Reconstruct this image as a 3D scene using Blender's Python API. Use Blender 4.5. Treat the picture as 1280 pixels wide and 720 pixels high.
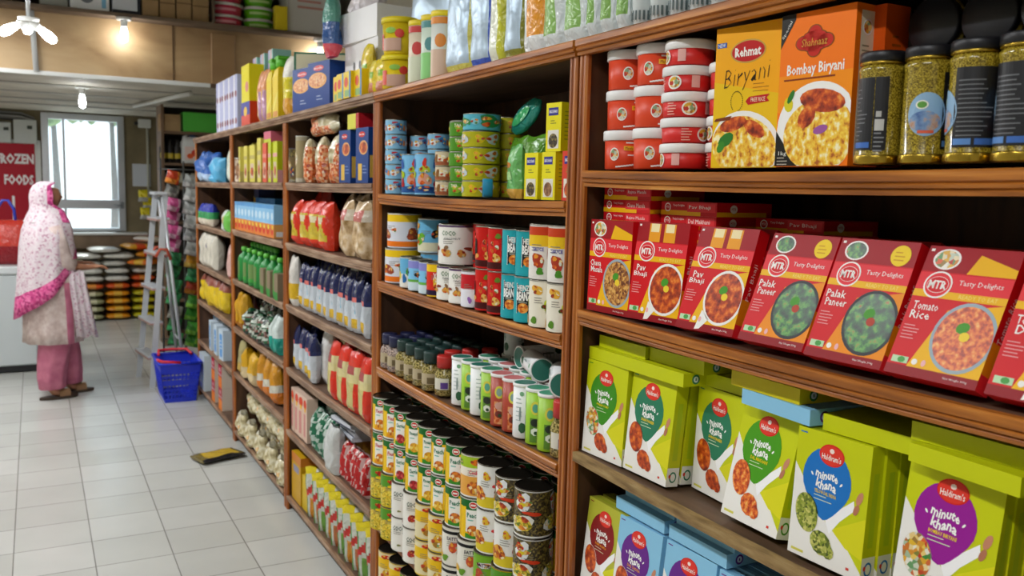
import bpy, math, random
from mathutils import Vector, Matrix, Euler
for o in list(bpy.data.objects): bpy.data.objects.remove(o)
SC = bpy.context.scene
COL = SC.collection
R = math.radians

# ------------------------------------------------------------------ camera
H = 1.563
AX = ((0.87973, -0.03060, 0.47450), (-0.47487, -0.10720, 0.87350), (0.02414, -0.99377, -0.10884))  # world x, y, z seen in lens axes
FPX = 1100.0
cam_d = bpy.data.cameras.new('camera'); cam = bpy.data.objects.new('camera', cam_d); COL.objects.link(cam)
right = Vector([a[0] for a in AX]); down = Vector([a[1] for a in AX]); fwd = Vector([a[2] for a in AX])
cam.matrix_world = Matrix(((right.x, -down.x, -fwd.x, 0), (right.y, -down.y, -fwd.y, 0), (right.z, -down.z, -fwd.z, H), (0, 0, 0, 1)))
cam_d.sensor_width = 36; cam_d.lens = 36 * FPX / 1280
cam_d.clip_start = 0.05
cam_d.dof.use_dof = True; cam_d.dof.focus_distance = 1.75; cam_d.dof.aperture_fstop = 6.3
SC.camera = cam

def yu(u, X, z):
    "how far along the aisle (y) a point of the plane x=X at height z stands that is seen in column u"
    k = (u - 640) / FPX; dz = z - H
    a = AX[0][0] * X + AX[2][0] * dz - k * (AX[0][2] * X + AX[2][2] * dz)
    b = AX[1][0] - k * AX[1][2]
    return -a / b
def zv(v, X, Y):
    "height of a point above (X, Y) seen in row v"
    k = (v - 360) / FPX
    a = AX[0][1] * X + AX[1][1] * Y - k * (AX[0][2] * X + AX[1][2] * Y)
    b = AX[2][1] - k * AX[2][2]
    return H - a / b
def xu(u, Y, z):
    k = (u - 640) / FPX; dz = z - H
    a = AX[1][0] * Y + AX[2][0] * dz - k * (AX[1][2] * Y + AX[2][2] * dz)
    return -a / (AX[0][0] - k * AX[0][2])

# ------------------------------------------------------------------ world, exposure
SC.view_settings.view_transform = 'Standard'; SC.view_settings.look = 'None'
SC.view_settings.gamma = 1; SC.view_settings.exposure = 0.0
SC.view_settings.use_curve_mapping = False
w = bpy.data.worlds.new('daylight'); SC.world = w; w.use_nodes = True
wn = w.node_tree; bg = wn.nodes['Background']
sky = wn.nodes.new('ShaderNodeTexSky'); sky.sky_type = 'HOSEK_WILKIE'; sky.sun_direction = (0.3, 0.5, 0.8); sky.turbidity = 6
wn.links.new(sky.outputs[0], bg.inputs[0]); bg.inputs[1].default_value = 12.0

LAMPS = []
def area(name, loc, sx, sy, power, col=(1, 0.98, 0.94), rot=(0, 0, 0)):
    l = bpy.data.lights.new(name, 'AREA'); l.shape = 'RECTANGLE'; l.size = sx; l.size_y = sy; l.energy = power; l.color = col
    o = bpy.data.objects.new(name, l); COL.objects.link(o); o.location = loc; o.rotation_euler = rot
    return o
# ceiling tube lamps of the aisle (their fittings are built further down)
TUBES = [(-0.6, 0.1), (-0.6, 2.3), (-0.6, 4.5), (-0.75, 6.5)]
TUBE_Z = 2.86
for tx, ty in TUBES:
    LAMPS.append(area('tube_light', (tx, ty, TUBE_Z - 0.06), 0.12, 1.15, [32, 32, 42, 46][TUBES.index((tx, ty))], (0.97, 0.98, 1.0)))
LAMPS.append(area('tube_light', (-1.3, 9.4, 2.24), 0.12, 1.15, 42, (0.97, 0.98, 1.0)))  # extra lamp added out of view to brighten the far end
sun = bpy.data.lights.new('sun', 'SUN'); sun.energy = 12; sun.angle = 0.02; so = bpy.data.objects.new('sun', sun); COL.objects.link(so); so.rotation_euler = (R(-38), R(14), 0)

# ------------------------------------------------------------------ materials
MATS = {}
def lin(c):
    if isinstance(c, str):
        c = tuple(int(c[i:i + 2], 16) / 255 for i in (0, 2, 4))
    return tuple((x / 12.92 if x <= 0.04045 else ((x + 0.055) / 1.055) ** 2.4) for x in c) + (1,)
def base(name, col, rough=0.5, metal=0.0, coat=0.0, bump=0.0, bscale=40, spec=0.5):
    if name in MATS: return MATS[name]
    m = bpy.data.materials.new(name); m.use_nodes = True; n = m.node_tree.nodes; p = n['Principled BSDF']
    p.inputs['Base Color'].default_value = lin(col); p.inputs['Roughness'].default_value = rough
    p.inputs['Metallic'].default_value = metal; p.inputs['Coat Weight'].default_value = coat
    p.inputs['Specular IOR Level'].default_value = spec
    if bump:
        t = n.new('ShaderNodeTexCoord'); z = n.new('ShaderNodeTexNoise'); z.inputs['Scale'].default_value = bscale
        z.inputs['Detail'].default_value = 2; z.inputs['Distortion'].default_value = 0.6
        b = n.new('ShaderNodeBump'); b.inputs['Strength'].default_value = bump; b.inputs['Distance'].default_value = 0.012
        L = m.node_tree.links
        L.new(t.outputs['Object'], z.inputs['Vector']); L.new(z.outputs['Fac'], b.inputs['Height']); L.new(b.outputs[0], p.inputs['Normal'])
    MATS[name] = m; return m
def C(hexcol):            # printed card, gloss varnish
    return base('print_' + hexcol, hexcol, 0.42, spec=0.22)
def F(hexcol):            # crinkled plastic film
    return base('film_' + hexcol, hexcol, 0.22, bump=0.7, bscale=38)
def T(hexcol):            # matt plastic
    return base('plastic_' + hexcol, hexcol, 0.42)
def ramp_mat(name, kind, scale, stops, rough=0.5, bump=0.0, vec=(1, 1, 1), coord='Object', detail=3, metal=0.0, coat=0.0, dist=0.0):
    if name in MATS: return MATS[name]
    m = bpy.data.materials.new(name); m.use_nodes = True; n = m.node_tree.nodes; L = m.node_tree.links; p = n['Principled BSDF']
    t = n.new('ShaderNodeTexCoord'); mp = n.new('ShaderNodeMapping'); mp.inputs['Scale'].default_value = vec
    L.new(t.outputs[coord], mp.inputs['Vector'])
    if kind == 'noise':
        x = n.new('ShaderNodeTexNoise'); x.inputs['Detail'].default_value = detail; out = x.outputs['Fac']; x.inputs['Distortion'].default_value = dist
    else:
        x = n.new('ShaderNodeTexVoronoi'); x.feature = 'F1'
        out = x.outputs['Color'] if kind == 'cells' else x.outputs['Distance']
    x.inputs['Scale'].default_value = scale
    L.new(mp.outputs[0], x.inputs['Vector'])
    r = n.new('ShaderNodeValToRGB'); e = r.color_ramp.elements
    while len(e) > 1: e.remove(e[-1])
    for i, (pos, c) in enumerate(stops):
        k = e[0] if i == 0 else e.new(pos)
        k.position = pos; k.color = lin(c)
    L.new(out, r.inputs['Fac']); L.new(r.outputs[0], p.inputs['Base Color'])
    p.inputs['Roughness'].default_value = rough; p.inputs['Metallic'].default_value = metal; p.inputs['Coat Weight'].default_value = coat
    if bump:
        b = n.new('ShaderNodeBump'); b.inputs['Strength'].default_value = bump; b.inputs['Distance'].default_value = 0.004
        L.new(x.outputs[0] if kind == 'noise' else x.outputs['Distance'], b.inputs['Height']); L.new(b.outputs[0], p.inputs['Normal'])
    MATS[name] = m; return m
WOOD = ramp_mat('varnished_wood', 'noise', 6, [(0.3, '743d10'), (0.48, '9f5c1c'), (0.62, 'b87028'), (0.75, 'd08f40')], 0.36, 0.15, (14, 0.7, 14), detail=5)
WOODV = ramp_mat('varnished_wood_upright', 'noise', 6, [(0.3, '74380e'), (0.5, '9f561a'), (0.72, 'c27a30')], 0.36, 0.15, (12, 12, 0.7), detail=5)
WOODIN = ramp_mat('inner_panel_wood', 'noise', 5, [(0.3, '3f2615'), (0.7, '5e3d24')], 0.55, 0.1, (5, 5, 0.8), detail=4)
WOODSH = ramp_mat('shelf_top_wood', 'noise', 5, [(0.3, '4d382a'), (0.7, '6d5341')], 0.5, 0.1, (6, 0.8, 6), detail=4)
WORN = ramp_mat('worn_shelf_edge', 'noise', 7, [(0.3, '6b4c36'), (0.5, '8f6f55'), (0.75, 'b2957a')], 0.55, 0.15, (6, 0.9, 6), detail=5)
PLYE = ramp_mat('raw_plywood_edge', 'noise', 9, [(0.3, '6e5430'), (0.55, '967a4c'), (0.8, 'b39a6c')], 0.75, 0.3, (6, 1.5, 9), detail=6)
CURRY = ramp_mat('food_orange_rice', 'noise', 130, [(0.34, '9c2c08'), (0.47, 'd6551a'), (0.6, 'ee8b33'), (0.72, 'f6c16a')], 0.4, detail=3)
CURRYR = ramp_mat('food_red_curry', 'noise', 75, [(0.33, '6d1806'), (0.48, 'b93f10'), (0.6, 'e06a1c'), (0.72, 'f0a040')], 0.35, detail=3)
BIRY = ramp_mat('food_yellow_biryani', 'noise', 110, [(0.33, 'b05a14'), (0.41, 'e8a41c'), (0.54, 'f8d240'), (0.66, 'fff4c4')], 0.4, detail=4, vec=(1, 1, 0.8))
CHICK = ramp_mat('food_brown_chickpeas', 'cells', 190, [(0.2, '6a2c0c'), (0.5, 'b9762a'), (0.8, 'e2ae5a')], 0.35, 0.3)
SPIN = ramp_mat('food_green_spinach', 'noise', 85, [(0.36, '12301a'), (0.5, '24602c'), (0.62, '5aa23c'), (0.72, 'b4442c')], 0.35, detail=3)
PEAS = ramp_mat('food_green_mix', 'cells', 230, [(0.2, '4a5a14'), (0.5, '8a9a26'), (0.85, 'd0cc70')], 0.4)
FRUIT = ramp_mat('food_fruit_mix', 'cells', 110, [(0.2, '8a1a10'), (0.45, 'e07a1a'), (0.7, 'f2c63a'), (0.9, 'f6e9c0')], 0.4)
BEANS = ramp_mat('food_dark_beans', 'cells', 230, [(0.2, '1c1a10'), (0.5, '4a3a1c'), (0.8, '8a7a3a')], 0.4)
CORN = ramp_mat('food_yellow_corn', 'cells', 190, [(0.2, '6a7a10'), (0.45, 'd8b41a'), (0.8, 'f2dc50')], 0.4)
MIXP = ramp_mat('mixed_print', 'cells', 150, [(0.15, 'c03020'), (0.35, 'e8c030'), (0.55, 'f0ece0'), (0.75, '3a8a3a'), (0.9, 'e06030')], 0.35)
NOODLE = ramp_mat('dry_pasta', 'cells', 90, [(0.15, 'a8401c'), (0.4, 'd8662c'), (0.7, 'e8a870'), (0.9, 'f2dcc0')], 0.25, 0.6)
CLEARP = ramp_mat('clear_packet_contents', 'noise', 30, [(0.3, '8a7a52'), (0.5, 'c8bd96'), (0.65, 'e8e4cc'), (0.8, 'faf8ee')], 0.2, 0.8, detail=4)
CRACK = ramp_mat('cracker_contents', 'noise', 26, [(0.3, '8a6a3a'), (0.5, 'cdb088'), (0.7, 'efe3cc')], 0.22, 0.8, detail=4)
SPJAR = ramp_mat('seasoning_contents', 'cells', 330, [(0.2, '4a421c'), (0.5, '8a7c40'), (0.8, 'c0b070')], 0.2)
GOLD = ramp_mat('mustard_seed_contents', 'cells', 700, [(0.15, '4e3f0c'), (0.5, '8f7a1e'), (0.85, 'c4ad3a')], 0.2, coat=0.5)
METAL = base('tin_metal', '9a968a', 0.28, 1.0)
SHADEMETAL = base('tin_lid_metal_shaded', '5a544a', 0.3, 0.95)  # darker metal: rim shadow and dark reflection put into the lid colour
GOLDM = base('gold_metal', 'b79a3c', 0.25, 1.0)
ALU = base('brushed_aluminium', 'c4c8cc', 0.35, 0.75)
STEEL = base('galvanised_steel', '8f9396', 0.4, 0.8)
WHITE = T('f2f2f0')
def glass_mat(name, col, rough=0.03, alpha=0.25):
    if name in MATS: return MATS[name]
    m = bpy.data.materials.new(name); m.use_nodes = True; n = m.node_tree.nodes; L = m.node_tree.links
    p = n['Principled BSDF']; p.inputs['Base Color'].default_value = lin(col); p.inputs['Roughness'].default_value = rough
    tr = n.new('ShaderNodeBsdfTransparent'); tr.inputs[0].default_value = lin(col); mx = n.new('ShaderNodeMixShader'); mx.inputs[0].default_value = alpha
    L.new(tr.outputs[0], mx.inputs[1]); L.new(p.outputs[0], mx.inputs[2]); L.new(mx.outputs[0], n['Material Output'].inputs[0])
    MATS[name] = m; return m
GLASS = glass_mat('window_glass', 'f4fafc')
CLEAR = glass_mat('clear_plastic', 'f0f4f6', 0.12, 0.35)
def emit(name, col, s):
    if name in MATS: return MATS[name]
    m = bpy.data.materials.new(name); m.use_nodes = True; p = m.node_tree.nodes['Principled BSDF']
    p.inputs['Base Color'].default_value = lin(col); p.inputs['Emission Color'].default_value = lin(col); p.inputs['Emission Strength'].default_value = s
    MATS[name] = m; return m

# ------------------------------------------------------------------ mesh kit
_txt = {}
def text2d(s, bold=0.0, shear=0.0):
    k = (s, bold, shear)
    if k not in _txt:
        c = bpy.data.curves.new('t', 'FONT'); c.body = s; c.resolution_u = 1; c.offset = bold; c.shear = shear; c.size = 1; c.fill_mode = 'FRONT'
        o = bpy.data.objects.new('t', c); me = bpy.data.meshes.new_from_object(o)
        vs = [(v.co.x, v.co.y) for v in me.vertices]; fs = [tuple(p.vertices) for p in me.polygons]
        bpy.data.objects.remove(o); bpy.data.curves.remove(c); bpy.data.meshes.remove(me)
        x0 = min(v[0] for v in vs); x1 = max(v[0] for v in vs); y0 = min(v[1] for v in vs); y1 = max(v[1] for v in vs)
        vs = [((x - (x0 + x1) / 2) / (x1 - x0), (y - (y0 + y1) / 2) / (y1 - y0)) for x, y in vs]
        _txt[k] = (vs, fs)
    return _txt[k]

class MB:
    def __init__(s): s.v = []; s.f = []; s.m = []; s.sm = []; s.mats = []
    def mi(s, m):
        if m not in s.mats: s.mats.append(m)
        return s.mats.index(m)
    def add(s, vs, fs, m, smooth=False):
        b = len(s.v); s.v += [tuple(v) for v in vs]
        i = s.mi(m) if not isinstance(m, (list, tuple)) else None
        for k, f in enumerate(fs):
            s.f.append(tuple(b + q for q in f)); s.m.append(i if i is not None else s.mi(m[k])); s.sm.append(smooth)
        return s
    def box(s, x0, x1, y0, y1, z0, z1, m, bev=0.0):
        if bev:
            b = bev; r = []
            # chamfered box: 24 vertices
            for (px, py, pz) in [(a, c, d) for a in (0, 1) for c in (0, 1) for d in (0, 1)]:
                X = (x0, x1)[px]; Y = (y0, y1)[py]; Z = (z0, z1)[pz]; sx = b if px == 0 else -b; sy = b if py == 0 else -b; sz = b if pz == 0 else -b
                r += [(X, Y + sy, Z + sz), (X + sx, Y, Z + sz), (X + sx, Y + sy, Z)]
            def V(px, py, pz, k): return (px * 4 + py * 2 + pz) * 3 + k
            fs = []
            for p in (0, 1):
                q = [V(p, 0, 0, 0), V(p, 0, 1, 0), V(p, 1, 1, 0), V(p, 1, 0, 0)]; fs.append(q if p == 0 else q[::-1])
                q = [V(0, p, 0, 1), V(1, p, 0, 1), V(1, p, 1, 1), V(0, p, 1, 1)]; fs.append(q if p == 0 else q[::-1])
                q = [V(0, 0, p, 2), V(0, 1, p, 2), V(1, 1, p, 2), V(1, 0, p, 2)]; fs.append(q if p == 0 else q[::-1])
            for a in (0, 1):
                for c in (0, 1):
                    fs.append([V(a, c, 0, 0), V(a, c, 0, 1), V(a, c, 1, 1), V(a, c, 1, 0)][::(1 if a != c else -1)])
                    fs.append([V(a, 0, c, 0), V(a, 0, c, 2), V(a, 1, c, 2), V(a, 1, c, 0)][::(-1 if a != c else 1)])
                    fs.append([V(0, a, c, 1), V(0, a, c, 2), V(1, a, c, 2), V(1, a, c, 1)][::(1 if a != c else -1)])
            for a in (0, 1):
                for c in (0, 1):
                    for d in (0, 1):
                        fs.append([V(a, c, d, 0), V(a, c, d, 1), V(a, c, d, 2)][::(1 if (a + c + d) % 2 == 0 else -1)])
            return s.add(r, fs, m)
        vs = [(x, y, z) for x in (x0, x1) for y in (y0, y1) for z in (z0, z1)]
        fs = [(0, 1, 3, 2), (4, 6, 7, 5), (0, 4, 5, 1), (2, 3, 7, 6), (0, 2, 6, 4), (1, 5, 7, 3)]
        return s.add(vs, fs, m)
    def lathe(s, prof, m, n=28, cx=0, cy=0, axis='z', smooth=True, mats=None, squash=1.0, caps=True):
        vs = []; fs = []; ml = []
        for r, z in prof:
            for k in range(n):
                a = 2 * math.pi * k / n; x = r * math.cos(a); y = r * math.sin(a) * squash
                vs.append((cx + x, cy + y, z) if axis == 'z' else ((z, cx + x, cy + y) if axis == 'x' else (cx + x, z, cy + y)))
        for i in range(len(prof) - 1):
            for k in range(n):
                k2 = (k + 1) % n; q = (i * n + k, i * n + k2, (i + 1) * n + k2, (i + 1) * n + k)
                fs.append(q if axis != 'y' else q[::-1]); ml.append(mats[i] if mats else m)
        for i, flip in ((0, True), (len(prof) - 1, False)):
            if prof[i][0] > 1e-5 and caps:
                q = [i * n + k for k in range(n)]; q = q[::-1] if flip else q
                fs.append(q if axis != 'y' else q[::-1]); ml.append(mats[min(i, len(mats) - 1)] if mats else m)
        b = len(s.v); s.v += vs
        for q, mm in zip(fs, ml): s.f.append(tuple(b + j for j in q)); s.m.append(s.mi(mm)); s.sm.append(smooth and len(q) == 4)
        return s
    def tube(s, pts, rad, m, n=8, smooth=True, caps=True):
        pts = [Vector(p) for p in pts]; vs = []; rs = rad if isinstance(rad, (list, tuple)) else [rad] * len(pts)
        up = None
        for i, p in enumerate(pts):
            t = (pts[min(i + 1, len(pts) - 1)] - pts[max(i - 1, 0)]).normalized()
            if up is None: up = Vector((0, 0, 1)) if abs(t.z) < 0.9 else Vector((1, 0, 0))
            a = t.cross(up).normalized(); b = a.cross(t).normalized(); up = b
            for k in range(n):
                q = 2 * math.pi * k / n + math.pi / n; vs.append(p + (a * math.cos(q) + b * math.sin(q)) * rs[i])
        fs = []
        for i in range(len(pts) - 1):
            for k in range(n):
                k2 = (k + 1) % n; fs.append((i * n + k, i * n + k2, (i + 1) * n + k2, (i + 1) * n + k)[::-1])
        if caps: fs += [tuple(range(n)), tuple(range((len(pts) - 1) * n, len(pts) * n))[::-1]]
        return s.add(vs, fs, m, smooth)
    def loft(s, rings, m, smooth=True, caps=True, mats=None):
        n = len(rings[0]); vs = [p for r in rings for p in r]; fs = []; ml = []
        for i in range(len(rings) - 1):
            for k in range(n):
                k2 = (k + 1) % n; fs.append((i * n + k, i * n + k2, (i + 1) * n + k2, (i + 1) * n + k)); ml.append(mats(i, k) if mats else m)
        if caps:
            fs += [tuple(range(n))[::-1], tuple(range((len(rings) - 1) * n, len(rings) * n))]; ml += [ml[0], ml[-1]]
        return s.add(vs, fs, ml, smooth)
    # ---- printing on a surface P(u, v, o): u, v in metres on the surface, o = height off it
    def rect(s, P, u0, v0, u1, v1, m, o=0.0003, nu=1, nv=1, sk=0.0):
        if getattr(P, 'curved', 0): nu = max(nu, int(abs(u1 - u0) / .005) + 1)
        vs = [P(u0 + (u1 - u0) * i / nu + sk * (j / nv), v0 + (v1 - v0) * j / nv, o) for j in range(nv + 1) for i in range(nu + 1)]
        fs = [(j * (nu + 1) + i, j * (nu + 1) + i + 1, (j + 1) * (nu + 1) + i + 1, (j + 1) * (nu + 1) + i) for j in range(nv) for i in range(nu)]
        return s.add(vs, fs, m)
    def poly(s, P, pts, m, o=0.0003):
        if getattr(P, 'curved', 0):
            cu = sum(p[0] for p in pts) / len(pts); cv = sum(p[1] for p in pts) / len(pts); n = len(pts); vs = [P(cu, cv, o)]
            for f in (.34, .67, 1): vs += [P(cu + (u - cu) * f, cv + (v - cv) * f, o) for u, v in pts]
            fs = [(0, 1 + k, 1 + (k + 1) % n) for k in range(n)]
            for r_ in (0, 1): fs += [(1 + r_ * n + k, 1 + (r_ + 1) * n + k, 1 + (r_ + 1) * n + (k + 1) % n, 1 + r_ * n + (k + 1) % n) for k in range(n)]
            return s.add(vs, fs, m)
        return s.add([P(u, v, o) for u, v in pts], [tuple(range(len(pts)))], m)
    def ell(s, P, cu, cv, ru, rv, m, o=0.0003, n=20, clip=None, rot=0.0):
        pts = []
        for k in range(n):
            a = 2 * math.pi * k / n; x = ru * math.cos(a); y = rv * math.sin(a)
            x, y = x * math.cos(rot) - y * math.sin(rot), x * math.sin(rot) + y * math.cos(rot)
            u = cu + x; v = cv + y
            if clip: u = min(max(u, clip[0]), clip[2]); v = min(max(v, clip[1]), clip[3])
            pts.append((u, v))
        return s.poly(P, pts, m, o)
    def blob(s, P, cu, cv, ru, rv, m, o=0.0003, n=14, seed=0):
        rr = random.Random(seed + int(cu * 7919) + int(cv * 104729)); ph = rr.uniform(0, 6.3); pts = []
        for k in range(n):
            a = 2 * math.pi * k / n; f = .84 + .16 * math.sin(2 * a + ph) + .10 * math.sin(3 * a + 2 * ph) + rr.uniform(-.07, .07)
            pts.append((cu + ru * f * math.cos(a), cv + rv * f * math.sin(a)))
        return s.poly(P, pts, m, o)
    def drop(s, P, cu, cv, r, m, o=0.0003, tip=1.45, clip=None, n=24):
        pts = []
        for k in range(n):
            a = 2 * math.pi * k / n + math.pi / 2; u = r * math.cos(a); v = r * math.sin(a)
            if v < 0:
                f = -v / r; v = v * (1 + (tip - 1) * f ** 3); u *= 1 - 0.35 * f ** 2.5
            pts.append((cu + u + 0.0, cv + v * 1.12))
        return s.poly(P, pts, m, o)
    def text(s, P, t, cu, cv, w, h, m, o=0.0006, bold=0.0, shear=0.0, rot=0.0, wave=0.0):
        vs, fs = text2d(t, bold, shear); out = []
        for x, y in vs:
            a = x * w; b = y * h + wave * math.sin(x * 9) * h
            out.append(P(cu + a * math.cos(rot) - b * math.sin(rot), cv + a * math.sin(rot) + b * math.cos(rot), o))
        return s.add(out, fs, m)
    def lines(s, P, u0, v0, w, n, pitch, th, m, o=0.0006, seed=1):
        rr = random.Random(seed)
        for k in range(n): s.rect(P, u0, v0 - k * pitch, u0 + w * rr.uniform(0.6, 1), v0 - k * pitch + th, m, o)
        return s
    def mesh(s, name):
        me = bpy.data.meshes.new(name); me.from_pydata(s.v, [], s.f)
        for m in s.mats: me.materials.append(m)
        me.polygons.foreach_set('material_index', s.m); me.polygons.foreach_set('use_smooth', s.sm); me.update(); return me
    def obj(s, name, parent=None, loc=None, rot=None):
        o = bpy.data.objects.new(name, s.mesh(name)); COL.objects.link(o)
        if parent is not None: o.parent = parent
        if loc is not None: o.location = loc
        if rot is not None: o.rotation_euler = rot
        return o
_labels = {}
def tag(o, label=None, cat=None, group=None, kind=None):
    if label:
        o['label'] = label
        if label in _labels: print('DUP LABEL', label)
        _labels[label] = 1
    if cat: o['category'] = cat
    if group: o['group'] = group
    if kind: o['kind'] = kind
    return o
def empty(name, loc=(0, 0, 0), rot=(0, 0, 0)):
    o = bpy.data.objects.new(name, None); COL.objects.link(o); o.location = loc; o.rotation_euler = rot; o.empty_display_size = 0.05; return o
def struct(name, mb, parent=None):
    o = mb.obj(name, parent)
    if parent is None: o['kind'] = 'structure'
    return o
NOWBAY = [None]; REC = []
BAYS = [(0.331, 1.599), (1.671, 2.877), (2.943, 4.141), (4.207, 5.419), (5.485, 6.749)]
def copy_tree(o, parent=None):
    c = o.copy(); COL.objects.link(c)
    if parent is not None: c.parent = parent
    for ch in CHILD.get(o.name, []): 
        d = ch.copy(); COL.objects.link(d); d.parent = c
    return c
CHILD = {}; PROTO = {}; USED = set()
def proto(key, build):
    "build() returns (name, [(part name, MB), ...]) ; one entry = a single mesh"
    if key not in PROTO:
        name, parts = build()
        if len(parts) == 1: o = parts[0][1].obj(name); CHILD[o.name] = []
        else:
            o = empty(name); CHILD[o.name] = [mb.obj(pn, o) for pn, mb in parts]
        PROTO[key] = o
    return PROTO[key]
def put(key, build, loc, label, cat, group=None, rot=(0, 0, 0), scale=None, lean=False):
    p = proto(key, build)
    if key in USED: o = copy_tree(p)
    else: o = p; USED.add(key)
    for k in ('label', 'category', 'group'):
        if k in o: del o[k]
    sc_ = scale if scale else (1, 1, 1); lift = .0006
    if rot[0] or rot[1]:
        if not lean:
            ms = [p] if p.type == 'MESH' else CHILD[p.name]; M = Euler(rot).to_matrix()
            lift += -min((M @ Vector((v.co.x * sc_[0], v.co.y * sc_[1], v.co.z * sc_[2]))).z for q in ms for v in q.data.vertices)
    X_, Y_ = loc[0], loc[1]
    if 1.04 < X_ < 1.44 and loc[2] < 1.86 and Y_ < 6.9:
        ms = [p] if p.type == 'MESH' else CHILD[p.name]; M = Euler(rot).to_matrix(); ex = [M @ Vector((v.co.x * sc_[0], v.co.y * sc_[1], v.co.z * sc_[2])) for q in ms for v in q.data.vertices]
        y0 = min(e.y for e in ex) - .001; y1 = max(e.y for e in ex) + .001; x1 = max(e.x for e in ex)
        b0, b1 = NOWBAY[0] or min(BAYS, key=lambda b: abs((b[0] + b[1]) / 2 - Y_))
        if y1 - y0 < b1 - b0: Y_ = min(max(Y_, b0 - y0), b1 - y1)
        X_ = min(X_, 1.438 - x1)
    o.location = (X_, Y_, loc[2] + lift); o.rotation_euler = rot
    o.scale = sc_
    if not lean or 'hanging' in label:
        ms = [p] if p.type == 'MESH' else CHILD[p.name]; M = Euler(rot).to_matrix(); ex = [M @ Vector((v.co.x * sc_[0], v.co.y * sc_[1], v.co.z * sc_[2])) for q in ms for v in q.data.vertices]
        REC.append([o, [min(e[i] for e in ex) for i in range(3)], [max(e[i] for e in ex) for i in range(3)], o.location.copy(), NOWBAY[0]])
    return tag(o, label, cat, group)
ORD = 'first second third fourth fifth sixth seventh eighth ninth tenth eleventh twelfth thirteenth fourteenth fifteenth sixteenth seventeenth eighteenth nineteenth twentieth'.split()
def flat(w, h, d):
    "front face surface of a carton that faces -x: u to the right (-y), v up from the base"
    return lambda u, v, o: (-d / 2 - o, -u, v)
def sidef(w, h, d): return lambda u, v, o: (u, -w / 2 - o, v)      # face towards -y
def topf(w, h, d): return lambda u, v, o: (v, -u, h + o)
def curved(f): f.curved = 1; return f
def wrap(r, sq=1.0): return curved(lambda u, v, o: (-(r + o) * math.cos(u / r), -(r + o) * math.sin(u / r), v))
# ================================================================== structure
XF = 1.036; XB = 1.44; XW = 2.45
WALLC = ramp_mat('painted_wall', 'noise', 3, [(0.3, 'b9b3a2'), (0.7, 'cdc8b8')], 0.8, 0.05)
OLIVE = ramp_mat('olive_painted_wall', 'noise', 4, [(0.3, '6d6248'), (0.7, '85785a')], 0.7, 0.05)
CEIL = ramp_mat('grey_ceiling_board', 'noise', 2.5, [(0.3, 'aaa393'), (0.7, 'c8c1b0')], 0.75, 0.05)
PLY = ramp_mat('plywood_fascia', 'noise', 2.2, [(0.25, '80603e'), (0.42, 'a88860'), (0.6, 'b89a70'), (0.8, 'c4a880')], 0.45, 0.05, (0.7, 1, 1.6), detail=6, dist=0.8)
def floor_mat():
    m = bpy.data.materials.new('glazed_floor_tiles'); m.use_nodes = True; n = m.node_tree.nodes; L = m.node_tree.links; p = n['Principled BSDF']
    t = n.new('ShaderNodeTexCoord'); mp = n.new('ShaderNodeMapping'); mp.inputs['Location'].default_value = (0.1215, -0.092, 0)
    b = n.new('ShaderNodeTexBrick'); b.offset = 0; b.inputs['Scale'].default_value = 1; b.inputs['Brick Width'].default_value = 0.2975; b.inputs['Row Height'].default_value = 0.287
    b.inputs['Mortar Size'].default_value = 0.0028; b.inputs['Mortar Smooth'].default_value = 0.4; b.inputs['Bias'].default_value = 0
    b.inputs['Color1'].default_value = lin('b9bab4'); b.inputs['Color2'].default_value = lin('c5c6c1'); b.inputs['Mortar'].default_value = lin('7d7c76')
    L.new(t.outputs['Object'], mp.inputs[0]); L.new(mp.outputs[0], b.inputs[0])
    z = n.new('ShaderNodeTexNoise'); z.inputs['Scale'].default_value = 3; z.inputs['Detail'].default_value = 5
    r = n.new('ShaderNodeMapRange'); r.inputs[3].default_value = 0.86; r.inputs[4].default_value = 1.08
    mx = n.new('ShaderNodeVectorMath'); mx.operation = 'SCALE'
    L.new(t.outputs['Object'], z.inputs[0]); L.new(z.outputs[0], r.inputs[0]); L.new(b.outputs[0], mx.inputs[0]); L.new(r.outputs[0], mx.inputs['Scale']); L.new(mx.outputs[0], p.inputs['Base Color'])
    p.inputs['Roughness'].default_value = 0.27
    bp = n.new('ShaderNodeBump'); bp.inputs['Strength'].default_value = 0.4; bp.inputs['Distance'].default_value = 0.002; bp.invert = True
    L.new(b.outputs['Fac'], bp.inputs['Height']); L.new(bp.outputs[0], p.inputs['Normal'])
    return m
XL = -2.6; Y0 = -1.6; YB = 11.45; ZC = 3.3
struct('floor', MB().box(XL, XW, Y0, YB, -0.1, 0, floor_mat()))
struct('ceiling', MB().box(XL, XW, Y0, YB, ZC, ZC + 0.1, WALLC))
struct('wall_right', MB().box(XW, XW + 0.12, Y0, YB + 0.12, -0.1, ZC + 0.1, WALLC))
struct('wall_left', MB().box(XL - 0.12, XL, Y0, YB + 0.12, -0.1, ZC + 0.1, WALLC))
struct('wall_front', MB().box(XL, XW, Y0 - 0.12, Y0, -0.1, ZC + 0.1, WALLC))
WX0, WX1, WZ0, WZ1 = 0.09, 0.955, 0.985, 2.33
mb = MB(); mb.box(XL, WX0, YB, YB + 0.12, -0.1, ZC, OLIVE); mb.box(WX1, XW, YB, YB + 0.12, -0.1, ZC, OLIVE)
mb.box(WX0, WX1, YB, YB + 0.12, -0.1, WZ0, OLIVE); mb.box(WX0, WX1, YB, YB + 0.12, WZ1, ZC, OLIVE)
struct('wall_back', mb)
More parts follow.
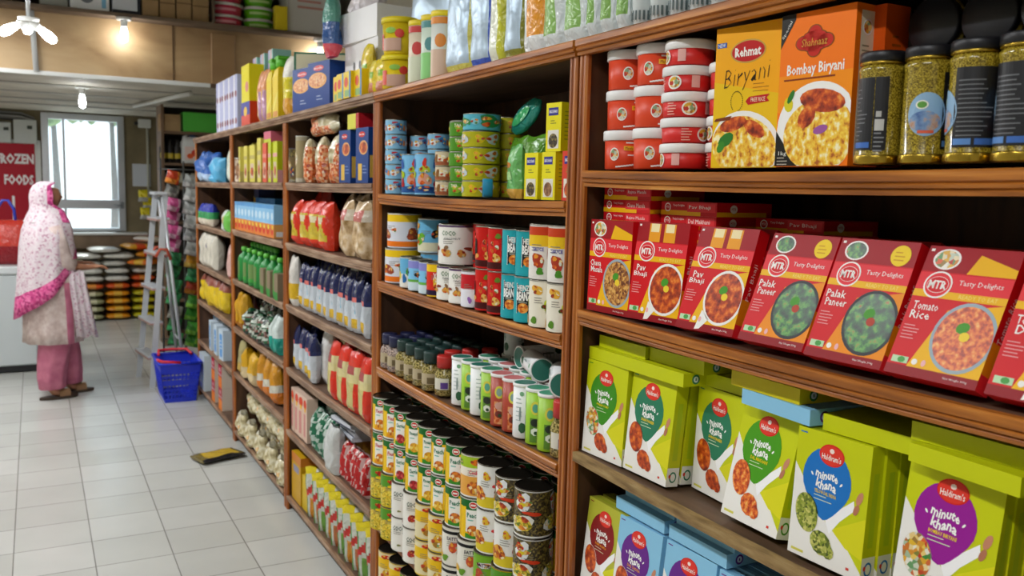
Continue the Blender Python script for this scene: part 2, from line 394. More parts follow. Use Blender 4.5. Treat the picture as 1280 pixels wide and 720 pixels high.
# window: aluminium frame, transom, panes
mb = MB(); A = ALU
fx = 0.075
mb.box(WX0, WX0 + fx, YB - 0.03, YB + 0.06, WZ0, WZ1, A, 0.004).box(WX1 - fx, WX1, YB - 0.03, YB + 0.06, WZ0, WZ1, A, 0.004)
mb.box(WX0 + fx, WX1 - fx, YB - 0.03, YB + 0.06, WZ1 - 0.07, WZ1, A, 0.004).box(WX0 + fx, WX1 - fx, YB - 0.03, YB + 0.06, WZ0, WZ0 + 0.035, A, 0.004)
mb.box(WX0 + fx, WX1 - fx, YB - 0.02, YB + 0.05, 1.245, 1.35, A, 0.004)
mb.box(WX0 + fx + 0.14, WX0 + fx + 0.165, YB - 0.01, YB + 0.04, WZ0 + 0.035, WZ1 - 0.07, A, 0.003)
wf = struct('window_1', mb)
MB().box(WX0 + fx, WX1 - fx, YB + 0.015, YB + 0.02, WZ0 + 0.035, 1.245, GLASS).box(WX0 + fx, WX1 - fx, YB + 0.015, YB + 0.02, 1.35, WZ1 - 0.07, GLASS).obj('window_pane', wf)
MB().box(WX1 - 0.06, WX1 - 0.02, YB - 0.05, YB - 0.03, 1.25, 1.33, STEEL, 0.004).tube([(WX1 - 0.04, YB - 0.06, 1.29), (WX1 - 0.14, YB - 0.065, 1.29)], 0.008, STEEL).obj('window_latch', wf)
mb = MB().box(WX0 - 0.02, WX1 + 0.22, YB - 0.2, YB, 0.945, 0.972, T('cfd0cc'), 0.004)
mb.box(WX0 - 0.02, WX1 + 0.22, YB - 0.17, YB, 0.79, 0.945, ramp_mat('brown_ledge', 'noise', 5, [(0.3, '66543f'), (0.7, '86705a')], 0.6))
struct('window_sill', mb)
# street outside the window
struct('ground_outside', MB().box(-9, 9, YB + 0.13, 26, -0.3, -0.1, base('pale_paving', 'd8d4c8', 0.8)))
LEAF = ramp_mat('tree_leaves', 'noise', 9, [(0.3, '3c5a28'), (0.7, '9ab86a')], 0.7, 0.8)
for i, (x, y, z, r) in enumerate([(0.35, 19, 3.3, 0.8), (-0.9, 20, 3.0, 0.7), (1.5, 21, 3.5, 0.8)]):
    t = empty('street_tree', (x, y, -0.1)); rr = random.Random(i)
    mb = MB()
    for k in range(60):
        a = rr.uniform(0, 6.28); q = rr.uniform(0, r); zz = z + rr.uniform(-r, r) * 0.7; s = rr.uniform(0.08, 0.2)
        c = Vector((q * math.cos(a), q * math.sin(a), zz))
        mb.lathe([(0.001, c.z - s), (s * 0.8, c.z - s * 0.5), (s, c.z), (s * 0.8, c.z + s * 0.5), (0.001, c.z + s)], LEAF, 7, c.x, c.y)
    mb.obj('foliage', t); MB().tube([(0, 0, 0), (0.05, 0, 1.4), (0, 0, z)], [0.09, 0.07, 0.04], base('bark', '5c4a38', 0.9, bump=0.5)).obj('trunk', t)
    tag(t, ['middle street tree behind the bright window pane', 'left street tree seen outside the window', 'right street tree seen outside the window'][i], 'tree', 'trees on the street outside')
# loft over the far end: plywood fascia, board edge, lower ceiling
YL = 7.5; ZL0 = 2.345; ZL1 = 2.79
struct('trim_1', MB().box(XL, XW, YL, YL + 0.02, ZL0, ZL1, PLY))
mb = MB().box(XL, XW, YL + 0.021, YB, ZL0, ZL0 + 0.03, CEIL)
for yy in (8.2, 9.0, 9.75, 10.4): mb.box(XL, XW, yy, yy + 0.025, ZL0 - 0.012, ZL0, T('a9a79f'))
struct('ceiling_lower', mb)
struct('trim_2', MB().box(XL, XW, YL - 0.16, YB, ZL1, ZL1 + 0.03, ramp_mat('loft_board', 'noise', 3, [(0.3, '574637'), (0.7, '776350')], 0.6), 0.004))
struct('trim_3', MB().box(XL, 1.27, YL - 0.02, YL, ZL0 - 0.012, ZL0 + 0.02, T('d9dad6'), 0.003))
struct('trim_4', MB().box(1.27, XW, YL - 0.02, YL, ZL0 - 0.012, ZL0 + 0.02, base('brown_strip', '5b4633', 0.6)))
# fascia joints and the loose panel
struct('trim_5', MB().box(0.99, 1.0, YL - 0.006, YL, ZL0 + 0.02, ZL1, base('joint_dark', '5f4428', 0.7)))
struct('trim_6', MB().box(1.28, 1.46, YL - 0.035, YL - 0.001, ZL0 + 0.02, ZL1 - 0.03, ramp_mat('plain_board', 'noise', 2, [(0.3, '93704a'), (0.7, 'a5835a')], 0.5, 0, (1, 1, 3)), 0.003))
# ================================================================== shelving bays
def station_strip(mb, prof, y0, y1, z, sag, m, n=10, mats=None):
    "extrude an (x, dz) profile along y with a slight sag"
    vs = []; k = len(prof)
    for i in range(n + 1):
        t = i / n; y = y0 + (y1 - y0) * t; dz = -sag * 4 * t * (1 - t)
        vs += [(x, y, z + q + dz) for x, q in prof]
    fs = []; ml = []
    for i in range(n):
        for j in range(k):
            j2 = (j + 1) % k; fs.append((i * k + j, (i + 1) * k + j, (i + 1) * k + j2, i * k + j2)); ml.append(mats[j] if mats else m)
    fs += [tuple(range(k)), tuple(n * k + j for j in range(k))[::-1]]; ml += [ml[0], ml[0]]
    mb.add(vs, fs, ml); return mb
def bay(label, y0, y1, shelves, trimm, postm, th=0.02, rail=0.034, top=1.889, sag=0.006, raw=()):
    t = empty('shelf_unit', (1.24, (y0 + y1) / 2, 0)); ox, oy = 1.24, (y0 + y1) / 2
    tag(t, label, 'shelf unit', 'wooden shelf units along the right wall')
    def O(mb, name): 
        mb.v = [(x - ox, y - oy, z) for x, y, z in mb.v]; return mb.obj(name, t)
    for a, b in ((y0, y0 + 0.02), (y1 - 0.02, y1)):
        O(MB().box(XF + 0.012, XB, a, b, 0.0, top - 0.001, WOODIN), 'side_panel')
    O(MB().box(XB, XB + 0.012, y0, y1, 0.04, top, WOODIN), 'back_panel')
    for side in (0, 1):
        a, b = (y0, y0 + 0.03) if side == 0 else (y1 - 0.03, y1)
        mb = MB(); prof = [(XF + 0.012, 0), (XF + 0.004, 0), (XF, 0.004), (XF, 0.011), (XF + 0.004, 0.0135), (XF + 0.004, 0.0165), (XF, 0.019), (XF, 0.026), (XF + 0.004, 0.03), (XF + 0.012, 0.03)]
        vs = [(x, a + q, z) for z in (0.0, top - 0.02) for x, q in prof]; k = len(prof)
        mb.add(vs, [(j, (j + 1) % k, k + (j + 1) % k, k + j) for j in range(k)] + [tuple(range(k))[::-1], tuple(range(k, 2 * k))], postm)
        O(mb, 'upright_trim')
    for i, z in enumerate([top] + list(shelves)):
        last = i == len(shelves); is_raw = i in raw
        ya, yb = (y0, y1) if i == 0 else (y0 + 0.021, y1 - 0.021)
        sg = 0 if i == 0 or last else sag
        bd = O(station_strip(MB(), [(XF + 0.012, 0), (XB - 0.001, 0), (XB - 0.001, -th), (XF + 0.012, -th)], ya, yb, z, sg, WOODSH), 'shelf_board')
        ya, yb = (y0, y1) if i == 0 else (y0 + 0.0301, y1 - 0.0301)
        if is_raw: prof = [(XF + 0.0119, 0.0), (XF - 0.004, 0.0), (XF - 0.004, -th), (XF + 0.0119, -th)]; mm = PLYE
        else:
            r = rail if not last else 0.026
            xo = XF - (0.012 if i == 0 else 0.004)
            prof = [(XF + 0.0119, 0.0), (xo + 0.003, 0.0), (xo, -0.003), (xo, -r * 0.42), (xo + 0.005, -r * 0.5), (xo + 0.002, -r * 0.58), (xo + 0.003, -r * 0.7), (xo + 0.008, -r * 0.76), (xo + 0.006, -r * 0.84), (xo + 0.007, -r), (XF + 0.0119, -r)]; mm = trimm
        O(station_strip(MB(), prof, ya, yb, z, sg, mm), 'shelf_edge_trim')
    O(MB().box(XF + 0.06, XF + 0.08, y0 + 0.021, y1 - 0.021, 0.0, shelves[-1] - th - 0.001, base('dark_plinth', '2a2018', 0.7)), 'plinth')
    return t
SA = [1.612, 1.312, 0.994, 0.68, 0.33, 0.07]
SB = [1.545, 1.245, 0.945, 0.385, 0.07]
SCC = [1.58, 1.30, 1.008, 0.704, 0.402, 0.07]
SD = [1.58, 1.30, 1.004, 0.714, 0.435, 0.07]
SE = [1.576, 1.275, 0.985, 0.722, 0.425, 0.07]
bay('nearest varnished wooden shelf unit holding red and lime green meal cartons', 0.30, 1.630, SA, WOOD, WOODV, sag=0.008, raw=(3,))
bay('second wooden shelf unit from the camera, filled with stacked food tins', 1.640, 2.908, SB, WOOD, WOODV, sag=0.006)
bay('third wooden shelf unit, holding blue pasta bags and red noodle packs', 2.912, 4.172, SCC, WORN, WOODV, sag=0.003)
bay('fourth wooden shelf unit, holding yellow boxes and green bottles', 4.176, 5.45, SD, WORN, WOODV, sag=0.002)
bay('farthest wooden shelf unit, beside the blue shopping basket', 5.454, 6.78, SE, WORN, WOODV, sag=0.0, )
# ================================================================== goods of the nearest bay
NOWBAY[0] = BAYS[0]
def lean_put(key, build, X, Y, z, yaw, lean, w, d, h, label, cat, group):
    "bottom-left front corner at (X, Y); yaw / lean in degrees; lowest edge rests on z"
    th = -R(yaw); ln = R(lean)
    M = Euler((0, ln, th)).to_matrix()
    c = M @ Vector((-d / 2, w / 2, 0))
    low = min((M @ Vector((sx * d / 2, 0, 0))).z for sx in (-1, 1))
    low2 = min((M @ Vector((sx * d / 2, 0, sh * h))).z for sx in (-1, 1) for sh in (0, 1))
    return put(key, build, (X - c.x, Y - c.y, z - low2 + 0.0004), label, cat, group, (0, ln, th), lean=True)
def mtr(title, food, rim, deco, burst=False, w=0.137, h=0.195, d=0.028):
    RED = C('d6121c'); DR = C('94101a'); RD2 = C('e8303a'); Y = C('f2b80c'); Wt = C('f6f2ec'); G = C('4fa04a')
    def b():
        m = MB().box(-d / 2, d / 2, -w / 2, w / 2, 0, h, RED); P = flat(w, h, d); a = w / 2
        m.rect(P, -a, h * .80, a, h, C('a3121c'), .0001)
        if deco == 'yellow': m.poly(P, [(0.0, h * .80), (a, h * .80), (a, h * .86), (.012, h * .95)], Y, .0002)
        elif deco == 'glass':
            for q in (-.036, 0.004): m.rect(P, q, h * .80, q + .03, h * .985, C('f0a020'), .0002); m.rect(P, q + .004, h * .9, q + .026, h * .985, C('f8e6b0'), .0003)
        if deco in ('bowl', 'yellow'):
            m.ell(P, -.036, h * .9, .021, .016, Wt, .0002); m.ell(P, -.036, h * .9, .018, .0135, SPIN if deco == 'bowl' else MIXP, .0003)
        m.rect(P, -a, h * .655, a, h * .79, RD2, .0002)
        m.rect(P, -a, h * .60, a, h * .655, Y, .0003)
        m.poly(P, [(-a * .55, h * .07), (-a * .1, h * .52), (a, h * .60), (a, h * .07)], C('f0900e') if 'Paner' in title[-1] or rim == 'dark' else Y, .0002)
        m.rect(P, -a, 0, a, h * .07, DR, .0004)
        # bowl
        rc = {'white': C('f3f1ec'), 'dark': C('3a3c40'), 'blue': C('9fb2bd')}[rim]
        cu, cv, ru, rv = a * .40, h * .335, a * .66, h * .26
        m.ell(P, cu, cv, ru, rv, rc, .0005, 28, (-a, 0, a, h)); m.ell(P, cu, cv, ru * .9, rv * .9, food, .0007, 28, (-a, 0, a, h))
        if rim == 'white': m.poly(P, [(-a * .2, h * .2), (a * .1, h * .12), (-a * .15, h * .02), (-a * .32, h * .01)], rc, .0005)
        m.ell(P, cu - .004, cv + .014, .010, .008, C('4a9a2a'), .0009, 9, rot=.4); m.ell(P, cu + .002, cv + .002, .0075, .007, C('f4d43a') if food is not SPIN else C('b8402c'), .001, 9)
        # emblem
        lx, lz = -a * .52, h * .70
        m.ell(P, lx, lz, .0215, .0205, Wt, .0006, 24); m.ell(P, lx, lz, .019, .018, RD2, .0007, 24); m.ell(P, lx, lz, .0165, .0125, Wt, .0008, 24); m.ell(P, lx, lz, .0158, .0118, RED, .0009, 24)
        m.text(P, 'MTR', lx, lz, .0275, .0125, Wt, .0011, bold=.03)
        m.text(P, 'Tasty Delights', a * .38, h * .725, a * .92, .0095, Wt, .0006); m.text(P, 'READY TO EAT', a * .42, h * .628, a * .8, .006, C('fbe27a'), .0006)
        for k, t in enumerate(title): m.text(P, t, -a * .66 + .004 * (len(t) > 5), h * (.53 - .07 * k), min(.0058 * len(t) + .007, .039), .0125, Wt, .0006, bold=.01)
        m.lines(P, -a * .92, h * .37, .026, 5, .0048, .0013, C('e9a8a8'))
        m.rect(P, -a * .92, h * .085, -a * .55, h * .135, C('bfe0b4'), .0005); m.ell(P, -a * .7, h * .11, .006, .0045, G, .0007, 8)
        m.ell(P, -a * .4, h * .11, .0045, .0045, Wt, .0006, 10); m.ell(P, -a * .2, h * .11, .0035, .005, C('f3b6b6'), .0006, 10)
        m.text(P, 'Net Weight 300g', a * .55, h * .035, a * .5, .004, Wt, .0006)
        m.rect(P, -a * .94, h * .955, -a * .86, h * .975, Wt, .0006)
        if burst: m.ell(P, a * .62, h * .885, .0165, .0165, C('f4d21a'), .0006, 22); m.lines(P, a * .48, h * .905, .018, 3, .006, .002, C('d8a010'), .0008)
        S = sidef(w, h, d)
        m.rect(S, -d / 2, h * .0, d / 2, h * .35, C('e8a010'), .0002); m.rect(S, -d / 2, 0, d / 2, h * .12, RD2, .0003)
        m.text(S, ' '.join(title), .0, h * .52, h * .34, .012, Wt, .0005, rot=math.pi / 2)
        tp = topf(w, h, d); m.rect(tp, -w / 2, -d / 2, w / 2, d / 2, C('b01018'), .0002)
        m.ell(tp, -w * .35, 0, .009, .007, Wt, .0004, 16); m.rect(tp, -w * .2, -d / 2, w / 2, -.003, Y, .0003); m.text(tp, ' '.join(title), w * .2, .006, w * .34, .007, Wt, .0004)
        return 'ready_meal_carton', [('ready_meal_carton', m)]
    return b
PB = ('Pav', 'Bhaji'); CM = ('Chana', 'Masala'); PP = ('Palak', 'Paneer'); TR = ('Tomato', 'Rice')
rows = [  # title, food, rim, deco, burst, X, Y, yaw, lean, words
 (CM, CHICK, 'blue', 'yellow', False, 1.046, 1.584, -4.2, 1.5, 'red carton with a bowl of brown chickpeas, upright against the left post'),
 (PB, CURRYR, 'white', 'glass', False, 1.044, 1.436, -8.0, 7.8, 'red Pav Bhaji carton standing right of the chickpea carton'),
 (PB, CURRYR, 'white', 'glass', False, 1.041, 1.278, -6.2, 17.8, 'red Pav Bhaji carton leaning back, with glare across its top'),
 (PP, SPIN, 'dark', 'bowl', True, 1.046, 1.117, -2.5, 23.0, 'red spinach carton leaning beside the glary Pav Bhaji carton'),
 (PP, SPIN, 'dark', 'bowl', True, 1.042, .967, -1.8, 22.6, 'red spinach carton leaning next to the Tomato Rice carton'),
 (TR, CURRY, 'blue', 'yellow', False, 1.045, .822, -0.5, 25.5, 'red Tomato Rice carton leaning back at the right of the shelf'),
 (('Tomato', 'Dal'), CURRYR, 'white', 'none', False, 1.045, .672, 0, 25, 'white and red carton cut by the right picture edge')]
GR = 'red ready meal cartons on the second shelf'
for i, (ti, fo, ri, de, bu, X, Y, ya, le, lab) in enumerate(rows):
    k = 'mtr' + '_'.join(ti) + ri
    lean_put(k, mtr(ti, fo, ri, de, bu), X, Y, 1.312, ya, le, .137, .028, .195, lab, 'food carton', GR)
for i, (ti, fo, ri, de, bu, X, Y, ya, le, lab) in enumerate(rows):
    k = 'mtr' + '_'.join(ti) + ri
    if i >= 2:
        s = 0.032 / math.cos(R(le))
        lean_put(k, mtr(ti, fo, ri, de, bu), X + s + .003, Y - .004, 1.312, ya, le, .137, .028, .195, 'red carton directly behind the %s leaning carton of the second shelf' % ORD[i - 2], 'food carton', GR)
# flat-lying red cartons: their long spine faces the aisle
def flat_carton(body, bandc, key, w=.165, d=.137, h=.0262, word='', dot=None, wt='f6f2ec', nm='ready_meal_carton'):
    def b():
        m = MB().box(-d / 2, d / 2, -w / 2, w / 2, 0, h, C(body)); P = flat(w, h, d); a = w / 2
        if bandc: m.rect(P, -a, 0, a * .45, h * .36, C(bandc), .0002)
        if word:
            m.ell(P, -a * .74, h * .58, .0095, .0085, C(wt), .0004, 18); m.ell(P, -a * .74, h * .58, .0075, .0062, C(body), .0005, 16); m.text(P, 'MTR', -a * .74, h * .58, .011, .005, C(wt), .0006)
            m.rect(P, -a * .02, h * .28, a * .95, h * .9, C('e03038'), .0004); m.text(P, word, a * .42, h * .6, a * .75, .0085, C(wt), .0006); m.text(P, 'Tasty Delights', -a * .33, h * .72, a * .42, .005, C(wt), .0006)
        S = sidef(w, h, d)
        if dot: m.ell(S, -d * .28, h * .5, .0095, .0095, C(dot), .0004, 16); m.ell(S, -d * .28, h * .5, .006, .006, C('d8e4f0'), .0006, 12); m.rect(S, -d * .29, h * .4, -d * .27, h * .6, C(dot), .0007)
        if word: m.ell(S, -d * .2, h * .55, .009, .008, C(wt), .0004, 16); m.text(S, 'MTR', -d * .2, h * .55, .011, .005, C(body), .0006); m.rect(S, -d * .5, 0, d * .4, h * .33, C(bandc), .0003)
        tp = topf(w, h, d); m.rect(tp, -a * .6, -d * .45, a * .9, d * .45, C(body), .0002)
        return nm, [(nm, m)]
    return b
STK = 'lying red meal cartons stacked at the back of the second shelf'
for k in range(10):
    wd = ['Chana Masala', 'Rajma Masala'][k % 2]
    put('fl' + wd, flat_carton('c9141f', 'f2b80c', 0, word=wd), (1.155 + .002 * (k % 3), 1.512 + .004 * ((k * 7) % 3 - 1), 1.3125 + k * .0265),
        'lying red carton, %s from the bottom of the left stack behind chickpea carton' % ORD[k], 'food carton', STK)
for k in range(9):
    wd = ['Pav Bhaji', 'Dal Makhani'][k % 2]
    put('fl' + wd, flat_carton('c9141f', 'f2b80c', 0, word=wd), (1.178 + .003 * (k % 2), 1.339 + .004 * ((k * 5) % 3 - 1), 1.3125 + k * .0265),
        'lying red carton, %s from the bottom of the second stack behind Pav Bhaji' % ORD[k], 'food carton', STK)
for k in range(8):
    put('flPav Bhaji', None, (1.27, 1.165 + .003 * (k % 2), 1.3125 + k * .0265), 'lying red carton in the shadowed third stack, %s from its bottom' % ORD[k], 'food carton', STK)
for n_, y in enumerate((.99, .815)):
    for k in range(6):
        put('flChana Masala', None, (1.34, y, 1.3125 + k * .0265), 'dark lying red carton at the back behind spinach cartons, stack %s layer %s' % (['left', 'right'][n_], ORD[k]), 'food carton', STK)

# lime green cartons
LIMX = 1
def lime(body, dropc, food, f2, key, w=.138, h=.206, d=.03, white='f0eee8', gold='f4d21a', top='minute'):
    def b():
        BG = C(body); m = MB().box(-d / 2, d / 2, -w / 2, w / 2, 0, h, BG); P = flat(w, h, d); a = w / 2
        Wt = C(white)
        m.poly(P, [(-a, 0), (a, 0), (a, h * .06), (a * .55, h * .22), (0, h * .33), (-a * .35, h * .44), (-a * .75, h * .62), (-a, h * .72)], Wt, .0001)
        m.poly(P, [(-a * .05, h * .36), (a * .42, h * .5), (a * .66, h * .57), (a * .7, h * .5), (a * .35, h * .38), (a * .1, h * .26)], C('fafafa'), .0003)   # spoon handle
        m.poly(P, [(a * .15, h * .3), (a, h * .47), (a, h * .16), (a * .55, h * .2)], C('dcd81e') if body != '8cc6e6' else C('7db8dc'), .0002)
        m.drop(P, -a * .10, h * .645, a * .66, C(dropc), .0004, tip=1.22)
        m.ell(P, -a * .02, h * .845, a * .34, h * .083, C('d8231c'), .0006, 24); m.ell(P, -a * .02, h * .845, a * .31, h * .074, C('e23a2c'), .0007, 24)
        m.text(P, "Haldiram's", -a * .02, h * .828, a * .52, .0095, C('f8f4ee'), .0009, bold=.01); m.ell(P, -a * .02, h * .878, .0045, .004, C('f8e0d8'), .0009, 8)
        m.text(P, 'minute', -a * .1, h * .685, a * .62, .0135, C('fafaf6'), .0007, bold=.03, shear=.15, wave=.12)
        m.text(P, 'khana', -a * .1, h * .612, a * .56, .015, C('fafaf6'), .0007, bold=.03, shear=.15, wave=.12)
        for sgn in (-1, 1): m.ell(P, -a * .1 + sgn * a * .40, h * (.66 - .01 * sgn), .0035, .0016, C('fafaf6'), .0007, 8, rot=sgn * .9)
        m.text(P, top, -a * .1, h * .548, a * .6, .0058, C(gold), .0007, bold=.02, rot=-.03)
        m.lines(P, -a * .4, h * .515, .036, 2, .006, .0012, C('d6e6c0'), .0007)
        m.ell(P, -a * .56, h * .355, a * .33, h * .155, C('e8e4dc'), .0004, 22, (-a, 0, a, h), rot=.25); m.ell(P, -a * .56, h * .355, a * .31, h * .15, food, .0006, 22, (-a, 0, a, h), rot=.25)
        m.ell(P, -a * .10, h * .165, a * .31, h * .09, f2, .0008, 11, rot=-.5); m.ell(P, a * .12, h * .12, a * .16, h * .055, f2, .0009, 9, rot=.3)
        m.ell(P, a * .80, h * .60, a * .075, h * .055, C('c98a6a'), .0005, 10, (-a, 0, a, h), rot=-.35); m.ell(P, a * .74, h * .51, a * .065, h * .045, C('b8785a'), .0006, 10, rot=-.35)
        m.rect(P, a * .62, h * .05, a * .7, h * .07, C('d23a2a'), .0004); m.rect(P, -a * .9, h * .03, -a * .55, h * .05, C('d6d05a'), .0004)
        m.lines(P, -a * .93, h * .96, .02, 1, .004, .002, C(dropc), .0004)
        S = sidef(w, h, d); m.rect(S, -d / 2, 0, d / 2, h * .18, Wt, .0002); m.ell(S, .0, h * .09, .009, .011, C(dropc), .0004, 14); m.ell(S, .0, h * .09, .006, .008, Wt, .0006, 12)
        m.rect(S, -.006, h * .25, .006, h * .8, C('b5c81e') if body != '8cc6e6' else C('9fd0ea'), .0003); m.ell(S, -.008, h * .1, .003, .004, C('d23a2a'), .0005, 8)
        tp = topf(w, h, d); m.rect(tp, -a * .9, -.002, a * .9, .002, C('a9bc1c') if body != '8cc6e6' else C('74b0d2'), .0003)
        return 'ready_meal_carton', [('ready_meal_carton', m)]
    return b
GH = 'lime green ready meal cartons on the third shelf'
LIM = 'c8cf12'
z3 = .994
hs = [('limeA', lime(LIM, '3f8f1f', MIXP, CURRYR, 0, top='PUNJABI CURRY'), 1.053, 1.596, -3.5, 3, 'lime carton with bright green drop, left end of the third shelf'),
      ('limeB', lime(LIM, '2f7d5c', CURRYR, CURRYR, 0, top='SHAHI PANEER'), 1.062, 1.452, -1, 5.5, 'lime carton with teal drop, second from left on third shelf'),
      ('limeB', None, 1.118, 1.300, 4.5, 2, 'lime carton with teal drop, set back between its neighbours'),
      ('limeC', lime(LIM, '4a9a1a', CURRY, CURRY, 0, top='DAL MAKHANI'), 1.066, 1.158, 1.6, 13, 'leaning lime carton with green drop and orange curry'),
      ('limeD', lime(LIM, '1f74c4', PEAS, PEAS, 0, top='YELLOW DAL TADKA'), 1.057, .989, -2.2, 3, 'lime carton with blue drop and green food spoon'),
      ('limeE', lime(LIM, '9a1f96', MIXP, MIXP, 0, top='BOMBAY BIRYANI'), 1.060, .797, -3, 8, 'lime carton with purple drop at the right picture edge')]
for k, bld, X, Y, ya, le, lab in hs: lean_put(k, bld, X, Y, z3, ya, le, .138, .03, .206, lab, 'food carton', GH)
# upright ones behind, spines showing
bk = [('limeB', 1.098, 1.452, -1, 5, 'left teal one'), ('limeB', 1.134, 1.450, -1, 5, 'left teal one, further back'), ('limeA', 1.087, 1.596, -3.5, 3, 'left bright green one'), ('limeA', 1.121, 1.594, -3.5, 3, 'left bright green one, further back'),
      ('limeC', 1.152, 1.300, 1, 2, 'set back teal one'), ('limeC', 1.103, 1.156, 1.6, 13, 'leaning orange curry one'), ('limeC', 1.140, 1.154, 1.6, 13, 'leaning orange curry one, further back'),
      ('limeD', 1.092, .986, -1, 2, 'blue drop one'), ('limeD', 1.125, .984, 0, 1.5, 'blue drop one, second behind'), ('limeY', 1.157, .982, 0, 1, 'blue drop one, third behind'), ('limeY', 1.19, .980, 0, 1, 'blue drop one, fourth behind'),
      ('limeE', 1.1, .797, 0, 5, 'purple drop one'), ('limeE', 1.134, .795, 0, 4, 'purple drop one, second behind')]
for k, X, Y, ya, le, s in bk: lean_put(k, lime('d8a414', 'a8641a', BIRY, CURRYR, 0) if k == 'limeY' else None, X, Y, z3, ya, le, .138, .03, .206, 'lime carton upright behind the ' + s, 'food carton', GH)
# lying ones on top
GL = 'lying cartons on top of the upright lime cartons'
fl = [('flG', LIM, None, '2f7d5c', 1.135, 1.505, 1.2025, 0, 'lying lime carton, lower of two above the left lime carton'),
      ('flG', LIM, None, '', 1.15, 1.50, 1.2295, 0, 'lying lime carton, upper of two above the left lime carton'),
      ('flG', LIM, None, '', 1.135, 1.335, 1.2025, 0, 'lying lime carton, lower of two above the second carton'),
      ('flG', LIM, None, '', 1.158, 1.33, 1.2295, 0, 'lying lime carton, upper of two above the second carton'),
      ('flG', LIM, None, '', 1.19, 1.17, 1.2025, 0, 'lying lime carton over the set back teal carton'),
      ('flB', '8cc6e6', None, '5a2a8a', 1.14, 1.075, 1.205, -4, 'lying pale blue carton under the lying yellow carton'),
      ('flY', 'd9c81a', None, '2f7d3c', 1.145, 1.078, 1.2318, -2, 'lying yellow carton on top of the lying pale blue carton'),
      ('flD', LIM, None, '1f74c4', 1.15, .895, 1.203, 3, 'lying lime carton with blue dot above blue drop carton'),
      ('flG', LIM, None, '', 1.128, .70, 1.2025, -3, 'lying lime carton, lower one above purple drop carton'),
      ('flG', LIM, None, '', 1.150, .715, 1.2295, 2, 'lying lime carton, upper one above purple drop carton')]
for k, body, bd, dot, X, Y, z, ya, lab in fl:
    put(k, flat_carton(body, bd, k, dot=dot or '2f7d5c'), (X, Y, z), lab, 'food carton', GL, (0, 0, R(ya)))
# bottom visible shelf: pale blue and maroon cartons
z4 = SA[3]
lw = [('lowM', lime('b8b83a', '8a1c1c', CURRYR, CURRYR, 0, gold='f0a020', top='RAJMA RASEELA'), 1.056, 1.592, 0, 6, 'carton with maroon drop at the left post, lowest visible shelf'),
      ('lowB', lime('8cc6e6', '6a2a8c', CURRYR, CURRYR, 0, gold='f0a020', top='DAL TADKA'), 1.052, 1.468, -2, 6, 'pale blue carton with purple drop on the lowest visible shelf'),
      ('lowB', None, 1.058, 1.318, -3, 6, 'second pale blue carton on the lowest visible shelf'),
      ('lowB', None, 1.058, 1.165, -3, 6, 'third pale blue carton on the lowest visible shelf'),
      ('lowM', None, 1.058, 1.01, -3, 6, 'maroon drop carton low at the bottom picture edge')]
for i, (k, bld, X, Y, ya, le, lab) in enumerate(lw):
    lean_put(k, bld, X, Y, z4, ya, le, .138, .03, .206, lab, 'food carton', 'pale blue cartons on the lowest visible shelf')
    lean_put(k, bld, X + .0365, Y - .001, z4, ya, le * .9, .138, .03, .206, 'carton right behind the ' + ['maroon drop carton at the left post', 'first pale blue carton', 'second pale blue carton', 'third pale blue carton', 'last low maroon drop carton'][i], 'food carton', 'pale blue cartons on the lowest visible shelf')
    if 0 < i < 4:
        for q in range(3): lean_put(k, bld, X + .078 + .034 * q, Y - .001, z4, 0, 2, .138, .03, .206, 'pale blue carton in the %s row behind the %s blue carton' % (ORD[q + 2], ORD[i - 1]), 'food carton', 'pale blue cartons on the lowest visible shelf')
for X, Y, q, s in [(1.15, 1.415, 0, 'lower of the left pair'), (1.17, 1.41, 1, 'upper of the left pair'), (1.15, 1.235, 0, 'lower of the right pair'), (1.165, 1.232, 1, 'upper of the right pair')]:
    put('flB', None, (X, Y, z4 + .2125 + q * .027), 'lying pale blue carton on the low upright cartons, ' + s, 'food carton', 'lying pale blue cartons low in the nearest unit')

# ---- first shelf: tubs, two biryani cartons, gold jars
def tub(kind):
    big = kind == 'big'; r, h = (.0475, .0815) if big else (.0485, .0475)
    RD = T('e2441a') if big else T('dc2420')
    def b():
        m = MB(); hb = h - (.017 if big else .014); r0 = r * .9
        m.lathe([(r0 * .93, .0005), (r0, .003), (r0 * 1.03, hb)], RD, 32)
        P = curved(lambda u, v, o: (-(r0 * 1.03 + o) * math.cos(u / r0), -(r0 * 1.03 + o) * math.sin(u / r0), v))
        Wt = T('f4f0ea')
        if big:
            m.ell(P, -.024, hb * .5, .0105, .0135, Wt, .0006, 18); m.ell(P, -.024, hb * .5, .0085, .011, MIXP, .0009, 16)
            m.rect(P, -.004, hb * .62, .03, hb * .76, T('f2c21a'), .0007, 6, 1); m.lines(P, 0, hb * .84, .026, 1, .01, .003, Wt, .0007); m.lines(P, .004, hb * .45, .022, 1, .01, .003, Wt, .0007)
            for k in range(10):
                u = -.02 + k * .0055; m.rect(P, u, hb * (.08 + .03 * k ** 1.2 / 4), u + .0056, hb * (.12 + .03 * (k + 1) ** 1.2 / 4), Wt, .0008)
            m.text(P, 'Masala Tikka', .014, hb * .69, .03, .006, T('8a2010'), .0012)
        else:
            m.ell(P, -.002, hb * .5, .014, .013, Wt, .0006, 18); m.ell(P, -.002, hb * .5, .011, .010, MIXP, .0009, 16)
            m.rect(P, .03, hb * .2, .045, hb * .85, T('e8b0a8'), .0007, 4, 1); m.lines(P, -.045, hb * .75, .02, 5, .005, .002, T('f0a898'), .0007)
        l = MB(); l.lathe([(r0 * 1.035, hb - .004), (r, hb - .003), (r * 1.0, h - .003), (r * .97, h - .0008), (r * .9, h - .0002), (r * .88, h - .0022), (.001, h - .0022)], WHITE, 32)
        return 'paste_tub', [('tub_body', m), ('lid', l)]
    return b
z1 = SA[0]
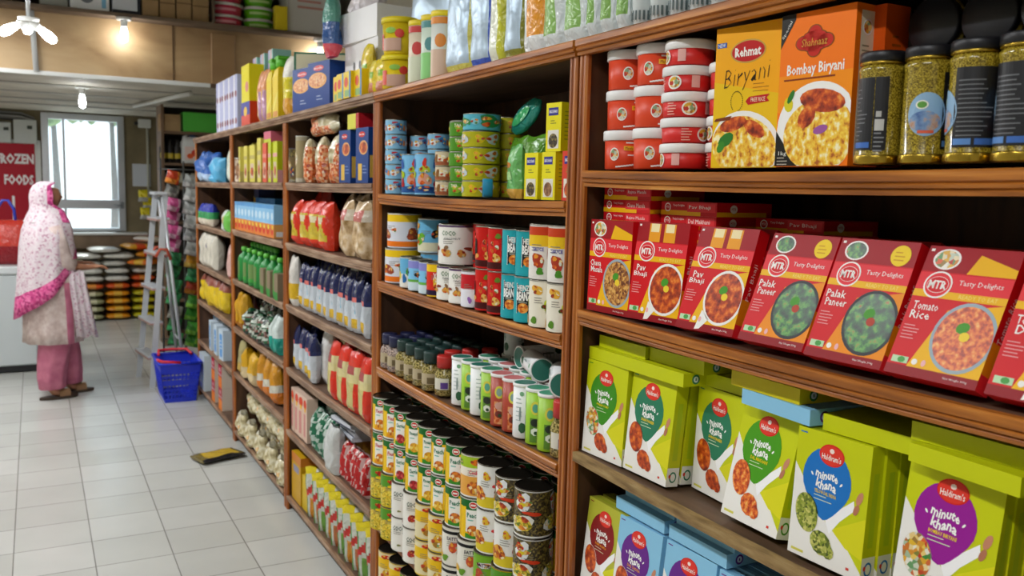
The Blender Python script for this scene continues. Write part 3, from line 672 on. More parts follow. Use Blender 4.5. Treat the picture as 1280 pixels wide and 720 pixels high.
for ci, (X, Y) in enumerate([(1.10, 1.538), (1.099, 1.437)]):
    for k in range(3):
        put('tubbig', tub('big'), (X + .002 * ((k + ci) % 2), Y - .002 * k, z1 + .0815 * k + .0003), 'orange red tub with white lid, %s column, %s' % (['far left', 'second'][ci], ['bottom', 'middle', 'top'][k]), 'tub', 'orange red paste tubs on the first shelf', (0, 0, R(55 + 14 * ((k + ci) % 3))))
for ci, (X, Y, n) in enumerate([(1.095, 1.333, 5), (1.125, 1.247, 4)]):
    for k in range(n):
        put('tubflat', tub('flat'), (X, Y, z1 + .0475 * k + .0003 + (.0 if k < 4 else 0)), 'low red tub with white lid, %s column, %s from bottom' % (['third', 'fourth'][ci], ORD[k]), 'tub', 'low red paste tubs on the first shelf', (0, 0, R(40 * ((k * 3 + ci) % 4) - 20)))
for k in range(3):
    put('tubbig', None, (1.20, 1.50, z1 + .0815 * k + .0003), 'orange red tub in the back row behind the tall tubs, %s' % ['bottom', 'middle', 'top'][k], 'tub', 'orange red paste tubs on the first shelf')
def biryani1():
    w, h, d = .141, .238, .05; m = MB().box(-d / 2, d / 2, -w / 2, w / 2, 0, h, C('f6ac0c')); P = flat(w, h, d); a = w / 2
    m.poly(P, [(-a, 0), (a, 0), (a, h * .5), (-a, h * .62)], C('ecc010'), .0001)
    m.ell(P, a * .05, h * .16, a * 1.05, h * .235, C('f4f2ec'), .0003, 30, (-a, .001, a, h), rot=-.28); m.ell(P, a * .0, h * .14, a * 1.0, h * .22, BIRY, .0005, 30, (-a, .001, a, h), rot=-.28)
    m.ell(P, -a * .35, h * .31, a * .42, h * .05, CURRYR, .0008, 14, (-a, 0, a, h), rot=.2); m.ell(P, a * .3, h * .27, a * .35, h * .05, CURRYR, .0008, 14, rot=-.5)
    m.poly(P, [(-a * .95, h * .335), (-a * .45, h * .34), (-a * .4, h * .37), (-a * .9, h * .355)], C('7a3a18'), .0009)
    m.ell(P, -a * .55, h * .2, a * .26, h * .045, C('2f7a2a'), .001, 9, rot=.5); m.ell(P, -a * .7, h * .15, a * .16, h * .03, C('3f8a2a'), .0011, 9, rot=1)
    m.ell(P, -a * .0, h * .815, a * .53, h * .082, C('c9a24a'), .0004, 26); m.ell(P, 0, h * .815, a * .49, h * .072, C('c01c1c'), .0006, 26); m.text(P, 'Rehmat', 0, h * .812, a * .78, .016, C('f8f4ec'), .0009, bold=.03)
    m.text(P, 'Biryani', 0, h * .635, a * 1.42, .040, C('3a2a10'), .0006, bold=-.022, shear=.3, rot=.13); 
    for k in range(26):
        t = k / 25; an = -1.2 + t * 5.2; u = -a * .28 + a * .2 * math.cos(an) * (1 - .2 * t); v = h * .47 + h * .07 * math.sin(an); m.ell(P, u, v, .0011, .0011, C('3a2a10'), .0008, 5)
    m.poly(P, [(a * .08, h * .44), (a * .7, h * .455), (a * .62, h * .48), (a * .7, h * .505), (a * .1, h * .495), (a * .0, h * .465)], C('c01c1c'), .0006); m.text(P, 'FREE RICE', a * .37, h * .473, a * .42, .007, C('f8e8c8'), .0009)
    m.rect(P, -a * .96, h * .86, -a * .66, h * .895, C('2a5ab0'), .0005, sk=.0); m.text(P, 'NEW', -a * .81, h * .877, a * .22, .006, C('f4f4f4'), .0008)
    m.lines(P, a * .2, h * .58, .035, 3, .006, .001, C('a86a10'), .0006)
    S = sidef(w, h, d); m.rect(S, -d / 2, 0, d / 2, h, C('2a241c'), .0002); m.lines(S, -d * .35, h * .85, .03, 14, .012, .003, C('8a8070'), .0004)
    return 'biryani_carton', [('biryani_carton', m)]
def biryani2():
    w, h, d = .139, .236, .052; m = MB().box(-d / 2, d / 2, -w / 2, w / 2, 0, h, C('fa7a0e')); P = flat(w, h, d); a = w / 2
    m.rect(P, -a, h * .36, a, h * .60, C('f8920e'), .0001)
    m.poly(P, [(-a, h * .78), (-a * .6, h * .96), (-a * .6, h), (-a, h)], C('2a2a28'), .0003); m.text(P, 'Special', -a * .83, h * .9, .03, .006, C('f0f0e8'), .0005, rot=1.0)
    for cu, cv, ru, rv in [(0, .805, .40, .075), (-.28, .80, .25, .05), (.28, .80, .25, .05), (0, .86, .2, .05), (0, .75, .2, .05)]: m.ell(P, -a * .05 + a * cu, h * cv, a * ru, h * rv, C('8a4a10'), .0004, 16)
    for cu, cv, ru, rv in [(0, .805, .37, .068), (-.28, .80, .22, .043), (.28, .80, .22, .043), (0, .86, .17, .043), (0, .75, .17, .043)]: m.ell(P, -a * .05 + a * cu, h * cv, a * ru, h * rv, C('c8281a'), .0006, 16)
    m.text(P, 'Shahnaaz', -a * .05, h * .80, a * .7, .012, C('e0a040'), .0009, shear=.1)
    m.text(P, 'Bombay Biryani', 0, h * .625, a * 1.55, .0215, C('f8f4ec'), .0006, bold=.02); m.lines(P, -a * .85, h * .565, .115, 1, .01, .0025, C('8a3a10'), .0006, 5)
    m.ell(P, a * .12, h * .245, a * 1.1, h * .30, C('f6f4f0'), .0003, 34, (-a, .001, a, h)); m.poly(P, [(-a, .001), (-a * .35, .001), (-a * .7, h * .13), (-a, h * .24)], C('201c18'), .0004)
    m.ell(P, a * .2, h * .20, a * .98, h * .235, BIRY, .0005, 34, (-a * .8, .001, a, h)); m.ell(P, a * .25, h * .42, a * .62, h * .075, CURRYR, .0007, 16, (-a, 0, a, h), rot=-.15); m.ell(P, -a * .15, h * .32, a * .28, h * .06, CURRYR, .0008, 12, rot=.8)
    m.ell(P, a * .25, h * .235, a * .2, h * .028, C('a05aa0'), .001, 12, rot=.25); m.ell(P, -a * .68, h * .41, a * .13, h * .05, C('e0d020'), .0006, 10, rot=.2); m.ell(P, -a * .62, h * .46, a * .07, h * .05, C('2f7a2a'), .0008, 9, rot=-.5)
    m.text(P, '1kg', -a * .78, h * .085, .016, .008, C('f0f0e8'), .0008); m.lines(P, -a * .93, h * .055, .022, 3, .005, .0015, C('c0b8a8'), .0008)
    S = sidef(w, h, d); m.rect(S, -d * .28, h * .04, d * .28, h * .96, C('e4dcc0'), .0003); m.ell(S, 0, h * .86, .011, .0115, C('f4f4f4'), .0005, 18); m.ell(S, 0, h * .86, .009, .0095, MIXP, .0007, 16)
    m.lines(S, -d * .2, h * .74, .022, 22, .0072, .0022, C('8a8a6a'), .0005, 3); m.rect(S, -d * .2, h * .15, d * .1, h * .24, C('5a6a4a'), .0006)
    return 'biryani_carton', [('biryani_carton', m)]
lean_put('bir1', biryani1, 1.052, 1.213, z1, -7, 0, .141, .05, .238, 'golden yellow Biryani carton between the red tubs and the orange carton', 'food carton', None)
lean_put('bir2', biryani2, 1.052, 1.060, z1, -3, 0, .139, .052, .236, 'bright orange Bombay Biryani carton beside the gold lidded jars', 'food carton', None)
def plainbox(w, h, d, col, nm='food_carton', extra=None):
    def b():
        m = MB().box(-d / 2, d / 2, -w / 2, w / 2, 0, h, C(col))
        if extra: extra(m, w, h, d)
        return nm, [(nm, m)]
    return b
def ob_x(m, w, h, d):
    P = flat(w, h, d); S = sidef(w, h, d); m.ell(P, 0, h * .7, w * .3, h * .1, C('c8281a'), .0004, 20); m.ell(P, 0, h * .3, w * .42, h * .2, BIRY, .0004, 20); m.lines(S, -d * .2, h * .8, .02, 10, .012, .003, C('a04a08'), .0004)
put('orangeback', plainbox(.139, .236, .052, 'e0560e', 'biryani_carton', ob_x), (1.155, .972, z1), 'plain orange carton in the back row behind the Bombay Biryani carton', 'food carton')
def mjar():
    r, h = .0325, .158; sq = .92
    g = MB(); prof = [(r * .9, .0005), (r, .004), (r, .013), (r * .96, .016), (r * .96, h * .80), (r, h * .83), (r, h * .855), (r * .9, h * .875), (r * .86, h * .89), (r * .86, h * .9)]
    g.lathe(prof, GOLD, 30)
    P = wrap(r * .965)
    br_ = MB().lathe([(r * 1.005, .001), (r * 1.02, .003), (r * 1.02, .012), (r * 1.0, .014)], GOLDM, 30); rings = MB(); rings.lathe([(r * .88, h * .885), (r * .98, h * .89), (r * .98, h * .91), (r * .9, h * .915)], GOLDM, 30)
    l = MB(); l.lathe([(r * .97, h * .912), (r * 1.0, h * .917), (r * 1.0, h * .985), (r * .95, h), (.001, h)], T('15151a'), 30)
    lab = MB(); K = T('14151a')
    lab.rect(P, .018, h * .13, .075, h * .77, K, .0006, 12, 1); lab.lines(P, .023, h * .66, .045, 13, .0058, .0016, T('6a6c70'), .001, 4)
    lab.rect(P, .02, h * .15, .042, h * .2, T('5a8ac8'), .001, 3); lab.rect(P, .046, h * .15, .072, h * .2, T('3a6ab8'), .001, 4)
    bar = lab; lab.rect(P, .076, h * .13, .094, h * .77, K, .0006, 4, 1); lab.rect(P, .078, h * .3, .09, h * .4, T('c8c8c4'), .001, 3); lab.rect(P, .079, h * .42, .086, h * .47, T('b8b8b4'), .001, 2); lab.lines(P, .078, h * .27, .014, 5, .006, .002, T('8a8c90'), .001)
    lab = MB(); lab.ell(P, -.002, h * .42, .0245, .029, T('8fb4d4'), .0007, 26)
    lab.ell(P, -.004, h * .36, .02, .014, ramp_mat('seaside_print', 'noise', 60, [(0.3, '4a6aa0'), (0.5, '7a9ac0'), (0.6, 'c0a088'), (0.7, 'a04a3a')], .4), .0010, 18); lab.ell(P, -.008, h * .50, .008, .006, T('f0f0e0'), .0011, 14); lab.ell(P, -.008, h * .50, .006, .0045, T('5a9a3a'), .0013, 12); lab.rect(P, -.012, h * .26, .008, h * .285, T('d85a3a'), .0012, 3)
    return 'mustard_jar', [('jar_glass', g), ('base_ring', br_), ('neck_ring', rings), ('lid', l), ('back_label', bar), ('round_label', lab)]
jr = [(1.078, .876, 116), (1.078, .808, -40), (1.078, .739, 44), (1.078, .672, 82), (1.078, .604, 10), (1.078, .535, 60)]
js = ['gold seed jar beside the orange Biryani carton, black lid', 'gold jar with round blue seaside label, black lid', 'gold jar with black text label facing forward', 'gold jar with black back label at the right picture edge', 'gold jar right beyond the picture edge, next to text label jar', 'last gold jar of the front row, beyond the edge']
JSC = 1.0
for (X, Y, a), s in zip(jr, js): put('mjar', mjar, (X, Y, z1 + .0004), s, 'jar', 'gold seed jars on the first shelf', (0, 0, R(-a)))
for k in range(7):
    put('mjar', None, (1.152, .85 - .07 * k, z1 + .0004), 'gold jar in the second row behind the front jars, %s from left' % ORD[k], 'jar', 'gold seed jars on the first shelf')
    if k < 5: put('mjar', None, (1.225, .85 - .07 * k, z1 + .0004), 'gold jar in the third row behind the front jars, %s from left' % ORD[k], 'jar', 'gold seed jars on the first shelf')
for k in range(4):
    put('mjar', None, (1.255, .925 - .083 * k, z1 + .1582), 'jar lying on the back jars with its round black lid forward, %s from left' % ORD[k], 'jar', 'lying jars with black lids above the gold jars', (0, R(-90), R(0)), (1.22, 1.22, .85))
# ================================================================== goods of the second bay
NOWBAY[0] = BAYS[1]
def tin(r, h, bodymat, draw=None, lidmat=None, n=28, name='food_tin', paper=None):
    lidmat = lidmat or SHADEMETAL
    def b():
        m = MB(); m.lathe([(.001, .0002), (r * .97, .0002), (r, .002), (r * 1.0, .004), (r * .985, .005), (r * .985, h - .005), (r, h - .004), (r, h - .003)], bodymat, n, caps=False)
        P = wrap(r * .99)
        if draw: draw(m, P, r, h)
        l = MB(); l.lathe([(r, h - .0032), (r * 1.012, h - .002), (r * 1.012, h - .0008), (r * .98, h), (r * .95, h - .0005), (r * .94, h - .004), (r * .7, h - .0045), (r * .68, h - .0035), (.001, h - .0035)], lidmat, n)
        return name, [('can_body', m), ('lid', l)]
    return b
def face_yaw(X, Y): return math.atan2(Y, X)      # angle that turns a label from the aisle towards the viewer's side
LM = C
def d_fruit(word, photo, base2='3f8f2a'):
    def d(m, P, r, h):
        Gn = LM('1f6a2a'); Y = LM('f2c518'); W_ = LM('f4f4ee'); q = math.pi * r
        m.rect(P, -2.6 * r, h * .05, 2.6 * r, h * .78, Y, .0002, 30); m.rect(P, -2.6 * r, h * .78, 2.6 * r, h * .95, Gn, .0002, 30)
        for s in (-1, 0, 1):
            o = s * q * .55
            m.rect(P, o - .028, h * .66, o + .004, h * .95, Gn, .0006, 8); 
            m.rect(P, o - .028, h * .2, o + .016, h * .72, W_, .0008, 8)
            m.poly(P, [(o + .008, h * .05), (o + .032, h * .05), (o + .034, h * .9), (o + .026, h * .92), (o + .012, h * .7), (o + .009, h * .5)], Y, .0011)
            m.ell(P, o - .006, h * .84, .012, .010, LM('f4f0e8'), .0012, 14); m.ell(P, o - .006, h * .84, .010, .008, LM('d02818'), .0015, 14); m.rect(P, o - .013, h * .82, o + .001, h * .86, W_, .0018)
            m.text(P, word, o - .007, h * .6, .034, .014, LM('c23a4a') if word == 'Fiesta' else LM('2a7a5a'), .0012, bold=.03); m.lines(P, o - .022, h * .47, .026, 1, .006, .003, LM('7ac0b0'), .0012)
            m.ell(P, o - .006, h * .24, .017, .015, photo, .0012, 16); m.rect(P, o - .03, h * .05, o + .022, h * .16, LM(base2), .0009, 6)
    return d
def d_generic(bands, spots=(), words=()):
    "bands: (v0, v1, mat) right round; spots: (u frac, v, ru, rv, mat); words: (text, u frac, v, w, hh, mat)"
    def d(m, P, r, h):
        q = 2 * math.pi * r
        for bi, (v0, v1, mm) in enumerate(bands): m.rect(P, -q * .42, h * v0, q * .42, h * v1, mm, .0004 + .0003 * bi, 22)
        for rep in (-.3, 0, .3):
            for si, (u, v, ru, rv, mm) in enumerate(spots): 
                m.blob(P, q * (u + rep), h * v, r * ru, h * rv, mm, .0014 + .0002 * si, 14, si)
                if r * ru > .012 and h * rv > .008:
                    for t_ in range(3): m.blob(P, q * (u + rep) + r * ru * .55 * math.cos(2.1 * t_ + si), h * v + h * rv * .5 * math.sin(2.1 * t_ + si), r * ru * .36, h * rv * .36, [MIXP, FRUIT, CURRYR][(t_ + si) % 3] if mm not in (FRUIT, CORN) else mm, .0022 + .0001 * t_, 9, t_)
            m.lines(P, q * rep - r * .5, h * .62, r * .7, 3, h * .05, h * .014, C('8a8478'), .0013, si)
            for t, u, v, ww, hh, mm in words: m.text(P, t, q * (u + rep), h * v, ww, hh, mm, .0026, bold=.02)
    return d
def tins(key, build, cols, X, z0, r, h, n_up, desc, where, group, cat='tin', turn=None, xj=.002, seed=0, names=None):
    rr = random.Random(seed + len(desc))
    for i, Y in enumerate(cols):
        for k in range(n_up[i] if isinstance(n_up, list) else n_up):
            cw = ORD[i] if len(cols) > 1 else ''
            nn = n_up[i] if isinstance(n_up, list) else n_up
            lv = '' if nn == 1 else (', ' + (['lower', 'upper'][k] if nn == 2 else ORD[k] + ' up'))
            mid = ((cw + ' stack' if nn > 1 else cw + ' from left') if cw else '') + (lv if cw else lv[2:])
            lab = desc + (', ' + mid if mid else '') + ' ' + where
            XX = X[i] if isinstance(X, list) else X
            put(key, build, (XX + rr.uniform(-xj, xj), Y + rr.uniform(-.001, .001), z0 + .0004 + k * (h + .0006)), lab, cat, group, (0, 0, ((turn * 1.9 if turn is not None else face_yaw(XX, Y) * .85) + rr.uniform(-.25, .25))))
zb = SB[0]
# -- first shelf: small blue tins etc.
BL = C('8cc4e4'); BL2 = C('3a86c8'); Wp = C('f2f4f4')
dblue = d_generic([(.06, .94, BL)], [(-.03, .45, .5, .26, Wp), (.10, .5, .35, .3, BL2), (-.13, .4, .2, .2, C('d88a5a')), (.02, .78, .3, .08, C('c03038'))], [('Cream', .03, .62, .026, .008, C('3a5a9a'))])
def Ys(us, X, z): return [yu(u, X, z) for u in us]
GB = 'small blue and white tins on the top shelf of the second unit'
tins('bt', tin(.036, .049, BL, dblue, METAL), [2.838, yu(526, 1.165, 1.7), yu(548, 1.165, 1.7)], [1.083, 1.165, 1.165], zb, .036, .049, [5, 4, 4], 'small pale blue tin', 'at the left end', GB)
tins('bt', None, [2.842, 2.76], 1.245, zb, .036, .049, [4, 4], 'small pale blue tin', 'behind the left end', GB)
dgn = d_generic([(.05, .95, C('7fc0e8')), (.05, .2, C('2a5a9a'))], [(-.0, .38, .55, .2, C('e0a088')), (-.0, .62, .42, .12, C('b8c82a')), (-.0, .78, .2, .11, C('d83a2a')), (.0, .16, .6, .09, C('243a7a')), (.14, .28, .28, .12, C('a8202a')), (.14, .5, .3, .1, C('a8c01a')), (.13, .75, .28, .13, C('2a5aa8'))])
tins('gn', tin(.042, .128, C('7fc0e8'), dgn, METAL), Ys((516, 533), 1.078, 1.6), 1.085, zb, .042, .128, 1, 'tall bright blue tin with colourful figure print', 'before small blue tins', 'tall blue tins on the top shelf of the second unit', turn=.55)
dbr = d_generic([(.06, .94, C('d8c8a8')), (.06, .3, C('a05a3a'))], [(-.02, .55, .5, .25, C('f0e8d8')), (.06, .4, .4, .2, C('b0502a')), (-.12, .5, .3, .3, C('8a5a2a'))])
tins('br', tin(.032, .043, C('c8b088'), dbr, METAL), Ys((556,), 1.075, 1.6), 1.08, zb, .032, .043, 3, 'small cream and brown tin', 'beside the green stack', 'small brown tins on the top shelf of the second unit')
dgr = d_generic([(.06, .94, C('4f8f24'))], [(-.02, .5, .5, .3, C('8ab82a')), (.06, .5, .3, .26, C('f0dc1c'))], [('TUNA', -.05, .72, .02, .009, C('f0f0d8'))])
dye = d_generic([(.06, .94, C('b8b41c'))], [(.1, .5, .3, .3, C('e0c81a')), (.22, .5, .5, .36, C('c8d0d8'))])
GT = 'green and yellow flat tins on the top shelf of the second unit'
tins('gr', tin(.037, .0415, C('5f9a24'), dgr, METAL), Ys((577,), 1.075, 1.6), 1.08, zb, .037, .0415, 5, 'flat green tin with yellow patch', 'in the middle', GT)
ytin = tin(.052, .0445, C('c0b81c'), dye, METAL)
tins('ye', ytin, Ys((602,), 1.10, 1.6), 1.105, zb, .052, .0445, 4, 'wide flat olive yellow tin', 'right of the green stack', GT, turn=.1)
tq = d_generic([(.06, .94, C('58b4c8'))], [(-.12, .5, .8, .4, C('2f8a4a')), (.05, .5, .3, .2, C('8ad0dc'))])
tins('tq', tin(.052, .046, C('58b4c8'), tq, METAL), Ys((602,), 1.10, 1.6), 1.105, zb + 4 * .0452, .052, .046, 1, 'wide turquoise tin topping', 'the wide yellow stack', GT, turn=.3)
tins('ye', None, Ys((631,), 1.19, 1.6), 1.19, zb, .052, .0445, 5, 'wide flat olive yellow tin', 'behind the green pouch', GT, turn=.2)
tins('tq', None, Ys((582,), 1.20, 1.6), 1.20, zb, .052, .046, 5, 'wide turquoise tin', 'in the shadow behind', GT, turn=.3)
# oval fish tin standing on edge
def fisht():
    m = MB(); n = 26; w, h, d = .068, .05, .026
    ring = [(w / 2 * math.copysign(abs(math.cos(a)) ** .55, math.cos(a)), h / 2 + h / 2 * math.copysign(abs(math.sin(a)) ** .55, math.sin(a))) for a in [2 * math.pi * k / n for k in range(n)]]
    m.loft([[(x, -y * s, z * s + h / 2 * (1 - s)) for y, z in ring] for x, s in ((-d / 2, .93), (-d / 2 + .002, 1), (d / 2 - .002, 1), (d / 2, .93))], C('2a8ab0'))
    m.v = [(x, y, z) for x, y, z in m.v]
    P = flat(w, h, d); m.ell(P, 0, h / 2, w * .38, h * .38, C('1f5a8a'), .0005, 22); m.ell(P, -w * .18, h * .55, .009, .012, C('e8f0f4'), .001, 14); m.ell(P, w * .12, h * .5, .012, .014, C('3a9a4a'), .001, 12); m.ell(P, w * .02, h * .42, .006, .008, C('f0d820'), .0014, 8)
    return 'fish_tin', [('fish_tin', m)]
put('fisht', fisht, (1.058, yu(606, 1.05, 1.57), zb), 'blue oval fish tin standing on edge before the yellow tins', 'tin', None, (0, 0, R(-25)))
def pouch(w, h, d, matf, seed=0, nu=16, nv=22, base_t=1.0, top_t=0.12, crumple=.12, name='snack_pouch', draw=None, neck=0.0):
    "upright filled bag: flat seams at the top, bulging middle; matf(u in -.5...5, v in 0..1) -> material"
    def b():
        rr = random.Random(seed); ph = [rr.uniform(0, 6.28) for _ in range(8)]
        m = MB()
        def prof(v): 
            t = max(0.0, min(1.0, (1 - v) / .32)) ** .55
            bt = min(1.0, .55 + v / .12 * .45)
            return (top_t + (1 - top_t) * t) * bt * (base_t + (1 - base_t) * v)
        def P(u, v, side):     # u -1..1
            e = max(0.0, 1 - abs(u) ** 3.2) ** .5
            wr = 1 + crumple * (math.sin(9 * v + ph[0] + 3 * u) * .5 + math.sin(15 * v * (1 + .2 * u) + ph[1] + 5 * u) * .35 + math.sin(6 * u + ph[2]) * .3)
            x = side * d / 2 * e * prof(v) * wr
            ww = w / 2 * (1 - .06 * math.sin(math.pi * v) * 1 - neck * max(0, v - .75) * 4)
            y = -u * ww * (1 + .025 * math.sin(11 * v + ph[3 if u > 0 else 4]))
            return (x + .02 * d * math.sin(5 * v + ph[5]), y, h * v + (.02 * h * math.sin(3 * u + ph[6]) if v > .8 else 0) * 1)
        for side in (-1, 1):
            vs = [P(-1 + 2 * i / nu, j / nv, side) for j in range(nv + 1) for i in range(nu + 1)]
            fs = []; ml = []
            for j in range(nv):
                for i in range(nu):
                    a = j * (nu + 1) + i; q = (a, a + 1, a + nu + 2, a + nu + 1); fs.append(q if side < 0 else q[::-1]); ml.append(matf((i + .5) / nu - .5, (j + .5) / nv))
            m.add(vs, fs, ml, True)
        bot = [P(-1 + 2 * i / nu, 0, -1) for i in range(nu + 1)] + [P(1 - 2 * i / nu, 0, 1) for i in range(nu + 1)]
        m.add(bot, [tuple(range(len(bot)))[::-1]], matf(0, 0))
        if draw:
            def Q(u, v, o):      # draw in metres on the front
                x, y, z = P(max(-1, min(1, u / (w / 2))), max(0, min(1, v / h)), -1); return (x - o - .0004, y, z)
            Q.curved = 1
            draw(m, Q, w, h)
        return name, [(name, m)]
    return b
def bands(*bs):
    "bs: (v_to, mat) from the base up"
    def f(u, v):
        for t, m in bs:
            if v <= t: return m
        return bs[-1][1]
    return f
put('grp', pouch(.085, .135, .045, lambda u, v: F('6fb868') if v > .2 else F('d0a040'), 3, draw=lambda m, Q, w, h: (m.ell(Q, 0, h * .62, .02, .008, F('c87a2a'), .001, 10), m.rect(Q, -.02, h * .35, .02, h * .5, F('a8d890'), .001, 3, 2))), (1.085, yu(640, 1.07, 1.6), zb), 'glossy green stand-up pouch left of the yellow spice boxes', 'pouch', None, (0, 0, R(-12)))
def bx2(col, food, band=None):
    def e(m, w, h, d):
        P = flat(w, h, d); m.rect(P, -w * .34, h * .74, w * .3, h * .9, C('2a2a8a'), .0004); m.text(P, 'BADSHAH', -w * .02, h * .82, w * .52, h * .07, C('e8e8f4'), .0008, bold=.02)
        m.lines(P, -w * .2, h * .62, w * .4, 2, h * .05, h * .02, C('8a8a2a'), .0004); m.rect(P, -w * .36, h * .06, w * .36, h * .44, C('e4e0d4'), .0004); m.ell(P, 0, h * .22, w * .3, h * .15, food, .0008, 14)
        S = sidef(w, h, d); m.lines(S, -d * .3, h * .8, d * .6, 8, h * .08, h * .02, C('a8a82a'), .0004)
    return plainbox(.058, .112, .05, col, 'spice_box', e)
BROWNF = ramp_mat('food_brown_masala', 'noise', 90, [(0.3, '4a2a14'), (0.5, '8a5a30'), (0.7, 'b89060')], .5)
put('byl', bx2('e8dc10', BEANS), (1.09, yu(663, 1.065, 1.6) - .001, zb), 'yellow spice box with purple badge, left one of the lower row', 'spice box', 'yellow spice boxes', (0, 0, R(4)))
put('byl2', bx2('e8dc10', BROWNF), (1.088, yu(684, 1.063, 1.6) - .004, zb), 'yellow spice box with brown food picture under the single top box', 'spice box', 'yellow spice boxes', (0, 0, R(2)))
put('brd', bx2('d83a24', CURRYR), (1.088, 1.698, zb), 'red spice box at the right post beside the yellow boxes', 'spice box', None, (0, 0, 0))
put('byl', None, (1.092, yu(690, 1.065, 1.7), zb + .1128), 'yellow spice box standing alone on top of the other boxes', 'spice box', 'yellow spice boxes', (0, 0, R(6)))
def leafp():
    m = MB(); n = 20
    for s_ in (-1, 1):
        pass
    rings = []
    for k in range(9):
        t = k / 8 * 2 - 1; e = max(.02, 1 - t * t) ** .5
        rings.append([(.016 * e * math.sin(2 * math.pi * j / n), t * .085, .034 * e * math.cos(2 * math.pi * j / n)) for j in range(n)])
    m.loft(rings, F('1f8a7a')); m.v = [(x, y, z + .034) for x, y, z in m.v]
    P = lambda u, v, o: (-.0165 - o, -u, .034 + v); m.ell(P, 0, 0, .05, .014, F('3fae6a'), .0006, 18)
    return 'tea_pouch', [('tea_pouch', m)]
put('leafp', leafp, (1.16, yu(655, 1.15, 1.75), 1.715), 'teal green packet tilted on top of the packs behind pouch', 'pouch', None, (R(-24), 0, 0))
for k, (u, z, hh) in enumerate([(650, zb, .15), (672, zb, .165)]):
    put('gyp', pouch(.09, .165, .05, lambda u, v: F('5f9a2a') if v > .4 else F('d8c020'), 9), (1.165, yu(u, 1.165, 1.62), z), 'green and yellow bag behind the yellow spice boxes, %s' % ['left', 'right'][k], 'pouch', 'green and yellow bags behind the spice boxes', (0, 0, R(8 * k)))
# -- second shelf
z = SB[1]
SNOW = C('f0eee6')
whb = C('e8e8ee'); 
dor = d_generic([(.75, .95, C('f2c81a')), (.2, .75, C('dfe2ec')), (.05, .2, C('f07a1a'))], [(-.1, .4, .5, .18, C('a04a30')), (.02, .52, .25, .08, C('f4f0ea')), (.02, .52, .16, .055, C('c03020'))])
G2 = 'tins in the second shelf of the second unit'
tins('orn', tin(.058, .118, C('dfe2ec'), dor, METAL), Ys((501,), 1.10, 1.36), 1.115, z, .058, .118, 2, 'large white tin with yellow and orange bands', 'at the left post', 'large tins with yellow tops on the second shelf', turn=.35)
dcow = d_generic([(.05, .95, C('7fc4ec')), (.72, .95, C('8a8ad0')), (.05, .3, C('cfe0e8')), (.28, .36, C('6ab04a'))], [(0, .52, .42, .12, C('16161a')), (.03, .5, .18, .05, C('f0f0f0')), (.1, .58, .15, .06, C('16161a'))])
tins('cow', tin(.038, .098, C('cfe4f0'), dcow, METAL), Ys((523, 538), 1.065, 1.3), 1.07, z, .038, .098, 1, 'blue tin with black and white cow', 'beside white onion tins', 'cow print tins on the second shelf', turn=.5)
dbg = d_generic([(.05, .95, C('6ab4dc')), (.05, .45, C('e8e6dc'))], [(0, .55, .5, .2, C('4a9a3a')), (.1, .4, .3, .15, C('e0d040')), (-.1, .3, .3, .15, C('2a6aa8'))])
tins('bgt', tin(.036, .1, C('e8e6dc'), dbg, METAL), Ys((511,), 1.065, 1.3), 1.075, z, .036, .1, 1, 'blue and green fish tin', 'left of the cow tins', G2)
tins('bgu', tin(.05, .112, C('d8e8f0'), d_generic([(.05, .95, C('6ab4dc')), (.05, .3, C('e4e0c0'))], [(-.1, .4, .5, .2, C('6ab02a')), (.08, .55, .3, .15, C('16161a')), (-.16, .75, .35, .15, C('c8a04a'))]), METAL), Ys((541,), 1.15, 1.4), 1.15, z, .05, .112, 2, 'wide blue tin with meadow print', 'behind the cow tins', G2)
tins('brl', tin(.045, .112, C('b88a4a'), dor, METAL), Ys((524,), 1.2, 1.4), 1.2, z, .045, .112, 2, 'brown gold tin', 'in shadow beside the large banded tins', G2)
dco = d_generic([(.05, .95, SNOW), (.93, .97, C('5a3a6a'))], [(-.05, .3, .35, .12, C('d8a050')), (.08, .28, .3, .1, C('d09040')), (.14, .4, .28, .06, C('8a3a2a')), (-.05, .42, .15, .08, C('8a6a4a'))], [('COCO', -.03, .78, .045, .014, C('6a8a6a')), ('COCONUT', .0, .65, .05, .006, C('7a7a7a'))])
tins('coc', tin(.058, .118, SNOW, dco, METAL), Ys((576,), 1.10, 1.36), 1.105, z + .1, .058, .118, 1, 'big white coconut tin', 'standing on top of the small ones', 'white coconut tins on the second shelf', turn=.4)
tins('co2', tin(.040, .099, SNOW, dco, METAL), Ys((561, 578), 1.065, 1.3), 1.07, z, .040, .099, 1, 'white coconut tin', 'under the big white tin', 'white coconut tins on the second shelf', turn=.5)
tins('co2', None, Ys((575, 590), 1.16, 1.3), 1.15, z, .040, .099, 1, 'white coconut tin at the back', 'under the big tin', 'white coconut tins on the second shelf', turn=.5)
tins('yrd', tin(.034, .1, C('f0c020'), d_generic([(.05, .95, C('d83020')), (.75, .95, C('f2c81a')), (.05, .2, C('2a1a3a'))], [(.0, .4, .4, .2, C('f0c848'))], [('XG', 0, .62, .02, .02, C('f4e8e8'))]), METAL), Ys((548,), 1.055, 1.3), 1.06, z, .034, .1, 1, 'narrow red and yellow tin', 'between cow and white tins', G2, turn=.45)
tins('rwt', tin(.036, .1, C('e8e8f0'), d_generic([(.05, .95, C('e8e8f0')), (.5, .9, C('c8202a'))], [(.1, .7, .25, .1, C('f0f0f0')), (.0, .2, .2, .1, C('9a6ab8'))]), METAL), Ys((592,), 1.055, 1.3), 1.06, z, .036, .1, 1, 'red and white tin', 'left of the tomato tins', G2, turn=.3)
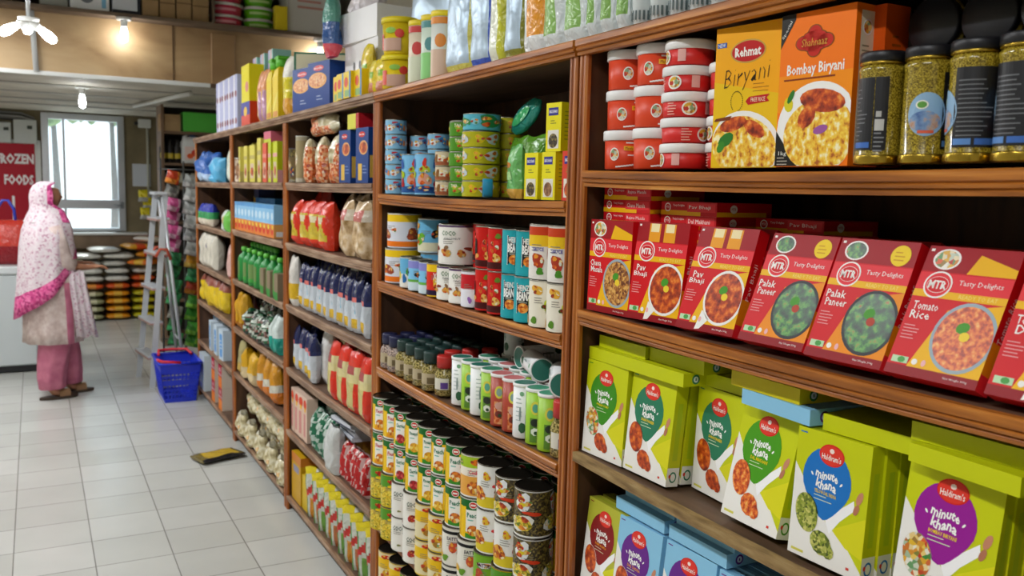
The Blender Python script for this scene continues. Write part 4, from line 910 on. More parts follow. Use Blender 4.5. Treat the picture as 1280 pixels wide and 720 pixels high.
dto = d_generic([(.05, .95, C('cc1c16')), (.05, .2, C('4a1414'))], [(-.05, .55, .45, .18, C('e0302a')), (-.02, .3, .4, .1, C('e8c060')), (.1, .5, .3, .2, C('2a1a14')), (-.0, .8, .3, .06, C('6a8a2a')), (.13, .3, .2, .08, C('e0a050'))])
tins('tom', tin(.036, .112, C('cc1c16'), dto, METAL), Ys((609, 625), 1.06, 1.35), 1.066, z, .038, .112, 2, 'deep red tomato tin', 'beside turquoise bean tins', 'red tomato tins on the second shelf', turn=.5)
tins('tom', None, Ys((605, 622), 1.15, 1.35), 1.145, z, .038, .112, 2, 'deep red tomato tin at the back', 'behind the front pair', 'red tomato tins on the second shelf', turn=.5)
def dhz(m, P, r, h):
    q = 2 * math.pi * r; m.rect(P, -q * .42, h * .05, q * .42, h * .95, C('25a3ae'), .0004, 22)
    for o in (-q * .3, 0.0, q * .3):
        m.poly(P, [(o - .019, h * .2), (o + .017, h * .16), (o + .021, h * .86), (o - .019, h * .86)], C('f0f0ea'), .0010)
        m.poly(P, [(o - .0175, h * .215), (o + .016, h * .175), (o + .0195, h * .845), (o - .0175, h * .845)], C('17242a'), .0014)
        m.text(P, 'HEINZ', o, h * .76, .030, .014, C('f4f4f0'), .0018, bold=.03); m.text(P, 'BEANZ', o + .001, h * .585, .036, .022, C('f4f4f0'), .0018, bold=.05)
        m.ell(P, o, h * .32, .014, .0125, ramp_mat('food_beans_orange', 'cells', 120, [(.2, 'b84a10'), (.5, 'e88a20'), (.8, 'f8c060')], .35), .0018, 14)
        m.lines(P, o - .012, h * .47, .024, 2, .004, .0015, C('c8c8b8'), .0018)
tins('hz', tin(.036, .112, C('25a3ae'), dhz, METAL), Ys((644, 663), 1.062, 1.35), 1.066, z, .038, .112, 2, 'turquoise baked bean tin', 'beside the red tomato tins', 'turquoise bean tins on the second shelf', turn=.45)
tins('hz', None, Ys((641, 660), 1.15, 1.35), 1.145, z, .038, .112, 2, 'turquoise baked bean tin at the back', 'behind the front pair', 'turquoise bean tins on the second shelf', turn=.3)
dsa = d_generic([(.05, .95, C('e8e4dc')), (.6, .95, C('e8c020')), (.8, .95, C('c8401c'))], [(0, .35, .45, .16, C('b0402a')), (.02, .15, .3, .07, C('4a8a2a')), (.12, .5, .2, .12, C('c83a2a'))], [('SAUCE', .0, .55, .028, .009, C('5a5aa8'))])
tins('sau', tin(.040, .130, C('e8e4dc'), dsa, METAL), [1.797, 1.7145], 1.066, z + .1135, .040, .112, 1, 'cream tin with red meatball print and yellow band', 'above, right post', 'meatball tins at the right post', turn=.4)
dsb = d_generic([(.05, .95, C('ece6d4'))], [(-.05, .8, .4, .12, C('e8b040')), (.06, .45, .35, .14, C('c8d82a')), (-.08, .15, .3, .08, C('5a8a2a')), (.1, .15, .3, .1, C('d8a02a')), (.02, .45, .15, .06, C('3a5a1a'))])
tins('sbu', tin(.040, .112, C('ece6d4'), dsb, METAL), [1.797, 1.7145], 1.066, z, .040, .112, 1, 'cream tin with green and yellow print', 'below, right post', 'cream tins at the right post', turn=.4)
# -- third shelf: small seasoning jars and tall canisters
z = SB[2]
def sjar(capm, key):
    def b():
        r, h = .0255, .112; m = MB(); m.lathe([(r * .85, .0004), (r, .004), (r, h * .5), (r * .92, h * .58), (r * .7, h * .66), (r * .68, h * .70)], SPJAR if key != 'p' else ramp_mat('pepper_contents', 'cells', 330, [(.2, '5a4a44'), (.5, '9a8a84'), (.8, 'd0b8a8')], .25), 20)
        P = wrap(r); lab = MB(); lab.rect(P, -.02, h * .18, .02, h * .46, T('d8d4c4') if key == 'r' else T('b8a888'), .0006, 8); lab.rect(P, 0, h * .2, .018, h * .36, T('5a3a8a') if key == 'r' else T('6a5a3a'), .0011, 4)
        l = MB(); l.lathe([(r * .74, h * .70), (r * .82, h * .705), (r * .82, h * .97), (r * .76, h), (.001, h)], capm, 20)
        return 'seasoning_jar', [('jar_glass', m), ('cap', l), ('paper_label', lab)]
    return b
caps = {'p': T('20244a'), 'g': T('1f3a36'), 'r': T('c02a24')}
us = [(481, 'p'), (493, 'p'), (507, 'g'), (519, 'g'), (531, 'g'), (543, 'g'), (555, 'r')]
nm = {'p': 'dark blue capped', 'g': 'dark green capped', 'r': 'red capped'}
for row in range(4):
    for i, (u, c) in enumerate(us):
        X = 1.078 + row * .054; Y = 2.852 - i * .0755 - (.02 if row % 2 else 0)
        c2 = 'r' if (row > 0 and i >= 5) else c
        if row >= 1 and i == 6: continue
        put('sj' + c2, sjar(caps[c2], c2), (X, Y, z + .0003), 'small seasoning jar with %s lid, %s from left, %s row' % ({'p': 'dark blue', 'g': 'dark green', 'r': 'red'}[c2], ORD[i], ['front', 'second', 'third', 'back'][row]), 'seasoning jar', 'small seasoning jars on the third shelf of the second unit', (0, 0, R(40 + 13 * ((i * 5 + row * 3) % 5))), (1.25, 1.25, 1.08))
def canister(kind):
    cols = {'white': ('eceeee', '2f7a6a'), 'lime': ('9aca2a', '4a9a7a'), 'red': ('a83a22', 'd87a7a'), 'clear': ('a8b83a', 'c83a2a')}[kind]
    def b():
        r, h = .0295, .140; m = MB(); m.lathe([(r * .97, .0003), (r, .002), (r, h - .008)], T(cols[0]), 26); P = wrap(r); q = math.pi * r
        for s in (-.62, 0, .62):
            o = s * q
            if kind == 'white': m.lines(P, o - .012, h * .72, .02, 6, .011, .0025, T('b8c4c4'), .0006, 3); m.ell(P, o + .004, h * .82, .006, .006, T('7ab08a'), .0006, 10); m.ell(P, o + .006, h * .2, .01, .014, T('2a5a3a'), .0008, 7); m.ell(P, o, h * .45, .003, .02, T('8a9a9a'), .0006, 6)
            else:
                m.ell(P, o, h * .66, .013, .017, T('e0d84a'), .0008, 14); m.ell(P, o, h * .66, .008, .011, T('5aa890' if kind == 'lime' else '8aa8a0'), .0012, 12)
                m.rect(P, o - .014, h * .05, o + .014, h * .48, T('5a8a2a') if kind == 'lime' else NOODLE, .0006, 4)
                m.ell(P, o, h * .40, .012, .010, T('1c2a1c') if kind == 'lime' else T('d0a090'), .0010, 12); m.ell(P, o, h * .24, .011, .010, T('e4ecdc') if kind == 'lime' else T('7a2a20'), .0014, 7); m.ell(P, o + .002, h * .22, .005, .005, T('2a4a2a'), .0018, 6)
                m.rect(P, o + .015, h * .05, o + .0185, h * .9, T('c8d85a') if kind == 'lime' else T('e0a83a'), .0008, 1)
        l = MB(); l.lathe([(r * 1.0, h - .009), (r * 1.06, h - .008), (r * 1.06, h - .001), (r * 1.0, h), (r * .93, h - .0006)], WHITE, 26, caps=False); l.lathe([(r * .93, h - .0007), (r * .9, h - .003), (.001, h - .003)], T(cols[1]), 26)
        return 'canister', [('canister_body', m), ('lid', l)]
    return b
seq = ['white', 'lime', 'white', 'lime', 'red', 'red', 'white', 'lime', 'lime']
Yc = 2.277
GC = 'tall paper canisters on the third shelf of the second unit'
dn = {'white': 'white canister with green lid', 'lime': 'lime green canister with picture print', 'red': 'brownish red canister with pink lid', 'clear': 'canister'}
for i, k in enumerate(seq):
    put('can' + k, canister(k), (1.078 + .002 * (i % 2), Yc - i * .0625, z + .0003), '%s, %s in the front row of canisters' % (dn[k], ORD[i]), 'canister', GC, (0, 0, R(38 + 11 * (i % 3))))
put('sjr', None, (1.076, Yc - 9 * .0625 + .0, z + .0003), 'larger jar with red lid at the right post beside canisters', 'seasoning jar', None, (0, 0, R(40)), (1.15, 1.15, 1.2))
for i in range(8):
    k = ['lime', 'white', 'red', 'white'][i % 4]
    put('can' + k, None, (1.156, Yc - .02 - i * .0625, z + .0003), '%s, %s in the second row of canisters' % (dn[k], ORD[i]), 'canister', GC, (0, 0, R(20 * i)))
    if i < 7: put('can' + ['white', 'lime'][i % 2], None, (1.232, Yc - .02 - i * .0625, z + .0003), '%s, %s in the third row of canisters' % (dn[['white', 'lime'][i % 2]], ORD[i]), 'canister', GC, (0, 0, R(20 * i)))
put('canwhite', None, (1.232, Yc - .03, z + .1406), 'white canister standing on the others at their left end', 'canister', GC, (0, 0, 0), (1, 1, .92))
put('canwhite', None, (1.28, 2.04, z + .1412), 'white canister lying end-on with its dark green lid forward', 'canister', GC, (0, R(-90), 0))
put('canwhite', None, (1.155, 2.02, z + .1412), 'white canister lying across the row, dark green lid to the right', 'canister', GC, (0, R(-90), R(72)))
put('canwhite', None, (1.14, 1.83, z + .1412), 'white canister lying beside the right post on the others', 'canister', GC, (0, R(-90), R(60)))
put('canwhite', None, (1.30, 1.80, z + .1412), 'pale canister lying end-on in the shadow near right post', 'canister', GC, (0, R(-90), 0))
# -- stacked fruit and vegetable tins
z = SB[3]
SM = .114; BG_ = .1195
def bigs(nm_, d, body='f2f2ea'): return tin(.0495, BG_, C(body), d, SHADEMETAL)
POM = ramp_mat('food_red_fruit', 'cells', 120, [(.2, '7a0a14'), (.5, 'c01c24'), (.85, 'e0605a')], .35)
YF = ramp_mat('food_yellow_fruit', 'cells', 120, [(.2, 'd08a10'), (.5, 'f0c028'), (.85, 'f8e070')], .35)
kinds = {
 'fiesta': (d_fruit('Fiesta', FRUIT, 'e89a1a'), 'yellow and green Fiesta tin'),
 'pome': (d_fruit('Cherries', POM), 'green and red fruit tin'),
 'pine': (d_fruit('Pineapple', YF), 'green and yellow pineapple tin'),
 'peach': (d_fruit('Peach', FRUIT), 'green and yellow peach tin'),
 'cock': (d_generic([(.05, .95, C('e8a84a')), (.7, .95, C('a8c82a')), (.5, .7, C('f0e8d8'))], [(0, .25, .6, .18, FRUIT), (0, .84, .4, .08, C('e87a1a')), (.12, .8, .3, .07, C('3a8a2a'))], [('Cocktail', 0, .6, .04, .012, C('d8304a'))]), 'orange and lime fruit cocktail tin'),
 'whi': (d_generic([(.05, .95, C('ecece6')), (.05, .3, C('e0c82a'))], [(-.1, .35, .5, .2, FRUIT), (.1, .3, .3, .15, C('e8902a')), (-.02, .75, .3, .1, C('e8c02a')), (.05, .55, .1, .05, C('d8383a'))]), 'white tin with orange fruit print'),
 'dark': (d_generic([(.05, .95, BEANS)], [(-.08, .72, .55, .2, C('e8ecec')), (-.1, .8, .3, .09, C('c8281c')), (-.08, .68, .28, .06, C('e0c82a')), (-.1, .3, .75, .2, C('e8e8e0')), (-.1, .3, .68, .17, CORN), (.0, .52, .55, .05, C('d8401c'))]), 'dark tin with beans and red chilli print')}
GTN = 'stacked fruit and vegetable tins low in the second unit'
col0 = 2.823; pit = .1025
order = ['fiesta', 'fiesta', 'pome', 'pine', 'pine', 'peach', 'peach', 'cock', 'whi', 'dark', 'dark']
lower = ['fiesta', 'fiesta', 'pome', 'pome', 'pine', 'pine', 'peach', 'peach', 'whi', 'whi', 'dark']
small = ['corn', 'corn', 'coco', 'coco2', 'ykit', 'ykit', 'eat', 'eat', 'eat2', 'corn', 'corn']
sk = {
 'corn': (d_generic([(.05, .95, CORN), (.62, .95, C('5a9a2a'))], [(0, .78, .32, .09, C('d02818')), (0, .65, .35, .05, C('f0d020'))]), 'small sweetcorn tin', 'd8c020'),
 'coco': (d_generic([(.05, .95, SNOW)], [(.1, .3, .3, .12, C('7a2a20')), (0, .2, .15, .04, C('8a8a4a'))], [('COCO', 0, .7, .035, .014, C('2a4a3a'))]), 'small white coconut milk tin', 'f0eee6'),
 'coco2': (d_generic([(.05, .95, SNOW)], [(.0, .3, .4, .14, POM), (.1, .1, .3, .05, C('8a2020'))], [('COCO', 0, .7, .035, .014, C('2a4a3a'))]), 'small white tin with dark red print', 'f0eee6'),
 'ykit': (d_generic([(.05, .95, C('e8dcb0')), (.5, .8, C('f0c41a'))], [(0, .85, .4, .08, C('d02818')), (0, .3, .5, .18, ramp_mat('food_yellow_plate', 'cells', 60, [(.2, '8a5a10'), (.5, 'e0a81a'), (.85, 'f0dc60')], .35))]), 'small yellow tin with red badge', 'e8c840'),
 'eat': (d_generic([(.05, .95, C('ece8dc')), (.82, .9, C('1a1a1a'))], [(0, .5, .4, .16, C('d85a3a')), (.12, .25, .3, .12, C('e0b03a')), (-.1, .2, .3, .1, C('6a9a2a'))], [('EATTIES', 0, .72, .035, .010, C('2a1a3a'))]), 'small cream tin with tomato print', 'ece8dc'),
 'eat2': (d_generic([(.05, .95, C('7ab02a')), (.05, .4, C('d0cc3a'))], [(-.05, .5, .4, .14, C('c8503a')), (0, .74, .6, .08, C('ece8ec'))], [('EATTIES', 0, .74, .035, .010, C('2a1a3a'))]), 'small lime tin with tomato print', '7ab02a')}
z_a = z + .0004
for row in range(2):
    X = 1.052 + row * .103
    for i in range(11):
        Y = col0 - i * pit + (.0 if row == 0 else -.01 * (row == 1))
        if i == 10: Y = max(Y, 1.775 - .0)
        rw = ['front', 'middle', 'back'][row]
        ty = .85 + .16 * math.sin(i * 2.1)
        if i < 11:
            for lv in range(2):
                if row == 0:
                    k = small[i]; d, nm_, bc = sk[k]
                    put('tn' + k, tin(.0395, SM, C(bc), d, SHADEMETAL), (X - .006, col0 - i * pit + .003, z_a + lv * (SM + .0006)), '%s, %s column from left, small tins, %s' % (nm_, ORD[i], ['bottom row', 'second row'][lv]), 'tin', GTN, (0, 0, ty), (1.2, 1.2, 1))
            if row == 0:
                for lv in range(2):
                    k = (lower if lv == 0 else order)[i]; d, nm_ = kinds[k]
                    put('tb' + k, bigs(k, d), (X, col0 - i * pit, z_a + .2292 + lv * (BG_ + .0006)), '%s, %s column from left, %s tin row' % (nm_, ORD[i], ['third', 'top'][lv]), 'tin', GTN, (0, 0, ty), (.975, .975, 1))
            elif row == 1:
                for lv in range(4):
                    k = ['pine', 'peach', 'pome'][(i + lv + row) % 3]; d, nm_ = kinds[k]
                    put('tb' + k, bigs(k, d), (X + .003, col0 - i * pit, z_a + lv * .1171), '%s behind the front tins, %s column, %s up' % (nm_, ORD[i], ORD[lv]), 'tin', GTN, (0, 0, ty), (1, 1, .975))
# -- bottom shelf of the second unit
z = SB[4]
for row in range(2):
    for i in range(11):
        for lv in range(2):
            k = ['eat', 'eat2', 'ykit', 'corn'][(i + row + lv) % 4] if i else 'ykit'; d, nm_, bc = sk[k]
            put('tn' + k, None, (1.07 + .11 * row, 2.80 - i * .1035, z + .0004 + lv * (.1209)), '%s on the bottom shelf, %s column, %s row, %s' % (nm_, ORD[i], ['front', 'back'][row], ['lower', 'upper'][lv]), 'tin', 'tins on the bottom shelf of the second unit', (0, 0, .7 + .2 * (i % 3)), (1.25, 1.25, 1.056))
# ================================================================== goods of the third, fourth and farthest bays
def row_of(key, build, u0, u1, n, X, z, label, cat, group, rots=None, scale=None, zoff=0, zi=0, jit=0.0, shape='%s, %s from left'):
    "n copies spread between the columns u0 and u1 (centres), standing on z"
    Ya, Yb = yu(u0, X, z + .08), yu(u1, X, z + .08); out = []
    p = proto(key, build); ms = [p] if p.type == 'MESH' else CHILD[p.name]; ey = max(v.co.y for q in ms for v in q.data.vertices) - min(v.co.y for q in ms for v in q.data.vertices)
    ex = max(v.co.x for q in ms for v in q.data.vertices) - min(v.co.x for q in ms for v in q.data.vertices)
    if NOWBAY[0] and z < 1.86 and n > 1:
        b0, b1 = NOWBAY[0]; hw = min(ey * .45, (b1 - b0) * .3); Ya = min(Ya, b1 - hw); Yb = max(Yb, b0 + hw)
    for i in range(n):
        Y = Ya + (Yb - Ya) * (i / (n - 1) if n > 1 else 0)
        r = rots(i) if callable(rots) else (rots or (0, 0, 0))
        s = (scale(i) if callable(scale) else scale) or (1, 1, 1)
        if n > 1:
            pt = abs(Yb - Ya) / (n - 1) * .985; wd = ey * s[1] * math.cos(r[2]) + ex * s[0] * abs(math.sin(r[2])) * .6 + abs(math.sin(r[0])) * .1
            if wd > pt: s = (s[0], s[1] * max(.45, (pt - ex * s[0] * abs(math.sin(r[2])) * .6 - abs(math.sin(r[0])) * .1) / (ey * s[1] * math.cos(r[2]))), s[2])
        out.append(put(key, build, (X + jit * ((i * 7) % 3 - 1), Y, z + .0004 + zoff), (shape % (label, ORD[i])) if n > 1 else label, cat, group, r, s))
    return out
J = lambda a, b=0: (lambda i: (R(b * ((i * 5) % 3 - 1)), 0, R(a * ((i * 7) % 5 - 2))))
# ---- third bay
NOWBAY[0] = BAYS[2]
z = SCC[0]; W3 = 'first shelf of third unit'
put('dkj', tin(.045, .155, BEANS, d_generic([(.1, .75, C('6a5838'))], [(0, .5, .5, .2, C('a08050')), (.1, .3, .3, .15, C('3a3a5a'))]), T('20264a')), (1.10, yu(363, 1.10, 1.65), z), 'dark jar with navy lid at the left post, first shelf, third unit', 'jar')
put('dkj', None, (1.2, yu(366, 1.2, 1.75), z), 'dark jar behind the pasta bags, first shelf of third unit', 'jar', None, (0, 0, .4), (.8, .8, 1.25))
mac = pouch(.105, .19, .065, lambda u, v: NOODLE if v < .42 or (u > .15 and v < .8) else CLEARP, 5, crumple=.2, neck=.5, name='pasta_pouch')
put('gls', tin(.03, .21, T('b0a890'), d_generic([(.1, .9, C('a89870'))], [(0, .5, .5, .2, C('e0d8b8'))]), T('e8e8e0')), (1.085, yu(376, 1.085, 1.65), z), 'slim pale container between navy lid jar and macaroni bags', 'jar')
row_of('mac', mac, 389, 424, 3, 1.085, z, 'clear bag of orange macaroni on the ' + W3, 'pasta bag', 'clear macaroni bags in the third unit', J(6))
row_of('mac', None, 392, 425, 3, 1.17, z, 'clear macaroni bag behind the front bags, ' + W3, 'pasta bag', 'clear macaroni bags in the third unit', J(8))
put('mac', None, (1.09, yu(394, 1.09, 1.8), z + .2), 'macaroni bag lying across the tops of the standing ones', 'pasta bag', 'clear macaroni bags in the third unit', (R(90), R(0), R(0)), (.95, .85, 1.9))
def spagx(m, w, h, d):
    P = flat(w, h, d); m.ell(P, w * .0, h * .88, w * .25, h * .05, C('d8382a'), .0006, 16); m.text(P, 'Barilla', 0, h * .88, w * .4, h * .03, C('f4f0f0'), .001, bold=.02); m.ell(P, w * .12, h * .64, w * .34, h * .13, C('e8b070'), .0006, 20); m.ell(P, w * .12, h * .64, w * .28, h * .10, CURRYR, .0010, 18); m.rect(P, -w * .3, h * .05, w * .0, h * .35, C('e0b850'), .0006); m.lines(P, w * .05, h * .3, w * .35, 3, h * .06, h * .015, C('8aa0d0'), .0006)
    S = sidef(w, h, d); m.rect(S, -d * .4, h * .1, d * .4, h * .5, C('e0b850'), .0004)
row_of('barc', plainbox(.115, .2, .06, '1f4488', 'pasta_box', spagx), 440, 462, 2, 1.085, z, 'blue pasta box with orange plate picture, ' + W3, 'pasta box', 'blue pasta boxes in the third unit', (0, 0, R(4)))
put('yrb', plainbox(.13, .055, .06, 'd8d43a', 'food_box', lambda m, w, h, d: (m.rect(sidef(w, h, d), -d / 2, 0, d / 2, h, C('c0202a'), .0003), m.rect(flat(w, h, d), w * .25, 0, w / 2, h, C('b81c20'), .0003))), (1.085, yu(451, 1.085, 1.86), z + .2016), 'small yellow and red box on top of the blue pasta boxes', 'food box')
z = SCC[1]; W3 = 'second shelf of third unit'
chip = pouch(.16, .2, .09, lambda u, v: F('d8341a') if v > .72 or v < .16 or abs(u) > .36 + .1 * math.sin(v * 9) else F('c8b02a') if v < .55 or v > .66 else F('e0d8b0'), 8, crumple=.16)
row_of('chip', chip, 370, 415, 4, 1.095, z, 'orange and yellow snack bag on the ' + W3, 'snack bag', 'orange snack bags in the third unit', J(5))
put('redp', pouch(.19, .22, .08, lambda u, v: F('c83020'), 12, crumple=.25), (1.19, yu(386, 1.19, 1.5), z + .03), 'shiny red bag rising behind the orange snack bags', 'snack bag', None, (0, 0, 0))
put('redp', None, (1.32, yu(420, 1.26, 1.5), z), 'shiny red bag in the shadow behind the orange snack bags', 'snack bag', None, (0, 0, .2))
crk = pouch(.14, .215, .085, lambda u, v: CRACK if v < .62 or v > .8 else F('c87870') if -.3 < u < .4 else F('d8ccb8'), 15, crumple=.2)
row_of('crk', crk, 440, 458, 2, 1.09, z, 'clear bag of tan crackers beside the orange bags', 'snack bag', 'clear cracker bags in the third unit', J(5))
row_of('crk', None, 440, 456, 2, 1.19, z, 'clear cracker bag in the back, raised above the front ones', 'snack bag', 'clear cracker bags in the third unit', J(9), zoff=.02)
z = SCC[2]
def pasta_bag(u, v):
    if v > .66: return F('18204e')
    if .60 < v <= .66: return F('d8706a') if abs(u) < .3 else F('20285a')
    if v < .08: return F('b8bcc0')
    if v < .28: return F('d0a81c') if abs(u) < .34 else F('c8ccd0')
    return F('8ab8d0') if (abs(u - .1) < .1 and .35 < v < .6) else F('c4ccd4')
pb = pouch(.085, .2, .055, pasta_bag, 21, crumple=.16, name='pasta_bag')
row_of('pb', pb, 375, 461, 11, 1.085, z, 'navy, white and yellow pasta bag, third shelf of third unit', 'pasta bag', 'navy pasta bags in the third unit', J(5, 3))
row_of('pb', None, 373, 452, 8, 1.16, z, 'navy pasta bag in the back row, third shelf of third unit', 'pasta bag', 'navy pasta bags in the third unit', J(9, 3), zoff=.0, scale=(1, 1, 1.08))
put('wpo', pouch(.09, .23, .06, lambda u, v: F('d0a81c') if v < .45 and v > .15 else F('d8d4cc'), 22, crumple=.16, name='pasta_bag'), (1.08, 4.10, z), 'white and yellow bag at the left post beside navy pasta bags', 'pasta bag')
put('boxt', plainbox(.09, .03, .08, '9a9a8a', 'food_box'), (1.17, yu(455, 1.17, 1.26), z + .222), 'small grey box on top of the navy pasta bags', 'food box')
z = SCC[3]
row_of('pb', None, 371, 399, 4, 1.085, z, 'navy, white and yellow pasta bag, fourth shelf of third unit', 'pasta bag', 'navy pasta bags in the third unit', J(6, 3))
row_of('pb', None, 371, 394, 3, 1.16, z, 'navy pasta bag behind, fourth shelf of third unit', 'pasta bag', 'navy pasta bags in the third unit', J(9, 3))
put('wht', pouch(.09, .24, .07, lambda u, v: F('d8d8d6'), 23, crumple=.1, name='sugar_bag'), (1.12, yu(411, 1.12, .85), z), 'plain white bag between pasta bags and red noodle packs', 'bag')
def nood(u, v):
    if v > .76: return F('d8301c')
    if v > .62: return F('a84848') if abs(u) < .25 else F('d8cc98')
    if v > .5: return F('d8cc90')
    return F('d83420') if abs(u + .02) > .3 or v < .05 else F('ccbf78')
row_of('nood', pouch(.125, .235, .075, nood, 24, crumple=.1, name='noodle_bag'), 422, 462, 4, 1.075, z, 'red and cream noodle bag on the fourth shelf', 'noodle bag', 'red and cream noodle bags in the third unit', J(3))
row_of('nood', None, 424, 460, 3, 1.17, z, 'red and cream noodle bag in the back row', 'noodle bag', 'red and cream noodle bags in the third unit', J(6), zoff=0, scale=(1, 1, 1.06))
z = SCC[4]
def pinkx(m, w, h, d):
    P = flat(w, h, d); m.ell(P, 0, h * .84, w * .38, h * .11, C('d8401c'), .0006, 16); m.ell(P, -.0, h * .72, w * .2, h * .06, C('e8b02a'), .001, 10); m.rect(P, -w * .4, h * .1, w * .1, h * .62, C('cf8a84'), .0004)
row_of('pinkc', plainbox(.075, .205, .05, 'dcc0ac', 'food_carton', pinkx), 366, 388, 4, 1.08, z, 'pinkish carton with orange disc on the fifth shelf', 'food carton', 'pinkish cartons in the third unit', J(2))
def gw(seed):
    rr = random.Random(seed); g = [[rr.random() for _ in range(20)] for _ in range(20)]
    return lambda u, v: F('1c6a4a') if g[int((u + .5) * 11)][int(v * 13)] > .5 else F('b8c8be')
row_of('gwp', pouch(.12, .19, .08, gw(3), 25, crumple=.25), 401, 417, 3, 1.085, z, 'dark green and white bag beside the pinkish cartons', 'bag', 'green and white bags in the third unit', J(9, 5))
row_of('gwp', None, 405, 420, 2, 1.19, z, 'dark green bag in the back above the green white bags', 'bag', 'green and white bags in the third unit', J(9, 5), scale=(1, 1, 1.2))
put('wpk', pouch(.12, .19, .08, lambda u, v: F('c8ccca'), 26, crumple=.25), (1.085, yu(428, 1.085, .5), z), 'silvery white bag between green bags and red bags', 'bag')
def rw(seed):
    rr = random.Random(seed); g = [[rr.random() for _ in range(20)] for _ in range(20)]
    return lambda u, v: F('c0282a') if g[int((u + .5) * 11)][int(v * 13)] > .45 else F('d8b8b4')
row_of('rwp', pouch(.1, .15, .07, rw(5), 27, crumple=.25), 437, 462, 5, 1.08, z, 'red and white bag on the fifth shelf', 'bag', 'red and white bags in the third unit', J(8, 5))
put('ybx', plainbox(.3, .15, .1, 'a87a2a', 'food_box'), (1.175, yu(450, 1.175, .5), z), 'ochre box behind the red and white bags', 'food box')
for k in range(4):
    put('mag', plainbox(.2, .018, .15, 'c8ccd4', 'flat_pack', lambda m, w, h, d: (m.rect(topf(w, h, d), -w * .3, -d * .3, w * .2, d * .2, C('d89a9a'), .0004), m.rect(flat(w, h, d), -w / 2, 0, w / 2, h * .3, C('3a4258'), .0004))), (1.135 + .004 * (k % 2), yu(446, 1.135, .58), z + .1505 + .0182 * k), 'flat white pack lying on the red white bags, %s up' % ORD[k], 'flat pack', 'flat packs on the fifth shelf of third unit', (0, 0, R(3 * k - 4)))
z = SCC[5]
def yel(m, w, h, d):
    P = flat(w, h, d); S = sidef(w, h, d)
    for q, ww in ((P, w), (S, d)): m.rect(q, -ww / 2, h * .82, ww / 2, h, C('c87a2a'), .0003); m.rect(q, -ww * .3, h * .62, ww * .3, h * .76, C('8a8aa8'), .0004)
put('ycar', plainbox(.16, .23, .27, 'c89a18', 'large_carton', yel), (1.19, 4.045, z), 'large mustard yellow carton at the left of the bottom shelf', 'carton')
put('ycar2', plainbox(.085, .16, .12, 'd0b01c', 'food_carton'), (1.12, 3.915, z), 'small bright yellow carton before the large mustard carton', 'carton')
def snk(seed, acc):
    rr = random.Random(seed)
    def f(u, v):
        if v > .88: return F('e0cc20') if u < .1 else F('d8d8d0')
        if abs(v - .62 - .3 * u) < .07: return F('c83028')
        if v < .42 and abs(u) < .25: return F(acc)
        if abs(u) > .4: return F('4a8a3a')
        return F('ccd0c4')
    return f
for i in range(10):
    a = ['d8902a', 'b86a3a', '6a9a3a'][i % 3]
    put('snk%d' % (i % 3), pouch(.105, .235, .045, snk(i, a), 30 + i, crumple=.2), (1.09 + .004 * (i % 2), 3.80 - i * .09, z), 'white snack bag with %s print, %s from left, bottom shelf' % (['orange', 'brown', 'green'][i % 3], ORD[i]), 'snack bag', 'white snack bags on the bottom shelf of third unit', (R(2 * ((i * 3) % 3 - 1)), R(-3), R(40 + 4 * (i % 3))))
for i in range(7):
    put('dks', pouch(.1, .2, .08, lambda u, v: F('3a1c22') if v > .3 else F('9aa03a'), 41, crumple=.25), (1.2, 3.77 - i * .115, z + .0), 'dark maroon snack bag behind the white ones, %s from left' % ORD[i], 'snack bag', 'maroon snack bags on the bottom shelf of third unit', (0, 0, R(10 * (i % 3) - 10)), (1, 1, 1.22))
# ---- fourth bay
NOWBAY[0] = BAYS[3]
z = SD[0]; W4 = 'first shelf of fourth unit'
put('spj', tin(.05, .14, ramp_mat('spice_brown', 'cells', 60, [(.2, '6a3a2a'), (.5, 'a07858'), (.8, 'c8b8a0')], .4), None, ALU), (1.10, yu(297, 1.10, 1.65), z), 'brown jar with silver lid at the left post, fourth unit', 'jar')
def ylx(c2):
    def e(m, w, h, d):
        P = flat(w, h, d); S = sidef(w, h, d)
        m.rect(P, -w * .35, h * .1, w * .3, h * .5, C('d0b8a0'), .0004); m.ell(P, 0, h * .28, w * .25, h * .12, CURRYR, .0008, 12); m.rect(P, -w / 2, h * .62, w / 2, h * .72, C(c2), .0004); m.rect(S, -d / 2, h * .0, d / 2, h * .3, C(c2), .0004)
    return e
row_of('yb1', plainbox(.085, .2, .06, 'd8cc5a', 'spice_box', ylx('b8a860')), 306, 322, 3, 1.08, z, 'pale yellow carton on the ' + W4, 'food carton', 'yellow cartons in the fourth unit', J(3))
put('yb1', None, (1.08, yu(331, 1.08, 1.65), z), 'taller bright yellow carton, ' + W4, 'food carton', None, (0, 0, 0), (1, 1, 1.15))
row_of('yb2', plainbox(.085, .2, .06, 'e05a3a', 'spice_box', ylx('e88a7a')), 338, 350, 1, 1.08, z, 'red carton between the yellow and lime cartons', 'food carton', None)
row_of('yb3', plainbox(.085, .2, .06, 'c4cc1c', 'spice_box', ylx('e0a0a0')), 344.5, 351.5, 2, 1.08, z, 'lime yellow carton on the ' + W4, 'food carton', 'lime cartons in the fourth unit', J(2))
put('pnk', plainbox(.15, .055, .08, 'd86a80', 'food_box', lambda m, w, h, d: m.rect(flat(w, h, d), -w / 2, 0, w / 2, h * .3, C('c8d02a'), .0004)), (1.09, yu(344, 1.09, 1.85), z + .2006), 'pink and lime box lying on top of the cartons', 'food box')
row_of('yb1', None, 312, 350, 4, 1.17, z, 'yellow carton in the back row of the ' + W4, 'food carton', 'yellow cartons in the fourth unit', J(3), scale=(1, 1, 1.15))
z = SD[1]
